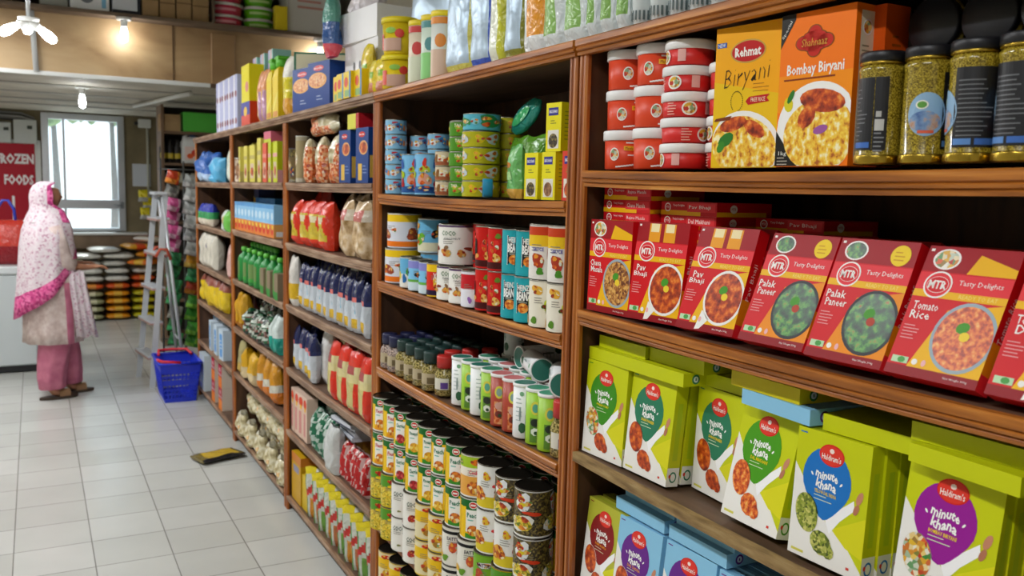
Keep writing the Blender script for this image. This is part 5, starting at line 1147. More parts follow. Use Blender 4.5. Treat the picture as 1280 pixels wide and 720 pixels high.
def jux(m, w, h, d):
    P = flat(w, h, d); m.rect(P, -w / 2, 0, w / 2, h * .42, C('e0843a'), .0003); m.ell(P, 0, h * .22, w * .35, h * .14, C('d0382a'), .0007, 12); m.ell(P, w * .1, h * .32, w * .2, h * .08, C('e8d04a'), .001, 10); m.rect(P, -w / 2, h * .88, w / 2, h, C('5a9ad0'), .0003); m.ell(P, 0, h * .66, w * .3, h * .12, C('c8e0f0'), .0005, 12)
    S = sidef(w, h, d); m.rect(S, -d / 2, 0, d / 2, h * .42, C('e8a85a'), .0003); m.rect(S, -d * .3, h * .05, d * .3, h * .2, C('e8e8e8'), .0005)
row_of('jux', plainbox(.108, .165, .055, '8ac0e4', 'juice_carton', jux), 295, 347, 11, 1.075, z, 'pale blue juice carton with fruit, second shelf, fourth unit', 'juice carton', 'pale blue juice cartons in the fourth unit', J(1))
row_of('juy', plainbox(.1, .19, .08, '4a9ad4', 'juice_carton', lambda m, w, h, d: m.rect(flat(w, h, d), -w * .2, h * .3, w * .2, h * .8, C('a8d4ec'), .0004)), 322, 350, 5, 1.2, z, 'bright blue carton in the back row above the juice cartons', 'juice carton', 'bright blue cartons in the fourth unit', J(1), scale=(1, 1, 1))
put('yjb', plainbox(.06, .2, .08, 'e0a820', 'juice_carton'), (1.2, yu(316, 1.2, 1.4), z), 'amber carton left of the bright blue back row', 'juice carton')
put('dbx', plainbox(.12, .05, .1, '3a3a58', 'food_box'), (1.2, yu(331, 1.2, 1.53), z + .1912), 'dark box lying on top of the bright blue cartons', 'food box')
z = SD[2]
def gbot():
    m = MB(); m.lathe([(.034, .0004), (.038, .004), (.038, .13), (.03, .15), (.014, .165), (.013, .18)], T('1f8a3a'), 18); P = wrap(.038); q = MB()
    q.rect(P, -.03, .02, .03, .12, T('6a8a4a'), .0006, 8); q.rect(P, -.03, .02, .03, .04, T('3a9a3a'), .001, 8)
    c = MB(); c.lathe([(.016, .178), (.018, .18), (.017, .2), (.001, .202)], T('5ab83a'), 14)
    return 'green_bottle', [('bottle', m), ('paper_label', q), ('cap', c)]
row_of('gbt', gbot, 306, 350, 7, 1.075, z, 'green bottle on the third shelf, fourth unit', 'bottle', 'green bottles in the fourth unit', J(9))
row_of('gbt', None, 303, 346, 8, 1.15, z, 'green bottle in the back row, third shelf, fourth unit', 'bottle', 'green bottles in the fourth unit', J(9), scale=(1, 1, 1.1))
row_of('gbx', plainbox(.07, .13, .05, '8a7a62', 'food_carton', lambda m, w, h, d: (m.rect(flat(w, h, d), -w / 2, 0, w / 2, h * .3, C('3a8a3a'), .0004))), 334, 351, 3, 1.055, z, 'taupe and green carton before the green bottles', 'food carton', 'taupe cartons in the fourth unit', (0, 0, 0))
z = SD[3]
row_of('ypt', pouch(.11, .21, .08, lambda u, v: F('c8961c') if v > .2 else F('a86a1a'), 50, crumple=.25), 300, 309, 2, 1.09, z, 'mustard yellow bag, fourth shelf of fourth unit', 'bag', 'mustard bags in the fourth unit', J(5, 2))
row_of('mrn', pouch(.08, .2, .06, lambda u, v: F('5a2a26') if v > .5 else F('a87a4a'), 51, crumple=.25), 316, 322, 1, 1.13, z, 'maroon bag beside the mustard bags, fourth shelf, fourth unit', 'bag', None, scale=(1, 1, 1.05))
def blk(seed):
    rr = random.Random(seed); g = [[rr.random() for _ in range(20)] for _ in range(20)]
    return lambda u, v: [F('14281c'), F('2a5a3a'), F('b8c0b4'), F('7a4a44')][int(g[int((u + .5) * 11)][int(v * 13)] * 3.99)] if g[int(v * 7)][3] > .2 else F('1a2a20')
row_of('blk', pouch(.13, .15, .09, blk(2), 52, crumple=.3), 318, 341, 4, 1.075, z, 'black and green crinkled bag, fourth shelf of fourth unit', 'snack bag', 'black and green bags in the fourth unit', J(14, 8))
row_of('blk', None, 322, 344, 3, 1.18, z, 'black and green bag in the back row', 'snack bag', 'black and green bags in the fourth unit', J(14, 8), scale=(1, 1, 1.25))
row_of('tea', pouch(.11, .19, .08, lambda u, v: F('1f9a8a') if v < .45 else F('c8d4d0'), 53, crumple=.2), 347, 352, 2, 1.08, z, 'teal and white bag at the right end, fourth unit', 'bag', 'teal bags in the fourth unit', J(8))
z = SD[4]
ylb = pouch(.1, .21, .07, lambda u, v: F('c88a1c') if v > .45 else (F('c8c4b4') if v > .28 else F('c8701a')), 54, crumple=.25)
row_of('ylc', pouch(.1, .2, .07, lambda u, v: F('a8a070') if v > .3 else F('b89a4a'), 55, crumple=.25), 299, 303, 1, 1.09, z, 'greyish yellow bag at the left post, fifth shelf, fourth unit', 'bag', None)
row_of('yla', pouch(.13, .17, .08, lambda u, v: F('d0a01a') if .35 < v else F('c8b48a'), 56, crumple=.3), 311, 320, 2, 1.08, z, 'bright mustard bag, fifth shelf, fourth unit', 'bag', 'mustard yellow bags on the fifth shelf, fourth unit', J(12, 6))
row_of('ylb', ylb, 331, 349, 3, 1.085, z, 'tall yellow and white bag, fifth shelf, fourth unit', 'bag', 'tall yellow bags on the fifth shelf, fourth unit', lambda i: (R(-8), 0, R(10 * i - 8)))
row_of('yla', None, 315, 345, 4, 1.2, z, 'mustard bag in the back row, fifth shelf, fourth unit', 'bag', 'mustard yellow bags on the fifth shelf, fourth unit', J(12, 6), scale=(1, 1, 1.2))
z = SD[5]
cl = pouch(.115, .128, .055, lambda u, v: CLEARP if v < .8 else F('d8d4c0'), 57, crumple=.4, name='clear_packet')
cl2 = pouch(.115, .128, .055, lambda u, v: MIXP if .3 < v < .55 and abs(u) < .25 else CLEARP, 58, crumple=.4, name='clear_packet')
n = 0
for k in range(10):
    for lv in range(2):
        put('clp%d' % ((k + lv) % 2), cl if (k + lv) % 2 == 0 else cl2, (1.085 + .02 * lv, 5.37 - k * .127, z + lv * .132), 'clear crinkly packet of pale contents, %s pile from left, %s' % (ORD[k], ['lower', 'upper'][lv]), 'packet', 'clear packets on the bottom shelf of fourth unit', (R(10 * ((k * 3 + lv) % 3 - 1)), R(8 * lv - 4), R(17 * ((k * 2 + lv) % 4) - 25)))
        if k < 9: put('clp%d' % ((k + lv) % 2), None, (1.2 + .01 * lv, 5.3 - k * .127, z + lv * .14), 'clear crinkly packet in the back, %s pile from left, %s' % (ORD[k], ['lower', 'upper'][lv]), 'packet', 'clear packets on the bottom shelf of fourth unit', (0, 0, R(15 * (k % 4) - 25)))
# ---- farthest bay
NOWBAY[0] = BAYS[4]
z = SE[0]
row_of('blb', pouch(.2, .2, .12, lambda u, v: F('3a6ab8') if v > .25 else F('a8c0dc'), 60, crumple=.4), 252, 268, 3, 1.09, z, 'large crumpled blue bag on the first shelf, farthest unit', 'bag', 'crumpled blue bags in the farthest unit', J(14, 8))
put('lbb', pouch(.16, .16, .1, lambda u, v: F('5ab0dc'), 61, crumple=.3), (1.07, yu(275, 1.07, 1.65), z), 'light blue bag in front of the crumpled blue bags', 'bag', None, (0, 0, .3))
put('wcn', pouch(.16, .22, .08, lambda u, v: F('d4dccc'), 62, crumple=.15, neck=1.6), (1.08, 5.55, z), 'white tapering bag at the right end, first shelf, farthest unit', 'bag')
z = SE[1]
row_of('bgd', pouch(.15, .15, .08, lambda u, v: F('2a3aa8') if v > .62 else (F('3a9a5a') if v > .3 else F('d8ccb8')), 63, crumple=.15), 252, 266, 4, 1.08, z, 'blue and green pack on the second shelf, farthest unit', 'bag', 'blue and green packs in the farthest unit', J(6))
put('ppb', pouch(.16, .24, .08, lambda u, v: F('4a4ab0') if int(v * 9 + u * 5) % 2 else F('b8c4e0'), 64, crumple=.2), (1.13, 5.58, z), 'purple blue tall bag behind the white green pack', 'bag', None, (0, 0, .2))
put('wgp', pouch(.2, .13, .07, lambda u, v: F('6ab84a') if u > .15 else F('d0d8d0'), 65, crumple=.1, draw=lambda m, Q, w, h: m.ell(Q, 0, h * .55, .018, .03, F('d8b02a'), .001, 12)), (1.06, 5.62, z), 'white and green pack at the right end, second shelf, farthest unit', 'bag')
z = SE[2]
row_of('flr', pouch(.19, .235, .1, lambda u, v: F('d4cfc0'), 66, crumple=.08, name='flour_bag', draw=lambda m, Q, w, h: m.ell(Q, -.03, h * .66, .018, .016, F('3a3a8a'), .001, 12)), 255, 272, 4, 1.09, z, 'cream flour bag on the third shelf, farthest unit', 'flour bag', 'cream flour bags in the farthest unit', J(6))
put('flp', pouch(.12, .22, .08, lambda u, v: F('d0a8a0') if v > .1 else F('b83a3a'), 67, crumple=.12), (1.07, 5.545, z), 'pinkish bag at the right end beside the flour bags', 'bag')
z = SE[3]
row_of('ylp', pouch(.15, .19, .08, lambda u, v: F('d8b81a') if v < .75 else F('8a4a3a'), 68, crumple=.25), 257, 282, 5, 1.09, z, 'bright yellow bag on the fourth shelf, farthest unit', 'bag', 'bright yellow bags in the farthest unit', J(12, 6))
z = SE[4]
def wbx(m, w, h, d):
    P = flat(w, h, d); m.rect(P, -w * .3, h * .1, w * .3, h * .85, C('5a9ad8'), .0004); m.lines(P, -w * .2, h * .6, w * .4, 3, h * .12, h * .05, C('d0dcec'), .0008)
row_of('wbc', plainbox(.11, .2, .08, 'c8d8e4', 'milk_carton', wbx), 270, 284, 3, 1.08, z, 'white and blue carton on the fifth shelf, farthest unit', 'carton', 'white and blue cartons in the farthest unit', J(2))
row_of('wbc', None, 272, 284, 3, 1.18, z, 'white and blue carton in the taller back row, farthest unit', 'carton', 'white and blue cartons in the farthest unit', J(2), scale=(1, 1, 1.2))
z = SE[5]
def wbx2(m, w, h, d):
    P = flat(w, h, d); m.rect(P, -w * .3, h * .3, w * .1, h * .7, C('9ab4c8'), .0004)
row_of('wbd', plainbox(.1, .26, .16, 'c8d4da', 'milk_carton', wbx2), 250, 268, 5, 1.12, z, 'tall white carton on the bottom shelf, farthest unit', 'carton', 'tall white cartons in the farthest unit', J(0))
def orx(m, w, h, d):
    P = flat(w, h, d); m.rect(P, -w / 2, 0, w / 2, h * .48, C('e8801c'), .0004); m.rect(P, -w / 2, h * .55, w / 2, h * .62, C('d8b8b8'), .0006); m.ell(P, 0, h * .8, w * .25, h * .1, C('d8a0a0'), .0006, 10)
    S = sidef(w, h, d); m.rect(S, -d / 2, 0, d / 2, h, C('d8c8b8'), .0003)
for lv in range(2):
    row_of('org', plainbox(.12, .15, .1, 'b01c28', 'juice_carton', orx), 276, 285, 2, 1.10, z, ['orange and red carton in the lower layer', 'orange and red carton in the upper layer'][lv] + ', farthest unit', 'juice carton', 'orange and red cartons in the farthest unit', (0, 0, 0), zoff=lv * .1506)
NOWBAY[0] = None
# ================================================================== goods on top of the shelving
ZT = 1.8895
def top(key, build, u0, u1, v, X, label, cat, group=None, rot=(0, 0, 0), d=None):
    pass
def tc(u, X, zz=2.0): return yu(u, X, zz)
def lil(m, w, h, d):
    P = flat(w, h, d); m.rect(P, -w * .1, 0, w * .1, h, C('e8e8ee'), .0003); m.ell(P, -w * .25, h * .3, w * .16, h * .12, C('7a3a4a'), .0005, 10); m.ell(P, w * .25, h * .3, w * .16, h * .12, C('8a4a5a'), .0005, 10); m.rect(P, -w / 2, h * .5, -w * .2, h * .95, C('b0b4d8'), .0004)
for i in range(4):
    for lv in range(2):
        put('lil', plainbox(.15, .155, .07, 'b8bcdc', 'food_carton', lil), (1.085, yu(281, 1.085, 2.0) - i * .162, ZT + lv * .1562), 'lilac and white carton above the farthest unit, %s from left, %s' % (ORD[i], ['lower', 'upper'][lv]), 'food carton', 'lilac cartons above the farthest unit', (0, 0, R(2)))
put('ytall', plainbox(.2, .2, .08, 'e4d81a', 'food_carton', lambda m, w, h, d: m.ell(flat(w, h, d), w * .2, h * .4, w * .2, h * .15, C('d88a8a'), .0005, 12)), (1.085, tc(316, 1.085), ZT + .1305), 'tall bright yellow pack on the purple orange pack', 'food carton')
put('pur', plainbox(.22, .13, .08, 'd8401c', 'food_carton', lambda m, w, h, d: (m.rect(flat(w, h, d), -w / 2, h * .45, w / 2, h, C('3a3a9a'), .0004), m.ell(flat(w, h, d), 0, h * .6, w * .2, h * .2, C('e8c02a'), .0007, 12))), (1.085, tc(316, 1.085), ZT), 'purple and orange pack beneath the tall bright yellow pack', 'food carton')
row_of('oyp', pouch(.12, .27, .07, lambda u, v: F('e09a6a') if v > .6 else F('e0b04a') if u < 0 else F('b88aa8'), 70, crumple=.1), 331, 336, 2, 1.085, ZT, 'orange and mauve pack right of the bright yellow pack', 'bag', 'orange and mauve packs above the fourth unit', (0, 0, 0))
def clean():
    m = MB(); m.loft([[(-.03 * s, -.05 * s * k, z) for s, k in ()] for z in ()] or [[(x * a, y * b, z) for x, y in ((-.035, -.055), (.035, -.055), (.035, .055), (-.035, .055))] for z, a, b in ((.0003, .95, .95), (.01, 1, 1), (.2, 1, 1), (.235, .8, .7), (.25, .45, .35))], T('e8cc10'), False)
    P = lambda u, v, o: (-.0352 - o, -u, v); m.poly(P, [(-.05, .06), (.05, .13), (.05, .1), (-.05, .03)], T('f0e060'), .0006); m.rect(P, -.045, .01, .045, .035, T('d8902a'), .0006)
    c = MB(); c.lathe([(.026, .248), (.03, .25), (.03, .285), (.02, .295), (.001, .295)], T('5ab82a'), 16); c.box(-.03, .03, -.035, .035, .283, .3, T('5ab82a'), .004)
    return 'cleaner_bottle', [('bottle', m), ('cap', c)]
row_of('cln', clean, 345, 353, 2, 1.085, ZT, 'bright yellow bottle with green cap above the fourth unit', 'bottle', 'yellow bottles above the fourth unit', (0, 0, 0))
row_of('stp', plainbox(.1, .1, .1, '9acfc8', 'food_box', lambda m, w, h, d: (m.rect(flat(w, h, d), -w * .5, 0, -w * .2, h, C('b8a8d8'), .0004), m.rect(flat(w, h, d), .0, 0, w * .25, h, C('e0a0b0'), .0004))), 330, 350, 3, 1.2, ZT, 'pastel striped box rising behind the yellow bottles', 'food box', 'pastel striped boxes', (0, 0, 0), scale=(1, 1, 4.05))
row_of('wyp', pouch(.15, .26, .08, lambda u, v: F('e8e6da') if v > .62 else (F('e0d02a') if v > .25 else F('e0a02a')), 71, crumple=.08), 366, 374, 2, 1.09, ZT, 'white and yellow pack left of the large blue box', 'bag', 'white and yellow packs above the third unit', (0, 0, 0))
def bar2(m, w, h, d):
    P = flat(w, h, d); m.ell(P, 0, h * .86, w * .24, h * .06, C('e05a5a'), .0006, 16); m.text(P, 'Barilla', 0, h * .86, w * .38, h * .035, C('f8f0f0'), .001, bold=.02); m.ell(P, -w * .05, h * .6, w * .42, h * .17, C('f0b060'), .0006, 22); m.ell(P, -w * .05, h * .6, w * .36, h * .14, ramp_mat('food_plate', 'noise', 90, [(.3, 'b85020'), (.5, 'e8a060'), (.7, 'f4d8a0')], .4), .001, 20); m.lines(P, -w * .1, h * .25, w * .3, 2, h * .07, h * .02, C('a8b8d8'), .0006)
row_of('ba2', plainbox(.2, .19, .16, '16408c', 'pasta_box', bar2), 398, 420, 2, 1.135, ZT, 'large blue pasta box above the third unit', 'pasta box', 'large blue pasta boxes above the third unit', (0, 0, R(10)))
def framebox():
    m = MB(); m.box(-.06, .06, -.135, .135, 0, .085, C('e4ddb8'), .003); P = lambda u, v, o: (-.06 - o, -u, v)
    for a in ((-.135, 0, .135, .008), (-.135, .077, .135, .085), (-.135, 0, -.125, .085), (.125, 0, .135, .085)): m.rect(P, *a, C('3a7a5a'), .0006)
    return 'long_box', [('long_box', m)]
put('frb', framebox, (1.17, tc(392, 1.14, 2.15), ZT + .1915), 'long cream box with green border lying on the blue boxes', 'long box', None, (0, 0, R(62)))
def magx(m, w, h, d):
    P = flat(w, h, d); m.ell(P, -w * .1, h * .6, w * .25, h * .2, C('d8401c'), .0006, 10); m.rect(P, -w * .3, h * .05, w * .3, h * .3, C('8ab06a'), .0006); m.rect(P, w * .3, 0, w * .5, h, C('3a7ab0'), .0004)
row_of('mgx', plainbox(.09, .095, .07, 'e8c81a', 'noodle_pack', magx), 433, 461, 4, 1.07, ZT, 'small yellow pack in front above the third unit', 'noodle pack', 'small yellow packs above the third unit', (0, 0, 0))
def wcx(m, w, h, d):
    P = flat(w, h, d); 
    for k in range(3): m.ell(P, -w * .2 + w * .18 * k, h * .3, w * .035, h * .16, C('6a6a6a'), .0006, 8)
put('wc1', plainbox(.34, .13, .2, 'f0f0f2', 'white_carton', wcx), (1.23, tc(448, 1.13, 2.05), ZT + .1102), 'lower white carton behind the small yellow packs', 'carton', 'white cartons above the third unit', (0, 0, R(3)))
put('wc0', plainbox(.3, .11, .18, 'd8d8da', 'white_carton'), (1.23, tc(448, 1.13, 2.05), ZT), 'greyish white carton at the base of the white carton pile', 'carton')
put('wc2', plainbox(.36, .12, .2, 'f4f4f6', 'white_carton'), (1.23, tc(447, 1.13, 2.05) + .01, ZT + .2406), 'upper white carton tilted on the carton pile', 'carton', 'white cartons above the third unit', (0, 0, R(6)))
put('plb', pouch(.24, .26, .12, lambda u, v: F('d8a0a8') if v > .4 else F('e8e0e4'), 73, crumple=.35), (1.23, tc(447, 1.18, 2.3), ZT + .362), 'pink and white plastic bundle on top of the white cartons', 'bag')
put('cone', pouch(.09, .27, .06, lambda u, v: F('d84858') if v < .2 else (F('2f5a9a') if v < .5 else CLEAR if v > .8 else F('5a9a8a')), 74, crumple=.35, neck=.9), (1.10, tc(424, 1.10, 2.1) - .0, ZT + .1915), 'tapering clear bag with blue and red toys on the blue box', 'bag')
# second unit top
YP = F('e4c81a')
def ypx(u, v): return F('e8d01c') if v > .72 or abs(u) > .38 else (F('8ab82a') if (u > 0 and .45 < v < .65) else (F('d88a6a') if v < .3 else F('e8cc3a')))
row_of('ypb', pouch(.085, .2, .05, ypx, 75, crumple=.08), 467, 480, 2, 1.075, ZT, 'small yellow stand-up bag at the left of the second unit top', 'bag', 'small yellow bags above the second unit', J(4), scale=(1, 1, .6))
row_of('ypb2', pouch(.09, .21, .05, ypx, 76, crumple=.08), 471, 480, 1, 1.15, ZT, 'yellow stand-up bag raised behind the small yellow bags', 'bag', None, scale=(1, 1, .98))
def canx():
    m = MB(); n = 26; P0 = [(.052, .0004), (.056, .16), (.06, .18), (.06, .215)]
    m.lathe([(.05, .0004), (.052, .004), (.057, .205)], T('e8cc1c'), n); l = MB(); l.lathe([(.0585, .2), (.061, .202), (.061, .235), (.055, .24), (.001, .24)], T('ecd816'), n)
    P = wrap(.0555); q = m; q.rect(P, -.03, .02, .035, .1, T('c8a08a'), .0015, 6); q.ell(P, 0, .15, .02, .02, T('8ac03a'), .0016, 8); q.ell(P, .03, .13, .015, .03, T('d83a2a'), .0017, 8); q.rect(P, -.06, .03, -.03, .13, T('d8482a'), .0014, 4)
    return 'drink_tub', [('tub_body', m), ('lid', l)]
put('canx', canx, (1.1, tc(503, 1.1, 1.95), ZT), 'wide yellow tub, lower one of the pair', 'tub', 'wide yellow tubs above the second unit', (0, 0, .9), (1, 1, .47))
put('canx', None, (1.1, tc(502, 1.1, 2.1), ZT + .1135), 'wide yellow tub, upper one of the pair', 'tub', 'wide yellow tubs above the second unit', (0, 0, .6), (1.05, 1.05, .5))
put('canx', None, (1.22, tc(515, 1.22, 2.1) - .0, ZT), 'wide yellow tub standing behind the stacked pair', 'tub', 'wide yellow tubs above the second unit', (0, 0, .4), (1, 1, .9))
def tallc(c1, c2, c3):
    def b():
        r, h = .036, .24; m = MB(); m.lathe([(r, .0004), (r, h - .02)], T(c1), 22); P = wrap(r); q = m
        q.rect(P, -.05, h * .0 + .004, .05, h * .42, T(c2), .0006, 12); q.ell(P, 0, h * .55, .018, .025, T(c3), .0008, 12); q.rect(P, -.05, h * .8, .05, h * .9, T(c3), .0006, 12)
        l = MB(); l.lathe([(r * 1.03, h - .021), (r * 1.05, h - .02), (r * 1.05, h - .002), (r, h), (.001, h)], T('e8d020') if c1 != 'e0e4dc' else T('f0d81c'), 22)
        return 'tall_tin', [('tin_body', m), ('lid', l)]
    return b
put('tl1', tallc('e8d8c0', 'd8dcc0', 'c8302a'), (1.075, tc(525, 1.075, 1.95), ZT), 'slim tall tin with red patch and yellow lid', 'tall tin', None, (0, 0, .9), (1, 1, .8))
put('tl2', tallc('d8e8d8', '8acf7a', '4a8a8a'), (1.075, tc(541, 1.075, 1.95), ZT), 'slim tall green tin with yellow lid', 'tall tin', None, (0, 0, .9), (1, 1, .8))
put('tl3', tallc('e0e4dc', 'd8b8a0', 'e0882a'), (1.075, tc(559, 1.075, 1.95), ZT), 'slim tall tin with brown food print beside silver bags', 'tall tin', None, (0, 0, .9), (1, 1, .8))
SILV = base('silver_film', 'b4c8d8', 0.38, 0.35, bump=.5, bscale=16); 
def silv(c): return lambda u, v: SILV if v > .1 and abs(u) < .42 else F(c)
put('sv1', pouch(.17, .27, .06, silv('d8d060'), 80, crumple=.12, top_t=.2), (1.085, tc(579, 1.08, 2.0), ZT), 'silvery blue bag, left one above the second unit', 'bag', None, (0, 0, 0))
put('sv2', pouch(.12, .27, .06, silv('3a5ac0'), 81, crumple=.12, top_t=.2), (1.085, tc(607, 1.08, 2.0), ZT), 'silvery bag with dark blue edge right of the first one', 'bag', None, (0, 0, 0))
put('sv3', pouch(.09, .28, .06, lambda u, v: F('e8ecd8') if u < .2 else F('c8c83a'), 82, crumple=.1), (1.085, tc(629, 1.08, 2.0), ZT), 'pale cream bag between silvery bags, above second unit', 'bag', None, (0, 0, 0))
put('sv4', pouch(.09, .28, .06, silv('8a8a2a'), 83, crumple=.12, top_t=.2), (1.085, tc(646, 1.08, 2.0), ZT), 'silvery bag with olive stripe beside the orange noodle pack', 'bag', None, (0, 0, 0))
put('sv1', None, (1.2, tc(540, 1.2, 2.3), ZT), 'large silvery bag lying high behind the tall slim tins', 'bag', None, (0, 0, .3), (1.5, 1.5, 1.5))
put('sv2', None, (1.33, tc(508, 1.33, 2.3) - .14, ZT), 'silvery bag standing behind the wide yellow tubs', 'bag', None, (0, 0, .1), (1.8, 1.3, 1.55))
put('onp', pouch(.1, .25, .05, lambda u, v: F('e89a2a') if .2 < v < .75 and u > -.2 else F('e4e8e8'), 84, crumple=.08), (1.085, tc(668, 1.08, 2.0), ZT), 'clear pack with orange contents above the second unit', 'bag')
gnp = pouch(.105, .25, .06, lambda u, v: F('8ab860') if (.12 < v < .85 and abs(u) < .32) else F('dce4e4'), 85, crumple=.12)
row_of('gnp', gnp, 693, 722, 2, 1.085, ZT, 'clear pack with green leafy print near the double post', 'bag', 'green leafy packs on top of the shelving', J(3))
row_of('gnp', None, 752, 790, 3, 1.085, ZT, 'clear green leafy pack above the red tubs', 'bag', 'green leafy packs on top of the shelving', J(4))
def cupb():
    m = MB(); m.lathe([(.03, .0004), (.032, .003), (.042, .1), (.044, .105)], T('dfe8e8'), 22); P = wrap(.037); q = m
    q.rect(P, -.05, .055, .05, .085, T('3a8a8a'), .0045, 12)
    for k in range(10): q.rect(P, -.05 + .01 * k, .012, -.045 + .01 * k, .03, T('5a6a6a'), .001); 
    l = MB(); l.lathe([(.044, .1045), (.047, .106), (.047, .113), (.043, .116), (.001, .116)], T('eef2f2'), 22)
    return 'noodle_cup', [('cup', m), ('lid', l)]
row_of('cup', cupb, 812, 912, 5, 1.08, ZT, 'white noodle cup above the biryani cartons', 'noodle cup', 'noodle cups on top of the nearest unit', (0, 0, 0))
row_of('gnp', None, 700, 900, 8, 1.2, ZT, 'clear green leafy pack in the back row on the shelf top', 'bag', 'green leafy packs on top of the shelving', J(6), scale=(1, 1.2, 1.25))
# ================================================================== far end of the shop
def put1(name, mb, loc, label, cat, group=None, rot=(0, 0, 0)): return tag(mb.obj(name, None, loc, rot), label, cat, group)
# chest freezer
t = empty('chest_freezer', (-0.7, 8.5, 0)); tag(t, 'white chest freezer behind the woman in the pink shawl', 'freezer')
MB().box(-.72, .69, -.42, .42, .06, .80, base('freezer_white', 'c4cccd', .3), .012).obj('freezer_body', t)
MB().box(-.72, .69, -.40, .42, .01, .06, base('freezer_gap_shade', '1c1c1e', .6)).obj('freezer_gap_strip', t)  # black strip painted in for the shaded gap under the freezer
MB().box(-.73, .70, -.43, .43, .803, .87, base('freezer_lid', 'd4dadb', .25), .012).obj('freezer_lid', t)
# red shopping bag with blue handles on the freezer
t = empty('shopping_bag', (-.21, 8.35, .871)); tag(t, 'red shopping bag with blue handles standing on the freezer', 'bag')
m = MB(); rg = []
for z_, a, b_ in ((0, .17, .08), (.03, .19, .10), (.15, .2, .11), (.3, .19, .09), (.36, .18, .06)):
    rg.append([(a * math.copysign(abs(math.cos(q)) ** .6, math.cos(q)) + .008 * math.sin(5 * q + z_ * 20), b_ * math.copysign(abs(math.sin(q)) ** .6, math.sin(q)), z_) for q in [2 * math.pi * k / 24 for k in range(24)]])
m.loft(rg, None, mats=lambda i, k: F('8c1420') if i < 2 else F('c83a2c')); m.obj('bag_body', t)
for s in (-1, 1):
    MB().tube([(-.07, .05 * s, .34), (-.06, .045 * s, .45), (-.02, .03 * s, .52), (.02, .03 * s, .52), (.06, .045 * s, .45), (.07, .05 * s, .34)], .011, T('2a3ab4'), 8).obj('handle', t)
# FROZEN FOODS sign, switch boxes
sx0, sx1 = xu(-12, YB - .02, 1.7), xu(44, YB - .02, 1.7); sw = sx1 - sx0; sz0, sz1 = zv(292, sx1, YB), zv(180, sx1, YB)
t = empty('shop_sign', ((sx0 + sx1) / 2, YB - .004, sz0)); tag(t, 'red FROZEN FOODS sign on the back wall above the freezer', 'sign')
MB().box(-sw / 2 - .04, sw / 2 + .06, -.012, .003, -.2, sz1 - sz0 + .04, base('white_board', 'd2d4d0', .5)).obj('backing_board', t)
m = MB().box(-sw / 2, sw / 2, -.018, -.012, 0, sz1 - sz0, C('a81c2c')); hh = sz1 - sz0
P = lambda u, v, o: (u, -.018 - o, v); Wt = C('e8e4e4')
m.text(P, 'FROZEN', .02, hh * .83, sw * .86, hh * .115, Wt, .001, bold=.04); m.text(P, 'FOODS', .055, hh * .60, sw * .66, hh * .115, Wt, .001, bold=.04)
m.rect(P, -.02, hh * .1, .005, hh * .42, Wt, .001); m.rect(P, -.02, hh * .1, .08, hh * .15, Wt, .001)
m.obj('sign_sheet', t)
for i, (u0, u1, v0, v1) in enumerate([(-10, 14, 152, 178), (17, 46, 149, 179)]):
    a, b_ = xu(u0, YB, 2.1), xu(u1, YB, 2.1); c, d = zv(v1, a, YB), zv(v0, a, YB)
    t = empty('switch_box', ((a + b_) / 2, YB - .004, c)); tag(t, ['left grey switch box above the red sign', 'right grey switch box above the red sign'][i], 'switch box', 'switch boxes above the sign')
    MB().box(-(b_ - a) / 2, (b_ - a) / 2, -.08, .003, 0, d - c, base('box_grey', 'c2c6c2', .45), .01).obj('box_cover', t)
    MB().box(.02, .07, -.086, -.08, (d - c) * .6, (d - c) * .75, base('switch_dark', '3a4238', .5)).obj('switch', t)
m = MB()
for k in range(5): m.tube([(-.9, YB - .03, 2.25 + .018 * k), (-.1, YB - .03, 2.225 + .02 * k), (.02, YB - .03, 2.2 + .015 * k), (.03, YB - .02, 2.1)], .008, T(['3a3a3a', '8a8a86', 'b8b8b4'][k % 3]), 6)
put1('cable_run', m, (0, 0, 0), 'bundle of grey cables over the switch boxes', 'cable')
# socket with conduit, sheet of paper on the back wall
a = xu(181, YB, 1.9); m = MB().box(-.07, .07, -.05, .003, 0, .1, base('socket_white', 'dcdedc', .4), .008)
m.tube([(.03, -.015, -.0), (.03, -.015, -.75)], .014, base('conduit', 'b9b9ae', .5), 8); m.box(-.11, -.07, -.04, 0, .03, .07, base('plug_dark', '2a2a2a', .5), .005)
put1('wall_socket', m, (a, YB - .004, zv(160, a, YB)), 'white wall socket box with a conduit running down', 'socket')
a = xu(177, YB, 1.6); put1('paper_notice', MB().box(-.1, .1, -.003, 0, 0, zv(205, a, YB) - zv(233, a, YB), base('paper', 'c9cfd8', .7)), (a, YB - .001, zv(233, a, YB)), 'blank white sheet of paper pinned right of the window', 'paper notice')
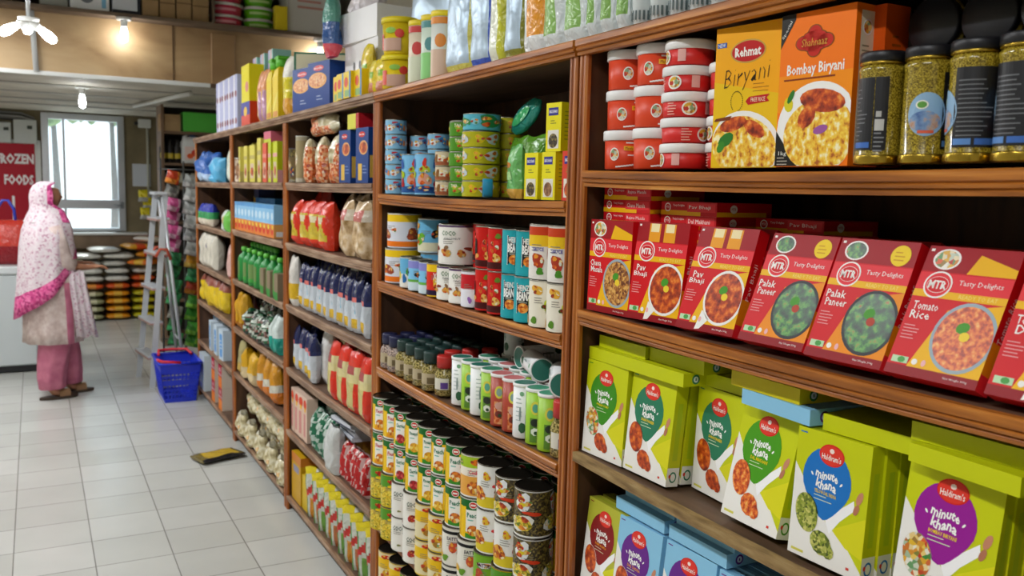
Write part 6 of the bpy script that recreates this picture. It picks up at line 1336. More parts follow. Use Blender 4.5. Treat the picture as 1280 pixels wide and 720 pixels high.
# cabinet beyond the shelving
cy = 8.95; cx0, cx1 = xu(202, cy, 1.8), 1.86
zt = zv(163, cx0, cy); zm = zv(203, cx0, cy); cw = cx1 - cx0
t = empty('wall_cabinet', (cx0, cy, 0)); tag(t, 'brown open cabinet behind the end of the shelving, holding a green box', 'cabinet')
CB = ramp_mat('cabinet_wood', 'noise', 4, [(.3, '5a4430'), (.7, '7d6146')], .6)
m = MB().box(0, .025, 0, .35, 0, 2.3, CB).box(cw - .025, cw, 0, .35, 0, 2.3, CB); m.obj('side_panel', t)
MB().box(.025, cw - .025, .33, .345, 0, 2.3, base('cabinet_back', '2c231b', .7)).obj('back_panel', t)
shl = [.1, .45, .85, 1.2, zv(233, cx0, cy), zm, zt]
for q in shl: MB().box(.0251, cw - .0251, .0, .329, q - .025, q, CB).obj('shelf_board', t)
a = xu(250, cy, 2.1); put1('green_box', MB().box(-.15, .17, -.1, .1, 0, zv(141, a, cy) - zt, C('5ac04a'), .004), (a, cy + .12, zt + .001), 'bright green box on the top shelf of the brown cabinet', 'box')
a = xu(204, cy - .2, 2.0); put1('brown_box', MB().box(-.09, .09, -.1, .1, 0, .155, ramp_mat('cardboard', 'noise', 6, [(.3, '8a6c46'), (.7, 'a88a60')], .8)), (xu(222, cy, 2.1) - .06, cy + .12, zt + .001), 'brown cardboard box left of the green box', 'box')
def dbot():
    m = MB(); m.lathe([(.03, .0004), (.034, .005), (.034, .14), (.012, .19), (.012, .22), (.001, .222)], T('1a1410'), 14); l = MB(); P = wrap(.034)
    Q = lambda u, v, o: ((.034 + o) * math.sin(u / .034), -(.034 + o) * math.cos(u / .034), v); l.rect(Q, -.03, .04, .03, .09, T('c8b02a'), .001, 6)
    return 'dark_bottle', [('bottle', m), ('paper_label', l)]
for i, u in enumerate((208, 215, 221)): put('dbot', dbot, (xu(u, cy + .08, 1.8), cy + .08, zm + .0005), 'dark bottle with yellow label in the cabinet, %s from left' % ORD[i], 'bottle', 'dark bottles in the brown cabinet')
def jug():
    m = MB(); m.loft([[(x * s, y * s, z_) for x, y in [(.11 * math.copysign(abs(math.cos(q)) ** .5, math.cos(q)), .06 * math.copysign(abs(math.sin(q)) ** .5, math.sin(q))) for q in [2 * math.pi * k / 20 for k in range(20)]]] for z_, s in ((.0005, .95), (.01, 1), (.2, 1), (.25, .7), (.255, .3))], T('e4e6e4'))
    m.tube([(.03, 0, .24), (-.03, 0, .285), (-.08, 0, .25), (-.09, 0, .18)], .012, T('e4e6e4'), 8)
    P = lambda u, v, o: (u, -.0605 - o, v); m.rect(P, -.08, .03, .08, .16, T('f0d8d0'), .0008); m.ell(P, .02, .1, .04, .035, T('d8402a'), .0014, 12); m.ell(P, -.03, .07, .03, .025, T('e8602a'), .0018, 10)
    c = MB(); c.lathe([(.025, .252), (.025, .275), (.001, .278)], T('3a5a8a'), 12); return 'oil_jug', [('jug', m), ('cap', c)]
put('jug', jug, (xu(234, cy + .1, 1.8) + .02, cy + .1, zm), 'white jug with red print and handle in the brown cabinet', 'jug')
for i in range(5):
    put('cabp', pouch(.1, .13, .08, lambda u, v: F('a8a490') if v > .3 else F('7a6a4a'), 90, crumple=.3), (cx0 + .1 + .11 * i, cy + .1, shl[4] + .0005), 'crinkled greyish packet on the lower cabinet shelf, %s from left' % ORD[i], 'packet', 'greyish packets on the lower cabinet shelf', (0, 0, R(90 + 8 * i)))
# stepladder
t = empty('stepladder', (.80, 7.3, 0)); FR = [((.755, 7.14), (xu(206, 7.22, 1.47), 7.22)), ((.70, 7.58), (xu(194, 7.5, 1.47), 7.5))]; tag(t, 'white aluminium stepladder standing beside the blue basket', 'stepladder')
LA = base('painted_aluminium', 'c9ced2', .35, .3)
nf, ff = (-.055, -.17), (-.075, .24)
for nm_, (x0, y0, z0), (x1, y1, z1_) in [('front_rail', (a[0] - .8, a[1] - 7.3, 0), (b_[0] - .8, b_[1] - 7.3, 1.47)) for a, b_ in FR]:
    mb = MB(); d = Vector((x1 - x0, y1 - y0, z1_ - z0)); 
    mb.loft([[(x0 + d.x * s + a, y0 + d.y * s + b_, z0 + d.z * s) for a, b_ in ((-.02, -.012), (.02, -.012), (.02, .012), (-.02, .012))] for s in (0, 1)], LA, False); mb.obj(nm_, t)
for k, s in enumerate((.16, .34, .52, .70, .88)):
    q0, q1 = [(a[0] + (b_[0] - a[0]) * s - .8, a[1] + (b_[1] - a[1]) * s - 7.3) for a, b_ in FR]; zz = 1.47 * s; mb = MB()
    for hw, za, zb_, mm in ((.045, zz - .006, zz + .006, LA), (.047, zz - .02, zz - .006, base('step_edge', 'a8857c', .5))):
        ring = [(q0[0] - hw, q0[1] - .005), (q0[0] + hw, q0[1] - .005), (q1[0] + hw, q1[1] + .005), (q1[0] - hw, q1[1] + .005)]
        mb.add([(x, y, z_) for z_ in (za, zb_) for x, y in ring], [(3, 2, 1, 0), (4, 5, 6, 7), (0, 1, 5, 4), (1, 2, 6, 5), (2, 3, 7, 6), (3, 0, 4, 7)], mm)
    mb.obj('step', t)
for y_ in (-.14, .20):
    MB().tube([(.2, y_, 0), (.06, y_ * .6, 1.46)], .013, LA, 8).obj('rear_rail', t)
MB().tube([(.167, -.125, .35), (.167, .17, .35)], .008, LA, 6).obj('rear_brace', t)
MB().box(-.0, .10, -.11, .22, 1.471, 1.495, base('ladder_cap', 'b8bcc0', .4), .006).obj('top_cap', t)
for y_ in (-.16, .1): MB().tube([(.0, y_ + .02, 1.0), (.03, y_ + .03, 1.06), (.08, y_ + .035, 1.06), (.11, y_ + .04, .98)], .012, T('b84a2c'), 6).obj('spreader', t)
# blue basket
t = empty('shopping_basket', (.884, 6.77, 0)); tag(t, 'blue plastic shopping basket with red handles on the floor', 'basket')
BLU = T('1c34c8'); BH = .285
def bw(s, z_): k = z_ / BH; return (.105 + .035 * k, .185 + .035 * k)
mb = MB()
# lattice walls: horizontal bars, vertical bars, solid bands
for z0_, z1_ in ((0, .03), (.055, .066), (.088, .099), (.125, .165), (.185, .196), (.215, .285)):
    a0, b0 = bw(0, z0_); a1, b1 = bw(0, z1_); th = .004
    for q in range(4):
        A_ = [(-1, -1), (1, -1), (1, 1), (-1, 1)][q]; B_ = [(-1, -1), (1, -1), (1, 1), (-1, 1)][(q + 1) % 4]
        o_ = [(A_[0] * a0, A_[1] * b0, z0_), (B_[0] * a0, B_[1] * b0, z0_), (B_[0] * a1, B_[1] * b1, z1_), (A_[0] * a1, A_[1] * b1, z1_)]
        i_ = [(x * .965, y * .98, z_) for x, y, z_ in o_]; mb.add(o_ + i_, [(0, 1, 2, 3), (7, 6, 5, 4), (3, 2, 6, 7), (0, 4, 5, 1)], BLU)
for q in range(4):
    A_ = Vector([(-1, -1), (1, -1), (1, 1), (-1, 1)][q]); B_ = Vector([(-1, -1), (1, -1), (1, 1), (-1, 1)][(q + 1) % 4]); n_ = 9 if q % 2 == 0 else 15
    for k in range(n_ + 1):
        c_ = A_.lerp(B_, k / n_); a0, b0 = bw(0, .02); a1, b1 = bw(0, .23); mb.tube([(c_.x * a0 * .985, c_.y * b0 * .985, .02), (c_.x * a1 * .985, c_.y * b1 * .985, .23)], .0045, BLU, 4, False)
mb.box(-.1, .1, -.18, .18, 0.0005, .008, BLU); mb.obj('basket_body', t)
mb = MB(); a1, b1 = bw(0, BH)
for q in range(4):
    A_ = [(-1, -1), (1, -1), (1, 1), (-1, 1)][q]; B_ = [(-1, -1), (1, -1), (1, 1), (-1, 1)][(q + 1) % 4]; mb.tube([(A_[0] * a1, A_[1] * b1, BH), (B_[0] * a1, B_[1] * b1, BH)], .010, BLU, 6)
mb.obj('rim', t)
RDH = T('c81c30')
for s in (-1, 1):
    MB().tube([(s * .135, -.05, BH + .008), (s * .138, -.17, BH + .02), (s * .12, -.215, BH + .02), (0, -.222, BH + .014 + .006 * s), ] if s < 0 else [(-.11, .1, BH + .012), (-.10, .2, BH + .03), (.0, .21, BH + .032), (.10, .2, BH + .03), (.12, .1, BH + .012)], .011, RDH, 8).obj('handle', t)
# dropped snack bag on the floor
t_ = pouch(.17, .26, .035, lambda u, v: F('1c1c22') if abs(u) > .36 else (F('b89a2a') if .15 < v < .85 else F('6a5a1a')), 95, crumple=.3)
_, prt = t_(); mm_ = prt[0][1]; mm_.v = [(y, z_ - .13, -x + .018) for x, y, z_ in mm_.v]
put1('snack_bag', mm_, (.885, 5.11, .002), 'flat yellow and black snack bag dropped on the floor tiles', 'snack bag', None, (0, 0, R(-72)))
# sacks against the back wall
def sack(c1, c2, L=.34, W=.46, Hh=.1, seed=0):
    def b():
        m = MB(); rr = random.Random(seed); n = 22; rg = []
        for k in range(13):
            t = k / 12 * 2 - 1; e = max(.0, 1 - abs(t) ** 4) ** .6
            rg.append([(t * L / 2, (W / 2) * (.82 + .18 * e) * math.copysign(abs(math.cos(a)) ** .6, math.cos(a)), Hh / 2 + (.06 + .94 * e) * Hh / 2 * math.sin(a) * (abs(math.cos(a)) * .3 + .7) * (1 + .05 * math.sin(7 * t + 3 * a + seed))) for a in [2 * math.pi * j / n for j in range(n)]])
        m.loft(rg, None, mats=lambda i, k: F(c2) if 4 <= i <= 7 else F(c1)); m.v = [(x, y, max(z_, .0008)) for x, y, z_ in m.v]
        return 'rice_sack', [('rice_sack', m)]
    return b
GS = 'rice and flour sacks piled under the window'
cols = [('cream', '9a9a72', 'c9c6a6', .54, 8), ('amber', 'd88a18', 'e0b040', .80, 8), ('yellow green', 'b8b020', 'e0c030', 1.085, 7), ('amber', 'd8961c', 'c8b050', 1.36, 6), ('cream', 'b9b595', 'd0ccb0', .25, 7), ('amber', 'd88a18', 'c05a20', -.04, 5)]
lift = {}
for ci, (nm_, c1, c2, x, n) in enumerate(cols):
    for k in range(n):
        kk = (nm_, c1, c2)
        if 4 <= k and ci in (0, 1, 2): kk = [('white', 'c8c6bc', 'd4d2c8'), ('orange', 'd0501c', 'd88a3a')][1 if (k == 4 or (k == 5 and ci == 2)) else 0]; kk = (kk[0], kk[1], kk[2])
        hz = .088
        put('sk' + kk[1] + kk[2], sack(kk[1], kk[2], .262, .44, .0858, ci), (x + .004 * ((k * 5 + ci) % 3 - 1), 11.02 + .02 * ((k * 3 + ci) % 3), .0005 + k * .0862), '%s sack in the %s column of the pile under the window, %s up' % (kk[0], ['second left', 'middle', 'right middle', 'far right', 'left', 'far left'][ci], ORD[k]), 'sack', GS, (0, 0, R(2 * ((k + ci) % 3) - 2)))
for i, (x, y, z_, c1, c2, w_) in enumerate([(1.08, 10.9, .615, 'd8701c', 'e0b03a', 'orange'), (1.14, 11.0, .70, 'd8901c', 'c84020', 'orange'), (1.02, 11.02, .785, 'e0a028', 'd84a1c', 'orange'), (1.2, 10.98, .87, 'c8b8a0', 'd8481c', 'speckled')]):
    put('sk' + c1 + c2, sack(c1, c2, .3, .4, .0905, i), (x, y, z_), '%s bag on top of the sack pile behind the ladder, %s up' % (w_, ORD[i]), 'sack', 'orange bags topping the sack pile', (0, 0, R(20 * i - 30)))
for i, (x, z_, rz) in enumerate([(.50, .692, 4), (.86, .692, -4), (.68, .762, 3)]):
    put('skc8c6bcd4d2c8', sack('c8c6bc', 'd4d2c8', .36, .42, .0905, 9), (x, 10.98, z_ + .002), 'white sack slumped across the top of the pile, %s' % ['left', 'right', 'uppermost'][i], 'sack', 'white sacks topping the pile', (0, 0, R(rz)), (1.25, 1, .85))
put1('upright_pack', MB().box(-.1, .1, -.08, .08, 0, .13, F('b8b08c'), .01), (.36, 11.0, .605), 'upright greenish cream pack left of the slumped sacks', 'pack')
# hanging packets past the end of the shelving
t = empty('display_rack', (1.11, 7.78, 0)); tag(t, 'wire rack with hanging packets beyond the shelf end', 'rack')
RK = base('rack_wire', '6a6c6c', .4, .8)
for x in (-.18, .0, .18): MB().tube([(x, .1, 0), (x, .1, 1.75)], .008, RK, 6).obj('rack_post', t)
for q in (.25, .6, .95, 1.3, 1.68): MB().tube([(-.2, .1, q), (.2, .1, q)], .006, RK, 6).obj('rack_bar', t)
MB().box(-.22, .22, -.05, .15, 0, .02, RK).obj('rack_base', t)
hang = []
rr = random.Random(4)
def hp(c1, c2, seed): return pouch(.118, .108, .075, lambda u, v: F(c1) if (v > .35) ^ (u > .2) else F(c2), seed, crumple=.22)
HK = {'pink': ('c8508a', 'e0b0c4'), 'silver': ('a8aca8', 'd0d0cc'), 'green': ('1f6a3a', '3a9a5a'), 'lime': ('3a8a2a', '7ab83a'), 'amber': ('c88a1a', 'd8b04a'), 'orange': ('c8401c', 'e08a2a'), 'grey': ('6a6a64', '9a9a90')}
spec = []
for k in range(13):
    z_ = 1.56 - k * .112
    A_ = 'orange' if k == 0 else 'grey' if k == 1 else 'pink' if k < 6 else 'green' if k < 10 else 'grey' if k < 11 else 'green'
    B_ = 'silver' if k < 6 else ('amber' if k == 6 else 'green' if k == 7 else 'orange' if k == 8 else 'lime')
    spec += [(-.115, z_, A_, 'left'), (.03, z_ - .03, B_, 'middle'), (.165, z_, ['silver', 'pink'][k % 2] if k < 7 else 'lime', 'right')]
cnt = {}
for x, z_, kd, st in spec:
    c1, c2 = HK[kd]; cnt[(kd, st)] = cnt.get((kd, st), 0) + 1
    put('hp' + kd, hp(c1, c2, 7), (1.11 + x, 7.78 + .0, z_), '%s packet hanging in the %s strip of the wire rack, %s down' % (kd, st, ORD[cnt[(kd, st)] - 1]), 'packet', 'packets hanging on the wire rack', (R(14), R(6 * ((cnt[(kd, st)] * 3) % 3 - 1)), R(75 + 12 * ((cnt[(kd, st)] * 7) % 4))), lean=True)
for i, (u, v) in enumerate([(181, 240), (187, 250), (183, 262)]):
    a = xu(u, 7.9, 1.5); put('hy', hp('d8c81a', 'a8a8a0', 8), (a, 11.36, zv(v, xu(u, 11.36, 1.5), 11.36) - .1) if False else (xu(u, 11.37, 1.4), 11.37, zv(v + 12, xu(u, 11.37, 1.4), 11.37)), 'yellow and silver packet hanging on the back wall, %s' % ['top', 'middle', 'bottom'][i], 'packet', 'yellow packets on the back wall', (0, 0, R(90)), (1, 1.3, 1.3))
# loft goods
lz = ZL1 + .0305
def lx(u): return xu(u, YL - .05, 3.0)
def lb(u0, u1, v0, name, col, label, dark=False, dy=0, sub=None, hh=None, grp=None, dd=.3):
    a, b_ = lx(u0), lx(u1); h = hh or max(.05, zv(v0, a, YL - .1) - lz)
    m = MB().box(-(b_ - a) / 2 + .002, (b_ - a) / 2 - .002, 0, dd, 0, h, col, .004)
    P = lambda u, v, o: (u, -o, v)
    if sub: sub(m, P, b_ - a, h)
    return put1(name, m, ((a + b_) / 2, YL - .1 + dy, lz), label, 'box', grp)
CARD = ramp_mat('cardboard', 'noise', 6, [(.3, '8a6c46'), (.7, 'a88a60')], .8)
WB = base('white_card', 'd6d8da', .5)
lb(86, 136, 10, 'white_box', WB, 'white printed box on the loft, left', sub=lambda m, P, w_, h: (m.ell(P, -.02, h * .4, .05, h * .2, C('6a7078'), .0005), m.rect(P, .08, h * .1, .11, h * .7, C('7ab0d0'), .0006), m.rect(P, -w_ * .4, h * .75, w_ * .4, h * .9, C('d89098'), .0005)), hh=.26, grp='white boxes on the loft')
lb(139, 174, 0, 'white_box', base('white_card2', 'c8ccd4', .5), 'white box with black border on the loft', hh=.27, sub=lambda m, P, w_, h: (m.rect(P, -w_ / 2, 0, w_ / 2, .03, C('2a2c34'), .0004), m.rect(P, w_ / 2 - .02, 0, w_ / 2, h, C('2a2c34'), .0005)), grp='white boxes on the loft')
for i, (a, b_) in enumerate([(176, 197), (198, 218), (219, 238), (239, 260)]):
    lb(a, b_, 0, 'cardboard_box', CARD, 'brown cardboard box on the loft, %s from left' % ORD[i], hh=[.3, .27, .3, .28][i], sub=lambda m, P, w_, h: m.rect(P, -w_ / 2, h * .42, w_ / 2, h * .45, base('cardboard_seam', '6a5030', .8), .0004), grp='cardboard boxes on the loft')
struct('trim_7', MB().box(lx(263), lx(266), YL - .14, YL + .3, lz, lz + .45, ramp_mat('loft_post', 'noise', 4, [(.3, '5a4a3c'), (.7, '84705c')], .6)))
lb(48, 84, 6, 'grey_box', base('grey_card', '8f9088', .6), 'grey box at the left on the loft', hh=.2)
for ci, (u, n, c, w_) in enumerate([(287, 4, 'd8385a', 'pink'), (324, 4, '6ac81a', 'lime green')]):
    for k in range(n):
        def tub2(c=c):
            r = .145 if c[0] == 'd' else .118; m = MB(); m.lathe([(r * .82, .0004), (r * .86, .004), (r, .075)], T(c), 26); l = MB(); l.lathe([(r * 1.0, .0705), (r * 1.04, .073), (r * 1.04, .09), (r * .98, .095), (.001, .095)], T('e6e4e0'), 26)
            Q = curved(lambda u, v, o: ((r * .95 + o) * math.sin(u / r), -(r * .95 + o) * math.cos(u / r), v)); q = MB(); q.rect(Q, -.1, .03, .08, .05, T('f0a0b0' if c[0] == 'd' else 'c8e89a'), .004, 12); return 'plastic_bowl', [('bowl', m), ('lid', l), ('paper_label', q)]
        put('tub2' + c, tub2, (lx(u), YL + .09, lz + .0955 * k), '%s bowl with white lid stacked on the loft, %s up' % (w_, ORD[k]), 'bowl', '%s lidded bowls on the loft' % w_)
lb(340, 356, 12, 'yellow_tin', base('yellow_tin', 'e0c81c', .35), 'yellow rounded tin before the white carton on the loft', hh=.19, dy=-.05, dd=.08)
lb(357, 420, 0, 'white_carton', base('white_card3', 'd4d2d0', .55), 'big white carton with red markings at the right of the loft', hh=.36, sub=lambda m, P, w_, h: (m.lines(P, -w_ * .3, h * .7, .3, 2, .05, .018, C('c89088'), .0006)))
# ------------------------------------------------------------------ bulbs
BULB = emit('lit_bulb', 'f6fbff', 60)
BL_SOCK = base('lamp_holder', 'd8d8d4', .4)
def bulb_lamp(loc, label, kind='down', heads=((0, 0),), drop=0.0):
    t = empty('light_bulb', loc); tag(t, label, 'lamp')
    if drop: MB().tube([(0, 0, 0), (0, 0, -drop)], .012, base('hanging_rod', 'c4c8c8', .4), 8).obj('hanging_rod', t)
    MB().lathe([(.05, -drop - .02), (.055, -drop), (.001, -drop + .001)], BL_SOCK, 16).obj('ceiling_rose', t)
    for rx, ry in heads:
        Mx = Euler((rx, ry, 0)).to_matrix()
        for nm_, prof, mat in (('lamp_holder', [(.018, 0), (.024, -.01), (.024, -.05), (.02, -.06)], BL_SOCK), ('bulb', [(.012, -.058), (.018, -.075), (.024, -.105), (.026, -.13), (.021, -.155), (.010, -.167), (.001, -.169)], BULB)):
            mb = MB().lathe(prof, mat, 16); mb.v = [tuple(Mx @ Vector(v) + Vector((0, 0, -drop - .01))) for v in mb.v]; hold = mb.obj(nm_, t if nm_ != 'bulb' else hold)
    return t
a = xu(155, YL - .14, 2.7); bulb_lamp((a, YL - .14, ZL1 - .002), 'lit bulb under the loft edge, against the plywood', heads=((0, 0),))
a = xu(103, 8.2, 2.2); bulb_lamp((a, 8.2, ZL0 - .003), 'lit bulb hanging from the low ceiling before the window')
a = xu(400, YL - .1, 2.7); bulb_lamp((a, YL - .1, ZL1 - .002), 'lit bulb under the loft edge above the shelving')
a = xu(33, 5.6, 2.75); zc = zv(22, a, 5.6); bulb_lamp((a, 5.6, ZC - .001), 'cluster of three lit bulbs on a hanging rod, upper left', heads=((0, R(58)), (0, R(-50)), (R(75), R(10))), drop=ZC - zc)
m = MB().tube([(1.18, 7.9, ZL0 - .03), (.9, 9.6, ZL0 - .03)], .02, base('pipe_pale', 'c8c6be', .5), 8); put1('ceiling_pipe', m, (0, 0, 0), 'pale pipe running under the low ceiling toward the window', 'pipe')
put1('wall_conduit', MB().tube([(0, 0, 0), (-.02, 0, .45)], .02, base('conduit_white', 'b8bab8', .5), 8), (xu(45, YL - .03, 2.4), YL - .025, ZL0 + .012), 'white conduit running up the plywood panel', 'conduit')
t = empty('tube_lamp', (-1.3, 9.4, 2.3)); tag(t, 'unseen white tube lamp added to brighten the low ceiling, far left', 'lamp')  # fitting of the added lamp, unseen, lights the low ceiling and sacks
MB().box(-.05, .05, -.62, .62, 0, .044, base('lamp_housing', 'e0e0dc', .4), .006).obj('housing', t); MB().lathe([(.013, -.6), (.013, .6)], emit('tube_glow', 'eef6ff', 6), 10, 0, -.02, axis='y').obj('tube', t)
for i, (tx, ty) in enumerate(TUBES):
    t = empty('tube_lamp', (tx, ty, TUBE_Z)); tag(t, 'white ceiling tube lamp over the aisle, %s from the entrance end' % ORD[i], 'lamp', 'tube lamps over the aisle')
    MB().box(-.05, .05, -.62, .62, 0, .045, base('lamp_housing', 'e0e0dc', .4), .006).obj('housing', t)
    MB().lathe([(.013, -.6), (.013, .6)], emit('tube_glow', 'eef6ff', 6), 10, 0, -.02, axis='y').obj('tube', t)
    for q in (-.5, .5): MB().tube([(0, q, .045), (0, q, ZC - TUBE_Z)], .006, STEEL, 6).obj('hanger', t)
# ================================================================== the woman in the pink shawl
SKIN = base('skin', 'a87558', .5); 
SHAWL = ramp_mat('shawl_print', 'cells', 85, [(.16, 'b8899e'), (.3, 'd3bcc6'), (.5, 'dcd2d5'), (.9, 'd6c9cf')], .85)
TUNIC = ramp_mat('tunic_print', 'noise', 26, [(.3, 'b9a29c'), (.5, 'cbb8b2'), (.7, 'd8cac4')], .85)
PINK = ramp_mat('pink_cloth', 'noise', 14, [(.3, 'b5607c'), (.7, 'cf7d94')], .85)
HOT = ramp_mat('hot_pink_border', 'cells', 60, [(.2, 'a8286a'), (.5, 'dc4f92'), (.85, 'e87fae')], .8)
def skin_body():
    V = [(0, 0, .86), (0, 0, .98), (.0, 0, 1.10), (.005, 0, 1.21), (.0, 0, 1.30), (.015, 0, 1.345), (.02, 0, 1.385)]
    Rr = [.13, .115, .12, .125, .065, .045, .042]; E = [(0, 1), (1, 2), (2, 3), (3, 4), (4, 5), (5, 6)]
    def chain(root, pts):
        p = root
        for (v, r) in pts: V.append(v); Rr.append(r); E.append((p, len(V) - 1)); p = len(V) - 1
        return p
    # head
    chain(6, [((.03, 0, 1.43), .073), ((.025, 0, 1.485), .072), ((.02, 0, 1.515), .05)])
    # right arm reaching forward, left arm in front
    for s, pts in ((-1, [((0, -.14, 1.235), .046), ((.03, -.165, 1.10), .042), ((.06, -.17, .985), .036), ((.15, -.165, .955), .028), ((.215, -.15, .95), .021), ((.245, -.145, .95), .022)]),
                   (1, [((0, .14, 1.235), .046), ((.03, .165, 1.10), .042), ((.06, .17, .985), .036), ((.15, .14, .965), .028), ((.205, .1, .96), .021), ((.235, .09, .96), .022)])):
        p = chain(3, pts); hx, hy, hz = V[p]
        for k in range(4):
            dy = (k - 1.5) * .018; L_ = [.062, .072, .068, .052][k]
            chain(p, [((hx + .035, hy + dy, hz + .004), .011), ((hx + .035 + L_ * .5, hy + dy * 1.1, hz + .004), .0085), ((hx + .035 + L_ * .9, hy + dy * 1.1, hz - .008), .0075), ((hx + .035 + L_ * 1.05, hy + dy * 1.1, hz - .022), .006)])
        chain(p, [((hx + .012, hy - s * .028, hz + .008), .011), ((hx + .038, hy - s * .044, hz + .01), .009), ((hx + .062, hy - s * .046, hz + .004), .007)])
    for s, kx, ax, ay in ((-1, .02, -.03, -.06), (1, .1, .12, .07)):
        chain(0, [((0, s * .085, .80), .095), ((kx * .6, s * .085, .64), .078), ((kx, s * .08, .46), .055), ((ax + .03, s * .075, .28), .048), ((ax, ay, .10), .032), ((ax + .02, ay, .052), .033), ((ax + .09, ay * 1.05, .04), .03), ((ax + .14, ay * 1.08, .034), .024)])
    me = bpy.data.meshes.new('sk'); me.from_pydata(V, E, []); o = bpy.data.objects.new('sk', me); COL.objects.link(o)
    md = o.modifiers.new('s', 'SKIN'); sv = me.skin_vertices[0].data
    for i, r in enumerate(Rr): sv[i].radius = (r, r); sv[i].use_root = (i == 0)
    sb = o.modifiers.new('d', 'SUBSURF'); sb.levels = 2
    dg = bpy.context.evaluated_depsgraph_get(); dg.update(); ev = o.evaluated_get(dg); m2 = bpy.data.meshes.new_from_object(ev)
    bpy.data.objects.remove(o); m2.name = 'person'
    m2.materials.clear(); m2.materials.append(SKIN)
    for p in m2.polygons: p.use_smooth = True; p.material_index = 0
    # face: nose, brow, chin pulled out of the head on the +x side
    for v in m2.vertices:
        x, y, z = v.co
        if z > 1.37 and x > .05:
            v.co.x += .018 * math.exp(-(y / .011) ** 2 - ((z - 1.447) / .014) ** 2) + .006 * math.exp(-(y / .02) ** 2 - ((z - 1.418) / .010) ** 2) + .010 * math.exp(-(y / .022) ** 2 - ((z - 1.392) / .016) ** 2)
            v.co.x -= .006 * math.exp(-((abs(y) - .025) / .012) ** 2 - ((z - 1.466) / .010) ** 2)
        if 1.37 < z: v.co.y *= .88
    return m2
px, py = .075, 7.08
pb_ = bpy.data.objects.new('person', skin_body()); COL.objects.link(pb_)
pb_.location = (px, py, 0); pb_.rotation_euler = (0, 0, R(14))
tag(pb_, 'woman in a patterned pink shawl and pink trousers reaching toward the sacks', 'person')
def cring(z, cx, cy, a, b, fold=0.0, nf=9, ph=0.0, n=40, zf=None):
    out = []
    for k in range(n):
        q = 2 * math.pi * k / n; f = 1 + fold * math.sin(nf * q + ph) + fold * .5 * math.sin((nf * 2 + 1) * q + ph * 2)
        out.append((cx + a * f * math.cos(q), cy + b * f * math.sin(q), zf(q) if zf else z))
    return out
# trousers
for s, kx, ax, ay in ((-1, .02, -.03, -.06), (1, .1, .12, .07)):
    m = MB(); m.loft([cring(.84, 0, s * .075, .125, .09, .02), cring(.7, kx * .5, s * .08, .12, .1, .03, 7), cring(.5, kx * .9, s * .08, .105, .095, .05, 7, 1), cring(.3, ax * .6 + kx * .4, s * .075, .10, .09, .06, 7, 2), cring(.16, ax + .01, ay, .092, .075, .06, 7, 2.6), cring(.085, ax + .012, ay, .088, .068, .05, 7, 3), cring(.075, ax + .012, ay, .075, .055, .05, 7, 3)], PINK); m.obj('trouser_leg', pb_)
    sh = MB(); SH = base('sandal_leather', '8a6846', .6); n = 20
    def sole(z, g): return [(ax + .055 + (.13 * g) * math.cos(q), ay * 1.03 + (.045 * g) * math.sin(q) * (1 + .15 * math.cos(q)), z) for q in [2 * math.pi * k / n for k in range(n)]]
    sh.loft([sole(.0005, .97), sole(.006, 1), sole(.018, 1), sole(.02, .97)], base('sandal_sole', '3a2c20', .7), False)
    sh.loft([[(ax + .085 + dx, ay * 1.03 + (.043 + e) * math.cos(q), .02 + (.05 + e) * max(0, math.sin(q))) for q in [math.pi * k / 12 for k in range(13)]] + [(ax + .085 + dx, ay * 1.03 + (.038 + e) * math.cos(q), .02 + (.044 + e) * max(0, math.sin(q))) for q in [math.pi * k / 12 for k in range(12, -1, -1)]] for dx, e in ((-.035, .004), (.0, 0), (.04, -.004))], SH, False)
    sh.obj('sandal', pb_)
# tunic with side slit
m = MB()
m.loft([cring(1.27, 0, 0, .10, .16, .01), cring(1.18, 0, 0, .15, .19, .01), cring(1.0, .01, 0, .16, .19, .02), cring(.85, .01, 0, .185, .21, .03, 9, .5), cring(.68, .02, 0, .185, .205, .035, 9, .8), cring(.5, .02, 0, .19, .21, .04, 9, 1), cring(.415, .02, 0, .195, .213, .045, 9, 1.2), cring(.413, .02, 0, .185, .203, .045, 9, 1.2)],
       None, mats=lambda i, k: PINK if (i >= 3 and k in (31, 32)) else TUNIC); m.obj('tunic', pb_)
# sleeve
for s in (-1, 1):
    e = [(0, s * .135, 1.235, .066), (.03, s * .165, 1.10, .062), (.06, s * .17, .985, .058), (.12, s * .166, .963, .05)]
    MB().tube([q[:3] for q in e], [q[3] for q in e], TUNIC, 16).obj('sleeve', pb_)
# hood over the head
def hood():
    m = MB(); rows = []; nt = 30; lay = [(1.555, .03, .028), (1.548, .058, .055), (1.525, .088, .082), (1.49, .105, .096), (1.45, .112, .1), (1.40, .112, .098), (1.355, .118, .108), (1.31, .135, .14), (1.27, .15, .17)]
    for z, a, b in lay:
        gap = R(25) if z > 1.53 else (R(84) if z > 1.37 else R(40))
        r_ = []
        for k in range(nt + 1):
            q = gap + (2 * math.pi - 2 * gap) * k / nt; f = 1 + .03 * math.sin(7 * q + z * 30)
            r_.append((.005 + a * f * math.cos(q), b * f * math.sin(q), z))
        rows.append(r_)
    W_ = nt + 1
    for off, flip in ((1.0, False), (.95, True)):
        vs = [(.005 + (x - .005) * off, y * off, z) for r_ in rows for x, y, z in r_]; fs = []; ml = []
        for i in range(len(rows) - 1):
            for k in range(nt):
                q = (i * W_ + k, i * W_ + k + 1, (i + 1) * W_ + k + 1, (i + 1) * W_ + k); fs.append(q[::-1] if flip else q); ml.append(HOT if k < 3 or k > nt - 4 else SHAWL)
        m.add(vs, fs, ml, True)
    return m
hood().obj('head_scarf', pb_)
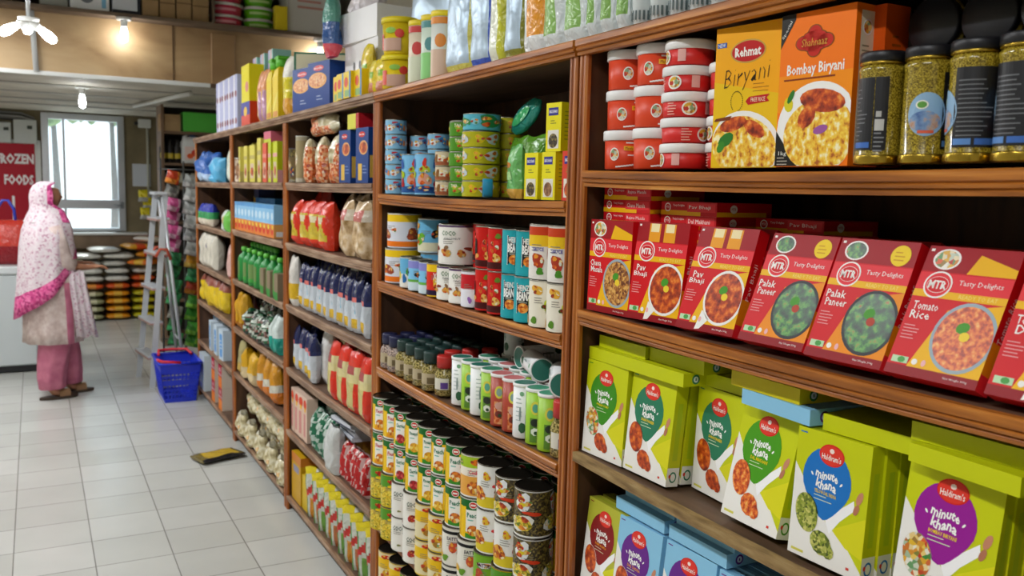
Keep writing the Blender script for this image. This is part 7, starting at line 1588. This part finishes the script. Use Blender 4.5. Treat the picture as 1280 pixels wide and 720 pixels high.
MB().lathe([(.07, 1.40), (.077, 1.43), (.077, 1.47), (.066, 1.505), (.036, 1.525), (.001, 1.53)], base('dark_hair', '1c1412', .5), 24, -.022, 0).obj('hair', pb_)
for s in (-1, 1): MB().lathe([(.0065, -.002), (.007, 0), (.001, .003)], base('eye_dark', '1a1210', .3), 8, s * .026, 1.463, axis='x').obj('eye', pb_, (.088, 0, 0))
# shawl over shoulders, hem falling from front to back
def hem(f):
    return lambda q: 1.30 - f * (.30 + .21 * (1 - math.cos(q)) / 1.0 * .98) - .02 * f * math.sin(3 * q)
m = MB(); fr = [0, .12, .28, .45, .62, .78, .88, 1.0]
dims = [(.125, .15), (.155, .195), (.17, .215), (.178, .222), (.186, .226), (.194, .23), (.198, .232), (.202, .235)]
rings = [cring(0, -.005 - .02 * f, 0, a, b, .02 + .02 * f, 8, f * 2, 48, hem(f)) for f, (a, b) in zip(fr, dims)]
inner = [[(-.005 + (x + .005) * .96, y * .96, z) for x, y, z in r_] for r_ in rings[::-1]]
m.loft(rings + inner, None, caps=False, mats=lambda i, k: HOT if i in (5, 6, 7, 8, 9) else SHAWL); m.obj('shawl', pb_)
# loose end of the shawl hanging from the arm
m = MB(); rg = []
for z, x0, x1, y in ((.93, .08, .18, -.2), (.82, .08, .2, -.205), (.65, .1, .23, -.2), (.45, .12, .27, -.19)):
    rg.append([(x0 + (x1 - x0) * k / 12, y + .012 * math.sin(k * 1.7), z + .01 * math.sin(k)) for k in range(13)] + [(x0 + (x1 - x0) * k / 12, y + .008 + .012 * math.sin(k * 1.7), z + .01 * math.sin(k)) for k in range(12, -1, -1)])
m.loft(rg, SHAWL); m.obj('shawl_end', pb_)

# ================================================================== settle the goods so that neighbours do not cut into each other
def settle(rounds=14, limit=.03):
    cell = {}
    n = len(REC)
    for it in range(rounds):
        grid = {}
        for i, (o, lo, hi, l0, b) in enumerate(REC):
            grid.setdefault((int(o.location.y / .3), int(o.location.x / .6)), []).append(i)
        moved = 0
        for (gy, gx), ids in list(grid.items()):
            near = [j for dy in (-1, 0, 1) for dx in (-1, 0, 1) for j in grid.get((gy + dy, gx + dx), [])]
            for i in ids:
                for j in near:
                    if j <= i: continue
                    a, b = REC[i], REC[j]; pa, pb = a[0].location, b[0].location
                    ov = [min(pa[k] + a[2][k], pb[k] + b[2][k]) - max(pa[k] + a[1][k], pb[k] + b[1][k]) for k in range(3)]
                    if ov[0] <= .0003 or ov[1] <= .0003 or ov[2] <= .005: continue
                    k = 0 if ov[0] < ov[1] else 1
                    ca = pa[k] + (a[1][k] + a[2][k]) / 2; cb = pb[k] + (b[1][k] + b[2][k]) / 2; s = 1 if ca > cb else -1; d = min(ov[k] * .5 + .0003, .006)
                    for r_, sg in ((a, s), (b, -s)):
                        v = r_[0].location[k] + sg * d; v = min(max(v, r_[3][k] - limit), r_[3][k] + limit)
                        if 1.04 < r_[0].location.x < 1.44 and r_[0].location.z < 1.86 and r_[0].location.y < 6.9:
                            if k == 1 and r_[4]: v = min(max(v, r_[4][0] - r_[1][1] + .0005), r_[4][1] - r_[2][1] - .0005)
                            if k == 0: v = min(v, 1.438 - r_[2][0]); v = max(v, 1.036 - r_[1][0]) if r_[3][0] + r_[1][0] > 1.036 else v
                        r_[0].location[k] = v; moved += 1
    bpy.context.view_layer.update()


settle()
